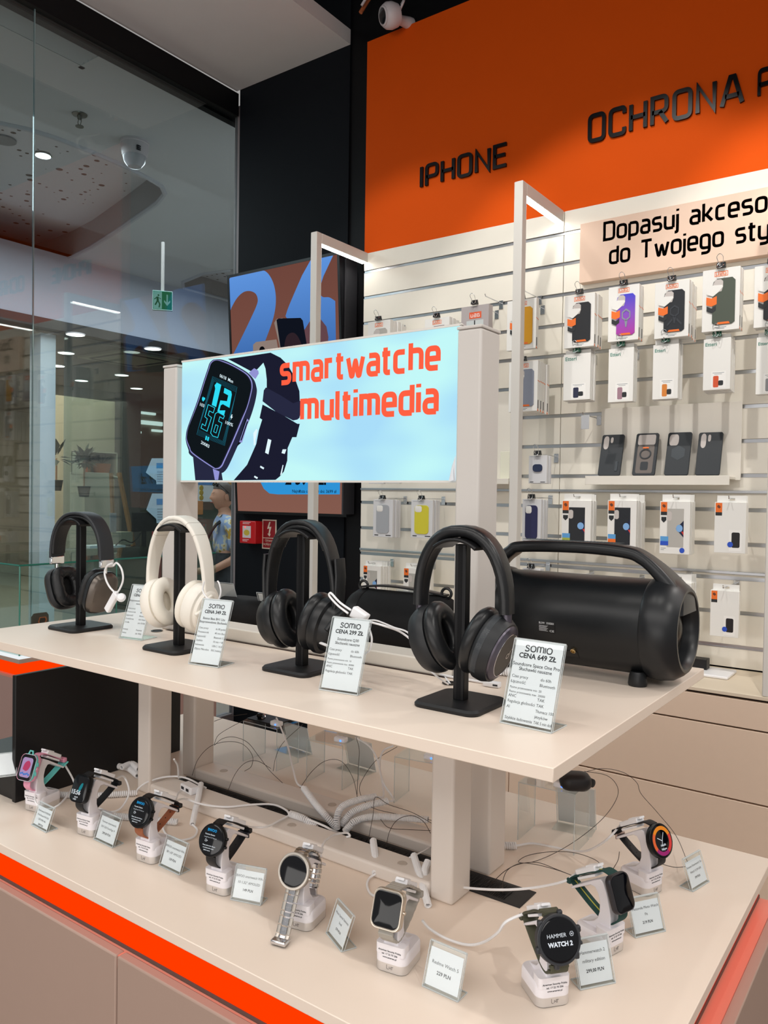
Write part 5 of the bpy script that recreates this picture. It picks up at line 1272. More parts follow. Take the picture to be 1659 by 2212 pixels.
leaning_case('dark phone case with kickstand, leftmost on the white ledge', 1292, 1340, 942, 1025, M_slate, lambda t, F, w, h: (cut(t, F, RR(.22, .80, .24, .32, .10)), cut(t, F, RR(.47, .86, .12, .14, .05)), MB().loft([[F(x, y, .0101) for x, y in RR(.80, .22, .13, .24, .02)], [F(x, y, .0125) for x, y in RR(.80, .22, .12, .23, .02)]]).build('kickstand', M_slate2, t)))
leaning_case('smoky phone case with ring and orange spot, second on the white ledge', 1366, 1415, 939, 1025, M_slate, lambda t, F, w, h: (cut(t, F, RR(.5, .84, .78, .24, .06)), cut(t, F, RR(.5, .38, .74, .66, .06), M_smoke), MB().loft([[F(.5+k*.26*math.cos(a*PI/15), .5+k*.12*math.sin(a*PI/15), d) for a in range(30)] for k, d in ((1, .0104), (1, .013), (.78, .013), (.78, .0104))], closed=True).build('magnet_ring', M_slate, t), cut(t, F, RR(.5, .645, .26, .03, .01), M_po, .0134, 'orange_spot'), cut(t, F, RR(.5, .22, .34, .20, .05), M_slate, .0106, 'ring_stand')))
leaning_case('dark phone case with raised hexagon, third on the white ledge', 1435, 1487, 937, 1025, M_slate, lambda t, F, w, h: (cut(t, F, RR(.28, .82, .40, .26, .10)), MB().poly([F(.5+.32*math.cos(math.radians(a)), .52+.17*math.sin(math.radians(a)), .0106) for a in range(30, 390, 60)]).build('hexagon', M_slate2, t, smooth=0)))
leaning_case('plain dark phone case, rightmost on the white ledge', 1502, 1555, 937, 1025, M_slate, lambda t, F, w, h: (cut(t, F, RR(.22, .80, .22, .34, .10)), cut(t, F, RR(.46, .86, .12, .16, .05))))
# second ledge, mostly behind the sign post
a, b = AY(1000, 1036, 3.34), AY(1104, 1036, 3.34)
t = thing('case_ledge', 'white wall ledge partly hidden between sign post and gate post', 'ledge', ((a.x+b.x)/2, 3.40, a.z), group='white ledges on the slatwall')
MB().box((a.x, 3.415, a.z-.01), (b.x, 3.422, a.z+.42)).build('back_panel', LW, t, bevel=.001)
MB().box((a.x, 3.315, a.z-.01), (b.x, 3.415, a.z)).build('shelf_board', LW, t, bevel=.001)
MB().box((a.x, 3.312, a.z-.022), (b.x, 3.318, a.z+.004)).build('front_lip', LW, t, bevel=.001)
q = AY(1091, 1034, 3.36); t = thing('display_block', 'cream block standing on the partly hidden ledge', 'block', (q.x, 3.36, a.z))
MB().bx((q.x, 3.38, a.z+.068), (.05, .05, .13)).build('block_body', mat('cream block', '#ecebd8', .6), t, bevel=.002)
# ------------------------------------------------------------------ tilted screen on the black wall
TB, TT = 3.45, 3.355
pb, ptp = AY(630, 1113, TB), AY(612, 569, TT)
TO = V((0, TB, pb.z)); TD = V((0, TT-TB, ptp.z-pb.z)).normalized(); TN = EX.cross(TD)          # TN points to the viewer side
if TN.y > 0: TN = -TN
def TVP(px, py, d=0.0): return PP(px, py, TO+TN*d, TN)
t = thing('tv_screen', 'large tilted screen showing a blue 26 on brown, on the black wall', 'screen', (TVP(625, 1110).x, TB, pb.z))
c0, c1, c2, c3 = TVP(513, 1112), TVP(745, 1115), TVP(738, 545), TVP(489, 590)
xl, xr = (c0.x+c3.x)/2, (c1.x+c2.x)/2
hh = (ptp.z-pb.z)/TD.z
rect = lambda m_, d: [TO+EX*(xl+m_)+TD*m_+TN*d, TO+EX*(xr-m_)+TD*m_+TN*d, TO+EX*(xr-m_)+TD*(hh-m_)+TN*d, TO+EX*(xl+m_)+TD*(hh-m_)+TN*d]
MB().loft([rect(.002, -.045), rect(0, -.042), rect(0, 0)]).build('housing', mat('screen housing', '#1a1a1e', .35), t)
mb = MB(); mb.loft([rect(0, .0), rect(0, .004), rect(.016, .004), rect(.016, .0005)], caps=False); mb.build('bezel', mat('screen bezel', '#0a0a0c', .3), t)
def gradmat(name, c0_, c1_, axis='Z', s=1.0):
    k = bpy.data.materials.new(name); k.use_nodes = True; nt = k.node_tree
    for n in list(nt.nodes): nt.nodes.remove(n)
    e = nt.nodes.new('ShaderNodeEmission'); o = nt.nodes.new('ShaderNodeOutputMaterial'); tc = nt.nodes.new('ShaderNodeTexCoord'); sp = nt.nodes.new('ShaderNodeSeparateXYZ'); rp = nt.nodes.new('ShaderNodeValToRGB')
    nt.links.new(tc.outputs['Generated'], sp.inputs[0]); nt.links.new(sp.outputs[axis], rp.inputs[0]); nt.links.new(rp.outputs[0], e.inputs[0]); nt.links.new(e.outputs[0], o.inputs[0])
    rp.color_ramp.elements[0].color = lin(c0_); rp.color_ramp.elements[1].color = lin(c1_); e.inputs[1].default_value = s; return k
MB().poly(rect(.016, .001)).build('picture', gradmat('screen brown', '#8a5f52', '#74493f', 'Z', .85), t, smooth=0)
LT = [0]
def tvp(pts, m_, name='picture_shape', cm=0):
    LT[0] += 1; d = .0012+.00012*LT[0]; P = [TVP(*q, d) for q in pts]
    if cm: P = catmull(P, 5, True)
    P2 = []
    for p in P:
        y = min(max((p-TO).dot(TD), .0165), hh-.0165); P2.append(TO+EX*min(max(p.x, xl+.0165), xr-.0165)+TD*y+TN*d)
    MB().poly(P2).build(name, m_, t, smooth=0)
gb = gradmat('screen blue', '#3f6db0', '#5e93dc', 'Z', .95)
def px_(pts): return [(480+x*.3255, 520+y*.3255) for x, y in pts]
def curve2(pts):
    return [(p.x, p.y) for p in catmull([V((x, y, 0)) for x, y in pts], 5)]
tvp(px_(curve2(((40,262),(75,222),(125,198),(200,182),(262,190),(310,225),(345,300),(356,400),(340,510),(295,640),(255,735)))+[(62,775)]+curve2(((68,765),(130,640),(195,505),(228,430),(236,390),(222,352),(185,334),(140,342),(95,385),(52,462)))), gb)
tvp(px_([(585,110),(735,60),(672,235)]+curve2(((672,235),(645,330),(665,372),(710,376),(750,400)))+[(755,690),(560,720)]+curve2(((420,500),(440,440),(480,345),(530,230)))), gb)
tvp([(480+x*.3255, 520+y*.3255) for x, y in ((600,505),(655,522),(692,570),(705,640),(700,690),(560,720),(540,600))], glow('screen brown inner', '#6b4a50', .8))
tvp([(480+x*.3255, 520+y*.3255) for x, y in ((345,545),(360,520),(400,512),(440,760),(395,760))], glow('phone edge', '#9c8f88', .7))
tvp([(480+x*.3255, 520+y*.3255) for x, y in ((360,525),(375,516),(520,512),(535,530),(570,740),(395,770))], glow('phone black', '#10141f', .9))
tvp([(480+x*.3255, 520+y*.3255) for x, y in ((425,640),(470,610),(510,650),(530,740),(420,740))], glow('phone glow', '#33252c', .8), cm=1)
tvp([(480+x*.3255, 520+y*.3255) for x, y in ((205,690),(225,672),(360,655),(375,740),(205,760))], glow('phone cream', '#a28f86', .7))
tvp([(480+x*.3255+math.cos(a*PI/6)*6, 520+y*.3255+math.sin(a*PI/6)*8) for a in range(12) for x, y in ((265,725),)], glow('lens black', '#0b0c10', .9))
tvp([(562,1040), (570,1056), (582,1066), (600,1068), (734,1068), (735,1000), (562,1000)], glow('price blue', '#2f93d6', .95))
LT[0] += 2
def tvt(s, px, py, size, b=.02, w_=None):
    mb = MB(); write(mb, s, TVP(px, py, .0012+.00012*LT[0]+.0004), EX, TD, size, 'l', b, w_); mb.build('picture_text', glow('ink glow', '#0c1420', .6), t, smooth=0)
tvt('2 399 zł', 616, 1046, .10, .03); tvt('Najniższa cena z 30 dni: 3699 zł', 631, 1064, .026, .01, None)
MB().box((xr+.002, 3.40, c1.z+.01), (xr+.012, YB, c2.z-.02)).build('mount_plate', mat('grey mount', '#3a3a3e', .4), t)

# fire alarm call point, high voltage sign
q = AY(545, 1148, YB)
t = thing('fire_alarm_call_point', 'red fire alarm call point on the black wall under the screen', 'alarm', (q.x, YB, q.z))
a, b = AY(517, 1173, 3.435), AY(552, 1126, 3.435)
M_red = mat('red plastic', '#c3131a', .35); w_ = .0
MB().loft([[(x, 3.435, z) for x, z in ((a.x,a.z),(b.x,a.z),(b.x,b.z),(a.x,b.z))], [(x, YB, z) for x, z in ((a.x,a.z),(b.x,a.z),(b.x,b.z),(a.x,b.z))]]).build('housing', M_red, t, bevel=.006, seg=3)
f = lambda u, v, d=.0006: V((a.x+(b.x-a.x)*u, 3.435-d, a.z+(b.z-a.z)*v))
MB().poly([f(.2,.25), f(.72,.25), f(.72,.78), f(.2,.78)]).build('button_plate', mat('plate white', '#d7cfd0', .4), t, smooth=0)
MB().poly([f(.46+.18*math.cos(i*PI/8), .48+.13*math.sin(i*PI/8), .001) for i in range(16)]).build('press_spot', mat('yellow spot', '#c9b343', .5), t, smooth=0)
MB().lathe([(.0045, 0), (.003, .003), (0, .004)], f(.36, .72), (0, -1, 0), 10).build('status_led', glow('red led', '#ff3b3b', 3), t)
mb = MB()
for v, w2 in ((.92, .5), (.86, .42), (.16, .4), (.10, .3)): mb.poly([f(.2, v), f(.2+w2, v), f(.2+w2, v+.025), f(.2, v+.025)])
mb.build('print', mat('pale print', '#e6d5d6', .5), t, smooth=0)
a, b = AY(566, 1185, YB-.004), AY(597, 1123, YB-.004)
t = thing('voltage_sign', 'red sign with white lightning arrow on the black wall', 'sign', ((a.x+b.x)/2, YB, a.z))
MB().box((a.x, YB-.004, a.z), (b.x, YB, b.z)).build('plate', mat('cream plate', '#d9cdbb', .5), t)
f = lambda u, v, d=.0045: V((a.x+(b.x-a.x)*u, YB-d, a.z+(b.z-a.z)*v))
for v0, v1 in ((.04, .36), (.385, .96)): MB().poly([f(.07, v0), f(.93, v0), f(.93, v1), f(.07, v1)]).build('red_field', mat('dark red print', '#8f1a22', .5), t, smooth=0)
mb = MB(); mb.poly([f(x, y, .005) for x, y in ((.50,.92),(.36,.68),(.52,.70),(.46,.52),(.38,.52),(.54,.42),(.62,.52),(.55,.52),(.66,.76),(.50,.745),(.60,.92))]); write(mb, 'Główny', f(.5, .25, .005), EX, EZ, .022, 'c'); write(mb, 'wyłącznik', f(.5, .13, .005), EX, EZ, .022, 'c', 0, (b.x-a.x)*.8); mb.build('sign_print', mat('cream plate', '#d9cdbb', .5), t, smooth=0)

# dome camera and orange conduit high on the wall above the orange panel
q = AY(838, 34, 3.30)
t = thing('dome_camera', 'white turret security camera above the orange wall', 'camera', q)
ax = V((-.45, -.8, -.28)).normalized(); M_camw = mat('white camera plastic', '#d6ced2', .4)
MB().lathe([(.02, -.060), (.055, -.050), (.064, -.020), (.062, .006), (.052, .022), (.044, .026)], q, ax, 32).build('housing', M_camw, t)
MB().lathe([(.046, .020), (.046, .030), (.038, .034), (.036, .028)], q, ax, 32).build('trim_ring', M_camw, t)
MB().lathe([(.037, .026), (.034, .034), (.014, .038), (.001, .038)], q, ax, 28).build('lens_plate', mat('camera glass', '#15181c', .15), t)
MB().lathe([(.030, 0), (.030, .02), (.022, .10)], (q.x+.03, YS+.03, q.z+.03), (q+V((.0, 0, .0))-V((q.x+.03, YS+.03, q.z+.03))), 24).build('wall_base', M_camw, t)
MB().tube(catmull([q+V((.05, .03, .02)), q+V((.075, .03, .06)), q+V((.05, .07, .10)), q+V((0, .12, .12))], 5), .006, 8).build('lead', M_camw, t)
t = thing('conduit', 'orange conduit pipe in the dark ceiling left of the camera', 'pipe', AY(788, 15, 3.4))
MB().tube([AY(779, 27, 3.38), AY(788, 12, 3.40), AY(806, -16, 3.42)], .011, 10).build('pipe', mat('orange conduit', '#b5643c', .5), t)
MB().tube([AY(781, 12, 3.36), AY(792, -6, 3.37)], .007, 10).build('pipe_end', M_camw, t)

# ------------------------------------------------------------------ glass showcase cabinet by the window
c = AZ(41, 1425, ZT); SX, SY = c.x, c.y
M_cg = clear('showcase glass', '#e3efec', 1.0); M_ge = mat('green glass edge', '#2f7f6d', .2)
t = thing('showcase_cabinet', 'taupe cabinet with orange light strip under a glass showcase', 'cabinet', (SX-.3, SY+.5, 0))
sx0, sy1 = XG+.06, SY+1.05
MB().box((sx0, SY, ZT-.0178), (SX, sy1, ZT)).build('countertop', M_side, t, bevel=.001)
MB().box((sx0, SY+.006, ZT-.068), (SX-.006, sy1, ZT-.0178)).build('light_strip', M_glow, t)
MB().box((sx0, SY-.010, ZT-.078), (SX+.010, sy1, ZT-.068)).build('ledge', M_ledge, t)
MB().box((sx0, SY-.012, .03), (SX+.012, sy1, ZT-.0775)).build('body', mat('rosy taupe', '#a98a82', .5), t)
zg_ = AX(41.5, 1224, SX).z
g = thing('glass_showcase', 'clear glass showcase box with green edges on the taupe cabinet', 'showcase', (SX-.3, SY+.5, ZT))
MB().box((sx0, SY+.002, ZT+.014), (SX-.002, SY+.006, zg_)).build('front_pane', M_cg, g)
MB().box((SX-.006, SY+.006, ZT+.014), (SX-.002, sy1, zg_)).build('side_pane', M_cg, g)
MB().box((sx0, SY+.002, zg_), (SX-.002, sy1, zg_+.006)).build('top_pane', M_cg, g)
mb = MB(); e = .004
for p, q in (((SX-.004, SY+.004, ZT), (SX-.004, SY+.004, zg_)), ((sx0, SY+.004, zg_+.003), (SX-.004, SY+.004, zg_+.003)), ((SX-.004, SY+.004, zg_+.003), (SX-.004, sy1, zg_+.003)), ((SX-.004, SY+.46, ZT), (SX-.004, SY+.46, zg_)), ((SX-.004, SY+.92, ZT), (SX-.004, SY+.92, zg_))): mb.tube([p, q], e, 4)
mb.build('glass_edges', M_ge, g)
MB().box((sx0, SY+.0, ZT), (SX, sy1, ZT+.014)).build('lit_base', glow('showcase base light', '#e9eef0', 1.0), g)
# rugged phone on a white prop
q = AX(95, 1345, SX-.10); q = V((SX-.10, q.y, ZT+.0145))
pl, pr_ = AX(66, 1345, SX-.10), AX(104, 1345, SX-.10)
lean = math.radians(24)
u_ = EY; vv = V((-math.sin(lean), .22, math.cos(lean))).normalized(); nn = u_.cross(vv).normalized()
t = thing('rugged_phone', 'brown rugged phone with orange camera frame leaning in the showcase', 'phone', (SX-.10, pl.y, ZT+.0145))
wd_ = pr_.y-pl.y; o = V((SX-.10, pl.y, ZT+.0150)); ht_ = .155
F = lambda x, y, d=0: o+u_*(x*wd_)+vv*(y*ht_)+nn*d
if nn.x < 0: nn = -nn
ot = [(.04,.02),(.96,.02),(1,.10),(1,.90),(.88,.99),(.16,.99),(.04,.90)]
MB().loft([[F(x, y, 0) for x, y in ot], [F(x, y, .012) for x, y in ot]]).build('phone_body', mat('dark brown rubber', '#4a3a33', .5), t, bevel=.002)
M_or = mat('orange rubber', '#e0662f', .5)
hx = lambda k: [(.60+k*x, .74+k*y) for x, y in ((-.24,-.02),(-.14,-.13),(.12,-.13),(.27,.02),(.20,.11),(-.16,.11))]
MB().loft([[F(x, y, .0122) for x, y in hx(1)], [F(x, y, .016) for x, y in hx(1)], [F(x, y, .016) for x, y in hx(.78)], [F(x, y, .0125) for x, y in hx(.78)]], caps=False).build('camera_frame', M_or, t)
MB().poly([F(x, y, .0126) for x, y in hx(.8)]).build('camera_glass', M_black2, t)
MB().loft([[F(x, y, .001) for x, y in ((-.01,.05),(.05,.05),(.05,.62),(-.01,.62))], [F(x, y, .0125) for x, y in ((-.01,.05),(.05,.05),(.05,.62),(-.01,.62))]]).build('side_grip', M_or, t)
t = thing('phone_prop', 'small white prop under the rugged phone', 'prop', (SX-.07, pr_.y-.03, ZT+.0145))
MB().lathe([(.010, 0), (.002, .03)], (SX-.075, pr_.y-.03, ZT+.0145), (0, 0, 1), 4).build('prop_cone', M_paper, t)

# ------------------------------------------------------------------ black open display box on the counter, with its own watch
bxx, by0, by1, bz1 = -1.650, .919, 1.374, 1.060
t = thing('display_box', 'black open display box at the left end of the counter', 'display box', (bxx-.2, by0, ZT))
M_bb = mat('black laminate', '#0c0b0d', .45)
MB().box((bxx-.014, by0, ZT), (bxx, by1, bz1)).build('side_panel', M_bb, t, bevel=.0015)
MB().box((X0, by0+.006, ZT), (bxx-.014, by1-.014, ZT+.062)).build('plinth', M_bb, t, bevel=.001)
z1 = ZT+.062
t = thing('black_watch_stand', 'black watch stand inside the black display box', 'watch stand', (-1.715, 1.06, z1))
MB().lathe([(.026, 0), (.026, .012), (.018, .02), (.012, .05), (.020, .075), (.030, .10), (.030, .105), (.0, .105)], (-1.715, 1.06, z1), (0, 0, 1), 24).build('stand_body', M_bb, t)
t = thing('smartwatch', 'black smartwatch with silver rim on the black stand at the left photo edge', 'smartwatch', (-1.715, 1.05, z1+.105))
MB().lathe([(.028, 0), (.031, .004), (.031, .012), (.027, .016), (.001, .017)], (-1.715, 1.045, z1+.128), (-.25, -.75, .6), 28).build('case', M_wblk, t)
MB().tube([V((-1.715, 1.045, z1+.128))+V((-.25, -.75, .6)).normalized()*.015+p for p in [(frame_from(V((-.25, -.75, .6)))[0]*math.cos(a*PI/15)+frame_from(V((-.25, -.75, .6)))[1]*math.sin(a*PI/15))*.028 for a in range(30)]], .002, 6, closed=True).build('rim', M_steel, t)
MB().sweep(catmull([(-1.715, 1.062, z1+.150), (-1.715, 1.085, z1+.145), (-1.715, 1.105, z1+.110), (-1.715, 1.085, z1+.080), (-1.715, 1.05, z1+.085)], 5), rrect(.022, .003, .001, 2), (1, 0, 0)).build('strap', M_sili, t)
acrylic_stand('small white price card in the black display box', (-14, 1682), (36, 1676), .045, 25, lambda *a: None, z=z1, foot=.02, name='small_price_stand')
# ------------------------------------------------------------------ mall corridor and the shop opposite, seen through the glass
from mathutils.geometry import tessellate_polygon
ZK, XO = 3.90, -7.5
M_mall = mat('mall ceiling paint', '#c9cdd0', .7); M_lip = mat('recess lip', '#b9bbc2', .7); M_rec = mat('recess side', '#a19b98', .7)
def perf(name):
    k = bpy.data.materials.new(name); k.use_nodes = True; nt = k.node_tree; b = nt.nodes['Principled BSDF']; b.inputs['Roughness'].default_value = .8
    tc = nt.nodes.new('ShaderNodeTexCoord'); v = nt.nodes.new('ShaderNodeTexVoronoi'); v.inputs['Scale'].default_value = 12; v.inputs['Randomness'].default_value = .55
    lt_ = nt.nodes.new('ShaderNodeMath'); lt_.operation = 'LESS_THAN'; sz = nt.nodes.new('ShaderNodeMath'); sz.operation = 'MULTIPLY_ADD'; sp = nt.nodes.new('ShaderNodeSeparateColor')
    nt.links.new(tc.outputs['Object'], v.inputs['Vector']); nt.links.new(v.outputs['Color'], sp.inputs[0]); pw = nt.nodes.new('ShaderNodeMath'); pw.operation = 'POWER'; pw.inputs[1].default_value = 2.5
    nt.links.new(sp.outputs[0], pw.inputs[0]); nt.links.new(pw.outputs[0], sz.inputs[0]); sz.inputs[1].default_value = .20; sz.inputs[2].default_value = .16
    nt.links.new(v.outputs['Distance'], lt_.inputs[0]); nt.links.new(sz.outputs[0], lt_.inputs[1])
    mx = nt.nodes.new('ShaderNodeMix'); mx.data_type = 'RGBA'; mx.inputs['A'].default_value = lin('#cdcdd0'); mx.inputs['B'].default_value = lin('#6f625a')
    nt.links.new(lt_.outputs[0], mx.inputs['Factor']); nt.links.new(mx.outputs['Result'], b.inputs['Base Color']); return k
M_perf = perf('perforated ceiling')
h1 = [(-120,258),(0,264),(60,277),(120,296),(200,327),(270,358),(320,383),(348,400),(356,418),(340,438),(300,466),(250,500),(200,532),(160,552),(110,570),(60,582),(0,590),(-120,596)]
h2 = [(640,560),(500,583),(440,590),(395,608),(350,632),(300,656),(268,670),(262,677),(272,684),(310,697),(380,712),(500,732),(640,752)]
H1, H2 = ([AZ(*p, ZK) for p in h] for h in (h1, h2))
H2 = [p if p.x > XO+.05 else V((XO+.05, p.y, ZK)) for p in H2]
outer = [V((XG-.03, -3, ZK)), V((XO, -3, ZK)), V((XO, 12.4, ZK)), V((XG-.03, 12.4, ZK))]
allp = outer+H1+H2; tri = tessellate_polygon([outer, H1, H2])
mb = MB(); b = mb.add(allp)
for f in tri: mb.face([b+i for i in f])
struct(mb.build('ceiling_corridor', M_mall, smooth=0))
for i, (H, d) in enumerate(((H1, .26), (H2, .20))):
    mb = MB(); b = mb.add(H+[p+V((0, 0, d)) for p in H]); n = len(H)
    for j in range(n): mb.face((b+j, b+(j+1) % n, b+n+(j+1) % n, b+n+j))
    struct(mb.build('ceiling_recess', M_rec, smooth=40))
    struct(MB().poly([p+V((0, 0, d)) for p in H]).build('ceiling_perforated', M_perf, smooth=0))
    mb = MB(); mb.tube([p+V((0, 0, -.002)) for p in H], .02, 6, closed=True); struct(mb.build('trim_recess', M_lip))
struct(MB().box((XG-.08, -3, gz-.02), (XG-.031, 3.6, ZK)).build('trim_5', M_black2))
struct(MB().box((XG+.03, 3.61, 0), (XG+.13, 12.4, ZK)).build('wall_corridor_side', M_white))
# ceiling fittings
a, b = AZ(178, 143, ZK), AZ(168, 72, ZK)
t = thing('ceiling_grille', 'white slatted air grille in the mall ceiling, top left corner', 'grille', (a.x, a.y-1, ZK))
gx0, gx1, gy1 = min(a.x, b.x), max(a.x, b.x), a.y
MB().box((gx0, gy1-1.8, ZK-.02), (gx0+.03, gy1, ZK)).box((gx1-.03, gy1-1.8, ZK-.02), (gx1, gy1, ZK)).box((gx0, gy1-.03, ZK-.02), (gx1, gy1, ZK)).build('grille_frame', M_mall, t)
MB().box((gx0+.03, gy1-1.8, ZK-.004), (gx1-.03, gy1-.03, ZK-.001)).build('grille_back', mat('grille dark', '#3a3836', .8), t)
for i in range(5):
    x = gx0+.05+(gx1-gx0-.1)*i/4; MB().loft([[(x-.016, y, ZK-.018), (x-.013, y, ZK-.021), (x+.016, y, ZK-.006), (x+.013, y, ZK-.003)] for y in (gy1-1.8, gy1-.03)]).build('grille_slat', M_mall, t)
q = AZ(172, 247, ZK); t = thing('ceiling_sprinkler', 'metal fire sprinkler on the white mall ceiling', 'sprinkler', q); dk_ = mat('dull nickel', '#8d8a84', .35, .9)
MB().lathe([(.048, 0), (.046, -.006), (.016, -.010), (.014, -.03), (.001, -.03)], q, (0, 0, 1), 24).build('flange', dk_, t)
for s in (-1, 1): MB().tube(catmull([q+V((s*.010, 0, -.03)), q+V((s*.018, 0, -.05)), q+V((s*.004, 0, -.075))], 4), .003, 6).build('yoke_arm', dk_, t)
MB().lathe([(.026, -.076), (.026, -.080), (.001, -.080)], q, (0, 0, 1), 18).build('deflector', dk_, t)
q = AZ(291, 307, ZK); t = thing('dome_camera', 'white dome security camera on the mall ceiling, behind the glass', 'camera', q)
MB().lathe([(.098, 0), (.098, -.016), (.094, -.02), (.092, -.05), (.082, -.10)], q, (0, 0, 1), 36).build('housing', M_camw, t)
MB().lathe([(.080, -.10), (.070, -.14), (.045, -.172), (.001, -.185)], q, (0, 0, 1), 36).build('dome', mat('milky dome', '#bdbcc2', .2), t)
mb = MB()
for z in (-.058, -.070, -.082): c_ = q+V((.0935*.97*math.cos(-.35), .0935*.97*math.sin(-.35), z)); mb.bx(tuple(c_), (.012, .030, .006))
mb.build('vent_marks', M_ink, t)
q = AZ(93, 333, ZK); t = thing('downlight', 'bright round spotlight in the mall ceiling near the glass joint', 'light', q)
MB().lathe([(.062, 0), (.062, -.012), (.050, -.014)], q, (0, 0, 1), 28).build('trim_ring', M_chrome, t); MB().lathe([(.052, -.0145), (.001, -.016)], q, (0, 0, 1), 24).build('lamp', glow('spot lamp', '#ffffff', 14), t)
q = AZ(8, 302, ZK+.255); t = thing('ceiling_speaker', 'round grey ceiling speaker at the left photo edge', 'speaker', q)
MB().lathe([(.09, 0), (.09, -.008), (.078, -.012), (.001, -.012)], q, (0, 0, 1), 28).build('speaker_grille', mat('speaker grey', '#8f8d8a', .6), t)
# exit sign
q = AD(351, 650, 7.0); t = thing('exit_sign', 'green emergency exit sign with running figure hanging in the corridor', 'sign', q)
ex, eu = V((.62, .78, 0)).normalized(), EZ; en = V((.78, -.62, 0)); E_ = lambda x, y, d=.022: q+ex*(x*.085)+eu*(y*.085)+en*d
if (V((0, 0, CZ))-q).dot(en) < 0: en = -en
MB().loft([[E_(x, y, -.02) for x, y in ((-1,-1),(1,-1),(1,1),(-1,1))], [E_(x, y, .02) for x, y in ((-1,-1),(1,-1),(1,1),(-1,1))]]).build('sign_box', mat('sign edge', '#9fc4bd', .4), t)
MB().poly([E_(x, y, .0205) for x, y in ((-.96,-.94),(.96,-.94),(.96,.94),(-.96,.94))]).build('sign_face', glow('exit green', '#12764f', .8), t, smooth=0)
MB().poly([E_(x, y, .021) for x, y in ((-.92,-.9),(-.06,-.9),(-.06,.9),(-.92,.9))]).build('door_symbol', glow('exit pale', '#8fc8ba', .7), t, smooth=0)
gp = glow('exit dark', '#0d5d40', .8); mb = MB()
for pts in ([(-.52,.52),(-.40,.62),(-.30,.50),(-.42,.38)], [(-.62,.34),(-.40,.36),(-.36,-.10),(-.58,-.12)], [(-.58,-.08),(-.42,-.08),(-.66,-.55),(-.80,-.50)], [(-.50,-.08),(-.36,-.08),(-.20,-.42),(-.28,-.78),(-.40,-.74),(-.34,-.44)], [(-.40,.30),(-.36,.22),(-.16,.08),(-.14,.16)], [(-.62,.30),(-.58,.22),(-.80,.02),(-.84,.10)]): mb.poly([E_(x, y, .0215) for x, y in pts])
mb.build('running_figure', gp, t, smooth=0)
MB().poly([E_(x, y, .021) for x, y in ((.40,.62),(.54,.62),(.54,-.2),(.78,.05),(.78,-.16),(.47,-.55),(.16,-.16),(.16,.05),(.40,-.2))]).build('arrow', glow('exit pale', '#8fc8ba', .7), t, smooth=0)
MB().bx((q.x, q.y, q.z+.30), (.02, .02, .44)).build('hanger', M_rec, t); MB().bx((q.x, q.y, ZK+.02), (.34, .18, .02)).build('ceiling_plate', mat('plate grey', '#5d5f5e', .7), t)

# opposite shop
zt_, zb_ = AX(0, 668, XO).z, AX(0, 690, XO).z
struct(MB().box((XO-.1, -3, zt_), (XO, 12.4, ZK)).build('wall_fascia', mat('fascia lavender', '#b7bac6', .7)))
struct(MB().box((XO-.12, -3, zb_), (XO+.03, 12.4, zt_)).build('trim_6', mat('dark header', '#1b1512', .5)))
struct(MB().box((-13.4, -3, zb_-.02), (XO-.12, 12.4, zb_+.05)).build('ceiling_opposite', mat('dark mesh ceiling', '#6d675c', .8, noise=.25, nscale=40)))
struct(MB().box((-13.5, -3, 0), (-13.3, 12.4, ZK)).build('wall_opposite', mat('grey beige wall', '#9d9484', .8, noise=.08, nscale=2)))
struct(MB().box((-13.4, 12.3, 0), (XG+.13, 12.42, ZK)).build('wall_opposite_end', mat('grey beige wall', '#9d9484', .8)))
q = AX(101, 800, XO-.2); struct(MB().box((XO-.35, q.y-.10, 0), (XO-.15, q.y+.07, zb_)).build('trim_7', mat('pale pillar', '#b9c4cc', .6)))
for x_, m_ in ((XO-.04, None),): struct(MB().box((x_-.005, q.y+.1, .05), (x_+.005, 12.3, zb_)).build('window_3', M_glass))
L7 = ['near the dark header, left', 'near the dark header, right', 'in the second row, left end', 'in the second row, far left', 'in front of the air unit', 'left of the air unit', 'closest to the grey wall']
for (px, py), l in zip(((163,721),(330,752),(143,761),(124,789),(263,809),(176,821),(295,838)), L7):
    q = AZ(px, py, zb_-.022); t = thing('downlight', 'round lit downlight of the opposite shop '+l, 'light', q, group='round downlights of the opposite shop')
    MB().lathe([(.098, 0), (.098, -.01), (.085, -.012)], q, (0, 0, 1), 28).build('trim_ring', M_camw, t); MB().lathe([(.090, -.0125), (.001, -.014)], q, (0, 0, 1), 28).build('lamp', glow('downlight lamp', '#fffbe9', 7), t)
q = AZ(280, 775, zb_-.036); t = thing('air_conditioner', 'beige four-way air unit in the opposite shop ceiling', 'air conditioner', q)
MB().bx((q.x, q.y, q.z), (.85, .85, .03)).build('panel', mat('air unit beige', '#b3a88e', .6), t, bevel=.006)
for dx, dy, sx, sy in ((.33,0,.05,.6),(-.33,0,.05,.6),(0,.33,.6,.05),(0,-.33,.6,.05)): MB().bx((q.x+dx, q.y+dy, q.z-.016), (sx, sy, .004)).build('air_slot', M_black2, t)
XB = -9.5
def bpx(x, px0, py0, px1, py1): return AX(px0, py1, x), AX(px1, py0, x)      # lower-left, upper-right corners on a plane x
def slab(name, label, cat, x, box, th, m_, part='panel', group=None, fl=False):
    a, b = bpx(x, *box)
    if fl: a.z = 0
    t = thing(name, label, cat, (x, (a.y+b.y)/2, a.z), group=group)
    MB().box((x-th, a.y, a.z), (x, b.y, b.z)).build(part, m_, t, bevel=.004); return t, a, b
M_bei = mat('cream display wall', '#b8ad95', .7); M_wd = mat('warm wood', '#9b6b41', .6, noise=.15, nscale=12)
slab('display_wall', 'cream display wall of the opposite shop behind the plants', 'wall panel', -11.2, (112, 830, 262, 1200), .1, M_bei, fl=True)
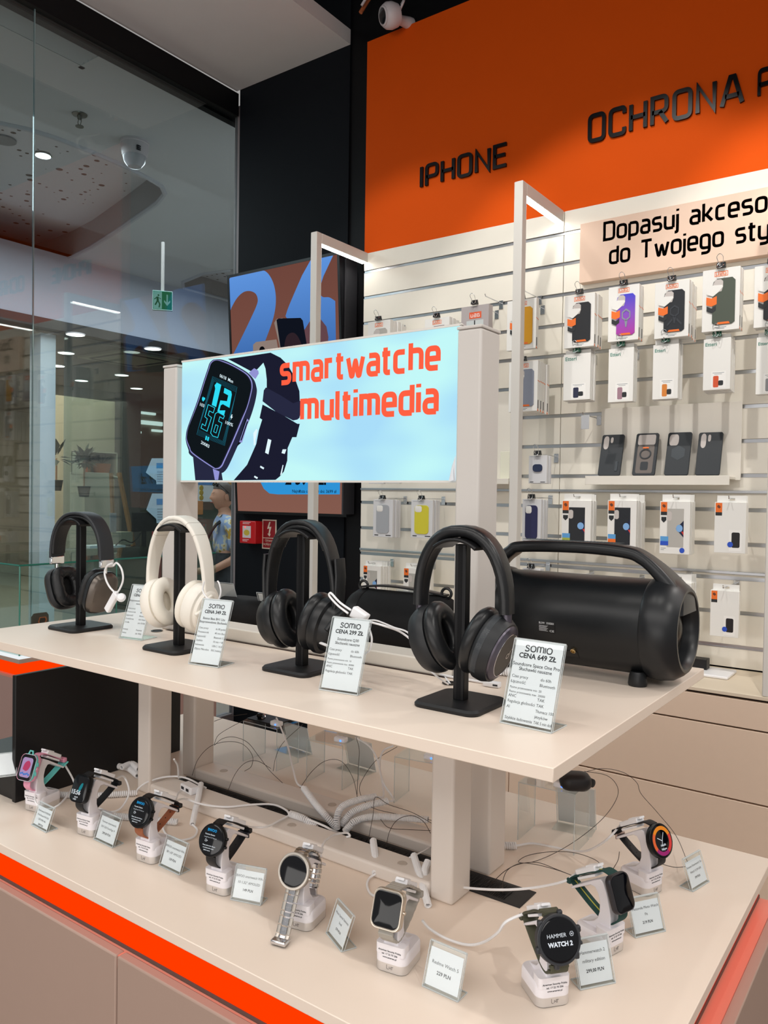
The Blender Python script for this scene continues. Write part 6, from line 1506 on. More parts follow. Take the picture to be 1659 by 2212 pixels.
slab('grey_column', 'dark grey column right of the cream display wall', 'column', -11.0, (262, 850, 305, 1200), .3, mat('dark grey column', '#5b5653', .7), fl=True)
for i, (bx_, l) in enumerate((((290, 888, 337, 892), 'upper'), ((307, 912, 352, 916), 'middle'), ((330, 929, 352, 932), 'lower right'), ((291, 932, 306, 935), 'lower left'))):
    t, a, b = slab('linear_light', l+' thin light line on the grey beige wall of the opposite shop', 'light', -13.25, bx_, .05, glow('linear lamp', '#f2efe2', 2.0), 'lamp', 'thin light lines of the opposite shop')
# open white shelf unit with plant, pots and books
t, a, b = slab('shelf_unit', 'white open shelf box with terracotta pot in the opposite shop', 'shelf', XB, (182, 1022, 242, 1200), .35, mat('white shelf', '#c2bca9', .6), 'cabinet', fl=True)
a2, b2 = bpx(XB, 182, 978, 254, 1024)
for y0, y1, z0, z1 in ((a2.y, b2.y, b2.z-.015, b2.z), (a2.y, a2.y+.015, a2.z, b2.z), (b2.y-.015, b2.y, a2.z, b2.z)): MB().box((XB-.3, y0, z0), (XB, y1, z1)).build('frame_board', mat('white shelf', '#c2bca9', .6), t)
MB().box((XB-.3, a2.y, a2.z), (XB-.285, b2.y, b2.z)).build('back_board', mat('grey back board', '#75706a', .7), t)
q = AX(219, 1022, XB-.12); t = thing('flower_pot', 'terracotta pot with grey plant in the white shelf box', 'pot', q)
MB().lathe([(.10, 0), (.13, .13), (.12, .13), (.001, .11)], q, (0, 0, 1), 20).build('pot', mat('terracotta', '#b5653f', .7), t)
mb = MB()
for i in range(26):
    a_ = random.uniform(0, 6.28); r_ = random.uniform(.02, .13); mb.poly([q+V((0, 0, .12)), q+V((r_*math.cos(a_)+.02, r_*math.sin(a_), .2)), q+V((r_*1.3*math.cos(a_), r_*1.3*math.sin(a_), .22+.05*random.random())), q+V((r_*math.cos(a_)-.02, r_*math.sin(a_)+.02, .19))])
mb.build('foliage', mat('grey green leaf', '#56605c', .7), t, smooth=0)
for i in range(2):
    q = AX(187+6*i, 1022, XB-.1); t = thing('book', ('orange' if i == 0 else 'brown')+' book standing in the white shelf box', 'book', q); MB().box((q.x-.14, q.y-.018, q.z), (q.x, q.y+.018, q.z+.26-.03*i)).build('cover', M_or if i == 0 else M_wd, t)
def leafy(name, label, px, py, x, n, R, col, drop=0, pot=True):
    q = AX(px, py, x); t = thing(name, label, 'plant', q); mb = MB()
    for i in range(n):
        a_, e_ = random.uniform(0, 6.28), random.uniform(-.4, 1.3); d = V((math.cos(a_)*math.cos(e_), math.sin(a_)*math.cos(e_), math.sin(e_))); L_ = R*random.uniform(.5, 1.1); s = d.cross(EZ).normalized()*L_*.16; p0 = q+d*L_*.25+V((0, 0, -drop*random.random()))
        mb.poly([p0, p0+d*L_*.35+s, p0+d*L_*.8-V((0, 0, L_*.12)), p0+d*L_*.35-s])
    mb.build('foliage', mat(name+col, col, .6), t, smooth=0)
    MB().tube([q+V((0, 0, -.30-drop)), q], .012, 6).build('stem', M_wd, t); MB().lathe([(.06, -.42-drop), (.085, -.28-drop), (.001, -.29-drop)], q, (0, 0, 1), 16).build('pot', mat('dark pot', '#3d3a36', .6), t)
leafy('potted_plant', 'dark bushy plant beside the white shelf box in the opposite shop', 182, 985, XB+.2, 130, .22, '#2c3a28', .12)
leafy('potted_palm', 'plant with long dark leaves left of the bushy plant', 122, 990, XB+.1, 24, .30, '#26301f')
# easel board, monitor, desk, papers
a, b = AX(262, 1030, -9.0), AX(286, 1180, -8.8)
t = thing('wooden_easel', 'leaning wooden easel board in the opposite shop', 'easel', b)
MB().tube([AX(257, 1022, -9.0), AX(288, 1180, -8.7)], .035, 6).build('leg', M_wd, t); MB().tube([AX(240, 1022, -9.0), AX(246, 1185, -9.0)], .03, 6).build('leg', M_wd, t); MB().tube([AX(240, 1030, -9.0), AX(262, 1034, -9.0)], .025, 6).build('cross_bar', mat('white shelf', '#c2bca9', .6), t)
t, a, b = slab('monitor', 'black monitor on the desk of the opposite shop', 'monitor', -8.4, (288, 1107, 338, 1149), .04, M_black2, 'screen')
MB().bx((-8.42, (a.y+b.y)/2, a.z-.11), (.03, .05, .24)).build('stand', M_black2, t); MB().bx((-8.42, (a.y+b.y)/2, a.z-.23), (.18, .24, .015)).build('foot', M_black2, t)
t, a, b = slab('shop_desk', 'grey desk with papers in the opposite shop', 'desk', -8.2, (180, 1185, 345, 1210), .8, mat('grey desk', '#7d766d', .6), 'desktop')
MB().box((-8.9, a.y+.05, 0), (-8.25, b.y-.05, a.z)).build('desk_body', mat('grey desk', '#7d766d', .6), t)
for i, (px, l) in enumerate(((204, 'left'), (240, 'right'))):
    q = AX(px, 1183, -8.3); t = thing('paper_stack', 'white paper stack on the grey desk, '+l+' one', 'papers', q, rz=.2*i); MB().bx((q.x, q.y, q.z+.015), (.21, .26, .03)).build('paper', M_paper, t)
q = AX(262, 1160, -8.45); t = thing('carton_box', 'cream carton box beside the monitor on the grey desk', 'box', q); MB().box((q.x-.2, q.y-.13, q.z-.1), (q.x, q.y+.17, q.z+.06)).build('carton', M_bei, t)
q = AX(272, 1172, -8.25); t = thing('desk_cable', 'dark cable loops on the grey desk', 'cable', q); MB().tube(catmull([AX(250, 1178, -8.2), AX(266, 1166, -8.25), AX(285, 1172, -8.2), AX(300, 1158, -8.3), AX(305, 1150, -8.35)], 5), .008, 6).build('cord', M_black2, t)
slab('leaflet', 'white leaflet on a black holder left of the carton box', 'leaflet', -8.5, (238, 1108, 252, 1150), .02, mat('leaflet grey', '#8d9096', .6))
# arrow shaped notices and posters behind the woman
for (x0, y0, x1, y1), l in (((315, 990, 352, 1046), 'upper'), ((316, 1066, 352, 1130), 'lower')):
    X_ = -7.513; t = thing('arrow_notice', l+' pale blue arrow shaped notice left of the sign post', 'notice', AX(x0, y1, X_), group='pale blue arrow notices')
    pts = [(0,.45),(.35,1),(2.2,1),(2.2,0),(.62,0),(.6,.14)]; f = lambda u, v, d=0: AX(x0+u*(x1-x0), y1+(y0-y1)*v, X_+d)
    MB().loft([[f(u, v, -.02) for u, v in pts], [f(u, v, 0) for u, v in pts]]).build('board', mat('notice blue', '#9db6c4', .6), t)
    mb = MB(); mb.poly([f(.62, .62, .002), f(1.6, .62, .002), f(1.6, .82, .002), f(.62, .82, .002)]); mb.build('print', mat('notice deep blue', '#3f7fb0', .6), t, smooth=0)
    mb = MB()
    for i in range(5): mb.poly([f(.66, .10+.09*i, .002), f(1.4, .10+.09*i, .002), f(1.4, .13+.09*i, .002), f(.66, .13+.09*i, .002)])
    mb.build('print', mat('notice grey', '#7f8d99', .6), t, smooth=0)
t, a, b = slab('poster', 'white and blue poster with three gold seals behind the woman', 'poster', -7.513, (422, 1030, 462, 1084), .02, mat('poster white', '#a9b4b6', .6), 'sheet')
a2, b2 = bpx(-7.511, 422, 1030, 462, 1047); MB().box((-7.513, a2.y, a2.z), (-7.509, b2.y, b2.z)).build('blue_band', mat('poster blue', '#2f6f9f', .6), t)
for py in (1054, 1064, 1075): MB().lathe([(.035, 0), (.03, .004), (0, .005)], AX(435, py, -7.513), (1, 0, 0), 16).build('gold_seal', mat('gold seal', '#9a8a3c', .5, .4), t)
slab('wooden_figure', 'brown wooden board below the poster with gold seals', 'board', -7.51, (424, 1082, 439, 1112), .025, M_wd, 'board')
slab('amber_poster', 'amber poster above the head of the woman', 'poster', -7.513, (464, 1030, 506, 1075), .02, mat('amber poster', '#a5793f', .6), 'sheet')
slab('wall_screen', 'cream wall panel behind the woman', 'wall panel', -7.7, (415, 1020, 515, 1260), .05, mat('cream panel', '#a59a86', .7), fl=True)
slab('red_panel', 'dark red panel beside the sign post behind the white headphones', 'panel', -6.4, (334, 1148, 350, 1225), .05, mat('deep red', '#7c1b20', .6), fl=True)

# ------------------------------------------------------------------ the woman in the corridor
def skin_mesh(name, pts, edges, rad, m_, parent, sub=2, root=0, w=None):
    me = bpy.data.meshes.new(name); iv = MAT[parent.name].inverted()
    me.from_pydata([tuple(p) for p in pts], edges, []); o = bpy.data.objects.new(name, me); COL.objects.link(o)
    md = o.modifiers.new('s', 'SKIN'); md.use_smooth_shade = True
    for i, r in enumerate(rad): me.skin_vertices[0].data[i].radius = (r if isinstance(r, tuple) else (r, r))
    me.skin_vertices[0].data[root].use_root = True
    sm = o.modifiers.new('d', 'SUBSURF'); sm.levels = sub; sm.render_levels = sub
    dg = bpy.context.evaluated_depsgraph_get(); me2 = bpy.data.meshes.new_from_object(o.evaluated_get(dg))
    bpy.data.objects.remove(o); bpy.data.meshes.remove(me); me2.name = name
    me2.materials.clear(); me2.materials.append(m_); me2.polygons.foreach_set('use_smooth', [True]*len(me2.polygons))
    q = bpy.data.objects.new(name, me2); COL.objects.link(q); q.parent = parent; MAT[q.name] = MAT[parent.name]; return q
hc = AD(481, 1073, 6.8); S_ = .98
fw = (-CR*.86-CF*.5); fw.z = 0; fw.normalize()
foot = V((hc.x, hc.y, 0))
mtx = Matrix.Translation(foot) @ Matrix.Rotation(math.atan2(fw.y, fw.x)-math.atan2(-1, 0), 4, 'Z')
P_ = thing('person', 'woman in a patterned shirt with sunglasses on her head, standing beyond the glass', 'person', mtx=mtx)
hz = hc.z
M_skin = mat('skin', '#c08f76', .55, noise=.05, nscale=30); M_hair = mat('grey brown hair', '#4a4039', .6, bump=.4, nscale=120)
sh = hz-.218
body = [(0,.02,.93),(0,.015,1.06),(0,.02,sh-.16),(0,.03,sh-.02),(0,.02,sh+.09),(0,-.01,hz-.06),
  (.10,.03,sh-.01),(.185,.04,sh-.035),(.215,.05,sh-.30),(.13,-.16,sh-.42),(.06,-.24,sh-.40),
  (-.10,.03,sh-.01),(-.185,.04,sh-.035),(-.215,.05,sh-.30),(-.13,-.15,sh-.44),(-.055,-.235,sh-.42),
  (.09,.02,.88),(.10,.01,.48),(.10,.03,.09),(.10,-.10,.03),(-.09,.02,.88),(-.10,.01,.48),(-.10,.03,.09),(-.10,-.10,.03)]
edg = [(0,1),(1,2),(2,3),(3,4),(4,5),(3,6),(6,7),(7,8),(8,9),(9,10),(3,11),(11,12),(12,13),(13,14),(14,15),(0,16),(16,17),(17,18),(18,19),(0,20),(20,21),(21,22),(22,23)]
rad = [(.15,.11),(.125,.09),(.14,.10),(.12,.085),.052,.05,.075,.055,.040,.030,.024,.075,.055,.040,.030,.024,.085,.055,.036,.03,.085,.055,.036,.03]
bd = skin_mesh('body', body, edg, rad, M_skin, P_)
# hands: palm plus five separate bent fingers each
for s in (1, -1):
    w_ = V((.06*s, -.24, sh-(.40 if s > 0 else .42))); pts = [w_, w_+V((-.010*s, -.035, .004)), w_+V((-.016*s, -.060, .006))]; ed = [(0,1),(1,2)]; rd = [.022, .027, .026]
    for k in range(4):
        b0 = pts[2]+V((-.012*s+.008*0, -.006, .024-.016*k)); L_ = (.026, .030, .028, .021)[k]
        i0 = len(pts); pts += [b0, b0+V((-.012*s, -L_, -.004)), b0+V((-.030*s, -L_*1.25, -.006)), b0+V((-.042*s, -L_*.9, -.006))]; rd += [.0095, .009, .0085, .007]; ed += [(2, i0), (i0, i0+1), (i0+1, i0+2), (i0+2, i0+3)]
    i0 = len(pts); b0 = pts[1]+V((-.006*s, -.004, .026)); pts += [b0, b0+V((-.018*s, -.022, .016)), b0+V((-.030*s, -.044, .014))]; rd += [.012, .0105, .008]; ed += [(1, i0), (i0, i0+1), (i0+1, i0+2)]
    skin_mesh('hand', pts, ed, rd, M_skin, bd, 1)
M_shirt = bpy.data.materials.new('patterned shirt'); M_shirt.use_nodes = True; nt = M_shirt.node_tree; b_ = nt.nodes['Principled BSDF']; b_.inputs['Roughness'].default_value = .8
tc = nt.nodes.new('ShaderNodeTexCoord'); nz = nt.nodes.new('ShaderNodeTexNoise'); nz.inputs['Scale'].default_value = 9; rp = nt.nodes.new('ShaderNodeValToRGB'); rp.color_ramp.interpolation = 'CONSTANT'
for pos, c_ in ((.0, '#8fa2c4'), (.46, '#c9c4b0'), (.53, '#b58f35'), (.60, '#6a7fae'), (.68, '#d9d2bd')):
    e_ = rp.color_ramp.elements.new(pos) if pos else rp.color_ramp.elements[0]; e_.color = lin(c_)
rp.color_ramp.elements[-1].color = lin('#d9d2bd')
nt.links.new(tc.outputs['Object'], nz.inputs['Vector']); nt.links.new(nz.outputs['Fac'], rp.inputs[0]); nt.links.new(rp.outputs[0], b_.inputs['Base Color'])
sv = [(0,.02,.90),(0,.015,1.06),(0,.02,sh-.16),(0,.032,sh-.02),(.10,.03,sh-.005),(.19,.04,sh-.035),(.214,.05,sh-.24),(-.10,.03,sh-.005),(-.19,.04,sh-.035),(-.214,.05,sh-.24),(0,.028,sh+.035)]
skin_mesh('shirt', sv, [(0,1),(1,2),(2,3),(3,4),(4,5),(5,6),(3,7),(7,8),(8,9),(3,10)], [(.165,.125),(.145,.108),(.158,.118),(.128,.096),.085,.070,.066,.085,.070,.066,.066], M_shirt, bd)
mb = MB(); mb.loft([[V((k*.17*math.cos(a*PI/12), .02+k2*.13*math.sin(a*PI/12), z)) for a in range(24)] for k, k2, z in ((.98, .98, .96), (1.1, 1.1, .80), (1.35, 1.4, .42), (1.3, 1.4, .41), (.9, .9, .9))])
mb.build('skirt', mat('dark floral skirt', '#33363a', .8, noise=.9, nscale=25), bd, world=False)
MB().sweep(catmull([(.12,.10,sh+.03),(.09,-.06,sh-.0),(.0,-.135,sh-.16),(-.10,-.135,sh-.36),(-.17,-.05,sh-.50)], 6), rrect(.045, .008, .003, 2), (0, -1, .2)).build('bag_strap', M_black2, bd, world=False)
MB().lathe([(.030, -.012), (.032, 0), (.030, .012)], (.115, -.175, sh-.418), (.66, .75, .1), 18).build('wrist_watch', M_black2, bd, world=False)
# head
mb = MB(); N, R_ = 36, 26; rings = []
gs = lambda x, s: math.exp(-(x/s)**2)
for j in range(R_+1):
    th = PI*j/R_; z = math.cos(th); r = math.sin(th); ring = []
    for i in range(N):
        a = 2*PI*i/N; x, y = r*math.cos(a), r*math.sin(a)             # y < 0 is the face
        zz = z*.122; jaw = 1-.30*max(0, -z-.1)**1.2-.10*max(0, -z-.6)
        X_, Y_ = x*.077*jaw, y*(.098 if y > 0 else .092)*(1-.12*max(0, -z-.2))
        if y < 0:
            c = gs(x, .16)
            Y_ -= .022*gs(x, .11)*gs(z+.12, .13)+.010*gs(x, .10)*gs(z-.05, .16)      # nose
            Y_ += .008*(gs(x-.36, .17)+gs(x+.36, .17))*gs(z-.10, .10)                 # eye sockets
            Y_ -= .006*gs(z-.26, .10)*gs(x, .55)                                       # brow
            Y_ -= .006*gs(x, .26)*gs(z+.44, .07)-.004*gs(x, .3)*gs(z+.55, .05)         # lips
            Y_ -= .010*gs(x, .25)*gs(z+.80, .14)                                       # chin
            Y_ -= .004*(gs(x-.45, .2)+gs(x+.45, .2))*gs(z+.15, .2)                      # cheeks
        ring.append(V((X_*S_, (Y_-.005)*S_, hz+zz*S_)))
    rings.append(ring)
hd = mb.loft(rings, caps=False).build('head', M_skin, bd, world=False, smooth=180)
hf = lambda x, z, d=0: V((x*S_, (-.097+.03*(x/.05)**2-d)*S_, hz+z*S_))
for s in (1, -1):
    MB().lathe([(.0105, 0), (.008, .004), (0, .006)], hf(.029*s, .012, -.010), (0, -1, 0), 14).build('eye', mat('eye dark', '#2b221e', .25), hd, world=False)
    MB().tube([hf(.014*s, .030, .002), hf(.030*s, .034, .0), hf(.046*s, .028, -.006)], [.002, .0028, .0015], 6).build('eyebrow', M_hair, hd, world=False)
    MB().lathe([(.004, -.006), (.020, -.004), (.022, .004), (.010, .008), (0, .006)], V((.079*s*S_, .012, hz-.004)), (s, .4, 0), 14, sq=lambda a: 1+.35*abs(math.sin(a))).build('ear', M_skin, hd, world=False)
MB().tube([hf(-.022, -.052, -.005), hf(-.008, -.049, .0065), hf(0, -.0505, .0075), hf(.008, -.049, .0065), hf(.022, -.052, -.005)], [.001, .0042, .0045, .0042, .001], 8).build('lips', mat('lips', '#8f4a45', .45), hd, world=False)
mb = MB(); rings = []
for j in range(15):
    th = PI*.60*j/14; z = math.cos(th); r = math.sin(th); ring = []
    for i in range(N):
        a = 2*PI*i/N; x, y = r*math.cos(a), r*math.sin(a); lim = .52 if y < -.15 else (.15 if y < .25 else -.5)
        zz = max(z, lim-(.0 if y < -.15 else .0)); k = 1.10 if z >= lim else 1.07
        rr = math.sqrt(max(0, 1-zz*zz)); q_ = (rr/max(r, 1e-4)) if z < lim else 1
        ring.append(V((x*q_*.079*k*S_, (y*q_*.098*k+.004)*S_, hz+zz*.122*(1.07)*S_+.004)))
    rings.append(ring)
mb.loft(rings, caps=True).build('hair', M_hair, hd, world=False, smooth=180)
MB().lathe([(.001, -.03), (.035, -.02), (.042, .01), (.02, .035), (.001, .038)], V((0, .125*S_, hz+.015)), (0, 1, .1), 18).build('hair_bun', M_hair, hd, world=False)
sgl = MB()
for s in (1, -1): sgl.loft([[V((s*.036*S_+x*S_, (-.060-.012*k)*S_, hz+(.108+y*.6)*S_-.02*0)) for x, y in rrect(.060, .046, .02, 5)] for k in (0, 1)])
sgl.tube([V((-.07*S_, -.062*S_, hz+.112)), V((-.088*S_, .03, hz+.03))], .003, 6); sgl.tube([V((.07*S_, -.062*S_, hz+.112)), V((.088*S_, .03, hz+.03))], .003, 6)
sgl.build('sunglasses', mat('dark lenses', '#141312', .15), hd, world=False)
# ------------------------------------------------------------------ cables, coils, tags, risers
def zp(*q): return [AZ(px, py, z) for px, py, z in q]
GC, GK, GW = 'white security cables', 'white coiled cables', 'thin dark tether wires'
def cable(label, q, r=.0021, n=6, m_=None, group=GC, name='security_cable'):
    P = catmull(q, n); o = MB().tube(P, r, 7).build(name, m_ or M_cab); return tag(o, label, 'cable', group)
def coil(label, q, R=.0055, pitch=.0042, r=.0018, n=10, tight=True):
    P = catmull(q, n); D = [0]
    for a, b in zip(P[:-1], P[1:]): D.append(D[-1]+(b-a).length)
    L = D[-1]; N = int(L/pitch*9); out = []; up = None; j = 0
    for i in range(N+1):
        s = L*i/N
        while j < len(P)-2 and D[j+1] < s: j += 1
        t = (s-D[j])/max(1e-9, D[j+1]-D[j]); c = P[j]*(1-t)+P[j+1]*t; d = (P[j+1]-P[j]).normalized()
        if up is None: up, _ = frame_from(d)
        up = (up-d*up.dot(d)).normalized(); w_ = d.cross(up); a = 2*PI*i/9
        out.append(c+(up*math.cos(a)+w_*math.sin(a))*R)
    o = MB().tube(out, r, 5).build('coiled_cable', M_cab); return tag(o, label, 'cable', GK)
Z1, Z2 = ZT+.0075, ZT+.033
wire_m = mat('dark wire', '#4b423c', .45, .4)
def wire(label, q, r=.0006): return cable(label, q, r, 8, wire_m, GW, 'tether_wire')
ce = lambda i: CLIPS[i][1]
coil('coiled cable lying behind the childrens watch and the teal dial watch', zp((108,1716,Z1),(200,1718,Z1),(296,1713,Z1)))
cable('white cable rising from the left coil over the front frame rail', zp((296,1711,Z1),(300,1702,ZT+.02),(322,1688,ZT+.03),(360,1678,ZT+.035),(400,1680,ZT+.033),(445,1702,ZT+.03)))
coil('coiled cable lying behind the brown strap watch', zp((204,1758,Z1),(285,1766,Z1),(383,1776,Z1)))
cable('white cable looping from the teal dial watch clip down to the counter', [ce(1)]+zp((268,1678,ZT+.055),(279,1712,ZT+.03),(262,1745,ZT+.008),(238,1754,ZT+.004),(214,1746,ZT+.004)))
cable('white cable loop hanging in front of the childrens watch base', [ce(0)]+zp((160,1690,ZT+.03),(150,1712,ZT+.02),(128,1738,ZT+.03),(100,1748,ZT+.025),(78,1735,ZT+.03),(76,1712,ZT+.04)))
coil('stretched coil standing against the front frame rail, left of the steel watch', zp((434,1694,ZT+.036),(428,1725,ZT+.030),(421,1755,ZT+.018),(416,1780,ZT+.008)), .0048, .0022)
cable('white cable tail loop under the leftmost stretched coil', zp((416,1781,ZT+.008),(426,1793,ZT+.004),(418,1808,ZT+.004),(390,1815,ZT+.004),(362,1805,ZT+.004),(352,1785,ZT+.006),(360,1765,ZT+.012),(378,1748,ZT+.02)))
t = thing('usb_hub', 'small white hub box lying on the front frame rail', 'hub', AZ(410, 1710, ZT+.026), rz=-.18)
MB().bx((0, 0, .008), (.046, .022, .016)).build('hub_body', M_clip, t, bevel=.002, world=False)
for x in (-.012, .008): MB().bx((x, -.0112, .008), (.011, .001, .006)).build('port', M_ink, t, world=False)
cable('white cable from the brown strap watch clip to the hub box', [ce(2)]+zp((384,1715,ZT+.05),(392,1708,ZT+.036)))
cable('long white cable lying along the front frame rail to the middle coil', [ce(2)]+zp((400,1726,ZT+.045),(440,1738,ZT+.032),(490,1743,ZT+.030),(545,1738,ZT+.030),(590,1738,ZT+.030),(618,1750,ZT+.030),(626,1762,ZT+.030)))
cable('white cable from the silicone strap watch clip up to the middle coil', [ce(3)]+zp((545,1787,ZT+.045),(575,1786,ZT+.035),(605,1772,ZT+.031),(628,1759,ZT+.031)))
coil('coiled cable lying across the frame rail in the middle', zp((627,1758,Z2),(655,1768,Z2),(684,1786,ZT+.02)), .0055, .0038)
cable('white cable running from the middle coil into the cable slot', zp((630,1760,ZT+.033),(665,1770,ZT+.034),(700,1784,ZT+.033),(722,1796,ZT+.02),(735,1800,ZT+.008)))
hub = (728, 1790, ZT+.006)
coil('coiled cable rising left from the knot in the cable slot', zp(hub,(706,1765,ZT+.03),(680,1735,ZT+.045),(656,1702,ZT+.06)), .0056, .0034)
cable('white cable from the raised coil end up to the left clear riser', zp((656,1702,ZT+.06),(641,1690,ZT+.06),(632,1655,ZT+.075),(621,1610,ZT+.1),(606,1570,ZT+.13),(597,1551,ZT+.14)))
coil('coiled cable curving right from the knot, uppermost', zp(hub,(728,1765,ZT+.03),(740,1742,ZT+.045),(775,1728,ZT+.05),(811,1721,ZT+.05)), .0056, .0034)
cable('white cable hanging from the middle riser to the uppermost coil', zp((811,1721,ZT+.05),(826,1722,ZT+.05),(829,1712,ZT+.055),(824,1680,ZT+.07),(815,1640,ZT+.10),(798,1612,ZT+.12),(768,1593,ZT+.13)))
coil('coiled cable curving right from the knot, second from top', zp((738,1782,ZT+.01),(758,1757,ZT+.035),(790,1742,ZT+.045),(838,1730,ZT+.05)), .0056, .0034)
cable('white cable hanging behind the second coil to the right riser', zp((838,1730,ZT+.05),(849,1729,ZT+.05),(846,1718,ZT+.055),(828,1690,ZT+.08),(820,1650,ZT+.10),(828,1622,ZT+.12),(850,1611,ZT+.13)))
coil('coiled cable curving right from the knot, lowest and longest', zp((745,1796,ZT+.01),(765,1776,ZT+.03),(800,1765,ZT+.035),(860,1766,ZT+.036),(925,1771,ZT+.036)), .0056, .0034)
cable('white cable from the knot in the slot to the steel watch clip', [ce(4)]+zp((693,1838,ZT+.075),(702,1818,ZT+.06),(722,1804,ZT+.04),(748,1799,ZT+.035),(756,1806,ZT+.03),(748,1808,ZT+.028)))
coil('stretched coil hanging over the front frame rail behind the grey watch', zp((806,1816,ZT+.034),(810,1845,ZT+.026),(811,1870,ZT+.015),(811,1887,ZT+.008)), .0052, .0022)
cable('white cable tail loop from the coil behind the grey watch', zp((811,1888,ZT+.008),(798,1897,ZT+.004),(793,1912,ZT+.004),(800,1930,ZT+.004),(818,1940,ZT+.006)))
coil('long stretched coil leaning on the frame post foot', zp((894,1848,ZT+.036),(904,1880,ZT+.028),(914,1915,ZT+.016),(925,1956,ZT+.006)), .0050, .0022)
coil('short stretched coil beside the frame post', zp((925,1860,ZT+.04),(918,1878,ZT+.03),(918,1905,ZT+.016)), .0052, .0022)
cable('thin white cable from the slot to the long leaning coil', zp((929,1830,ZT+.02),(912,1840,ZT+.034),(890,1850,ZT+.036),(884,1852,ZT+.034)), .0014)
cable('white cable sweeping round the frame post to the dark green strap watch', [ce(7)]+zp((1215,1905,ZT+.075),(1150,1918,ZT+.045),(1080,1922,ZT+.03),(1010,1918,ZT+.018),(960,1910,ZT+.014),(922,1900,ZT+.014)))
cable('white cable sagging from the grey watch to the olive green watch', [ce(6)]+zp((1095,1990,ZT+.075),(1075,2015,ZT+.05),(1045,2035,ZT+.022),(1010,2041,ZT+.008),(965,2028,ZT+.008),(928,2006,ZT+.018),(912,1988,ZT+.03)))
coil('short coil sticking out right of the rear frame post', zp((1088,1826,Z1),(1115,1827,Z1)), .0058, .0042)
cable('white cable from the short coil to the orange dial watch', [ce(8)]+zp((1320,1805,ZT+.08),(1300,1822,ZT+.06),(1268,1838,ZT+.03),(1235,1838,ZT+.012),(1195,1830,ZT+.006),(1150,1822,ZT+.006),(1115,1827,ZT+.008)))
cable('white cable behind the left lower frame post', zp((376,1640,ZT+.10),(384,1655,ZT+.07),(386,1680,ZT+.03)))
for i, (pts, l) in enumerate((([(262,1658,.02),(285,1650,.02),(300,1662,.02)], 'upper'), ([(256,1655,.010),(278,1660,.010),(298,1676,.010)], 'lower'))):
    coil('coiled cable bunch beside the black display box, '+l+' one', [AZ(a, b, ZT+c) for a, b, c in pts], .0058, .0034)
# tether wires
def wz(*q): return [AZ(px, py, ZT+h) for px, py, h in q]
wire('thin dark wire arching beside the rear left post, inner loop', wz((415,1675,.01),(428,1640,.05),(455,1612,.09),(492,1602,.11),(525,1608,.10),(545,1632,.07),(543,1655,.04),(528,1666,.03)))
wire('thin dark wire arching beside the rear left post, outer loop', wz((463,1610,.08),(480,1596,.09),(505,1592,.09),(535,1604,.08),(560,1635,.05),(583,1665,.03),(611,1692,.012)))
wire('thin dark wire rising from the slot toward the left riser', wz((490,1714,.005),(508,1672,.04),(530,1648,.06),(556,1644,.06),(585,1660,.04)))
wire('thin dark wire running straight from the left riser top', wz((463,1558,.14),(490,1549,.14),(534,1542,.14)))
wire('thin dark wire drooping from the left riser', wz((463,1607,.08),(472,1588,.10),(500,1570,.12),(535,1552,.14)))
wire('thin dark wire curving up to the middle riser', wz((590,1666,.03),(596,1635,.06),(612,1604,.10),(654,1565,.14)))
wire('thin dark wire making a tall arch behind the coils', wz((648,1702,.03),(675,1665,.07),(705,1643,.09),(738,1645,.09),(762,1680,.06),(772,1722,.03)))
wire('thin dark wire hanging straight behind the coils', wz((769,1592,.14),(776,1620,.11),(774,1660,.08),(771,1722,.03)))
wire('thin dark wire sweeping from the right riser to the post', wz((858,1613,.13),(815,1640,.10),(785,1680,.07),(777,1710,.05),(800,1742,.045),(850,1757,.04),(932,1772,.035)))
wire('thin dark wire standing in the slot right of the knot', wz((795,1818,.005),(806,1760,.05),(811,1722,.07),(840,1738,.06),(890,1755,.05),(932,1778,.04)))
wire('thin dark wire bending out of the slot near the post', wz((834,1828,.005),(842,1795,.03),(860,1770,.045),(890,1762,.045),(915,1775,.04),(930,1800,.03)))
wire('thin dark wire lying across the rear frame rail', wz((822,1770,.035),(840,1788,.032),(880,1792,.032),(930,1794,.032)))
wire('thin dark wire from the brush plate, front arc', wz((1062,1908,.006),(1090,1882,.03),(1120,1867,.04),(1160,1863,.035),(1200,1877,.03),(1240,1893,.06)))
wire('thin dark wire from the brush plate, back arc', wz((1085,1928,.006),(1087,1900,.02),(1098,1878,.03),(1125,1865,.03),(1160,1868,.03),(1205,1880,.02),(1245,1895,.01)))
wire('thin dark wire looping wide on the counter right of the post', wz((1305,1876,.006),(1285,1857,.006),(1240,1842,.008),(1190,1840,.008),(1140,1848,.006),(1120,1862,.004),(1150,1862,.006),(1200,1842,.012),(1255,1808,.03),(1305,1765,.06),(1332,1725,.09),(1333,1698,.11),(1310,1675,.125),(1262,1666,.13)))
wire('thin dark wire arching from the right riser to the far price stand', wz((1262,1668,.13),(1300,1660,.13),(1345,1668,.12),(1375,1690,.11),(1385,1715,.09),(1420,1755,.05),(1460,1805,.025),(1486,1864,.03)))
wire('thin dark wire from the far price stand under the orange dial watch', wz((1484,1872,.035),(1455,1873,.01),(1420,1862,.02),(1380,1838,.04),(1345,1815,.06)))
wire('thin dark wire dropping from the orange dial watch strap', wz((1338,1840,.05),(1335,1858,.03),(1325,1876,.008)))
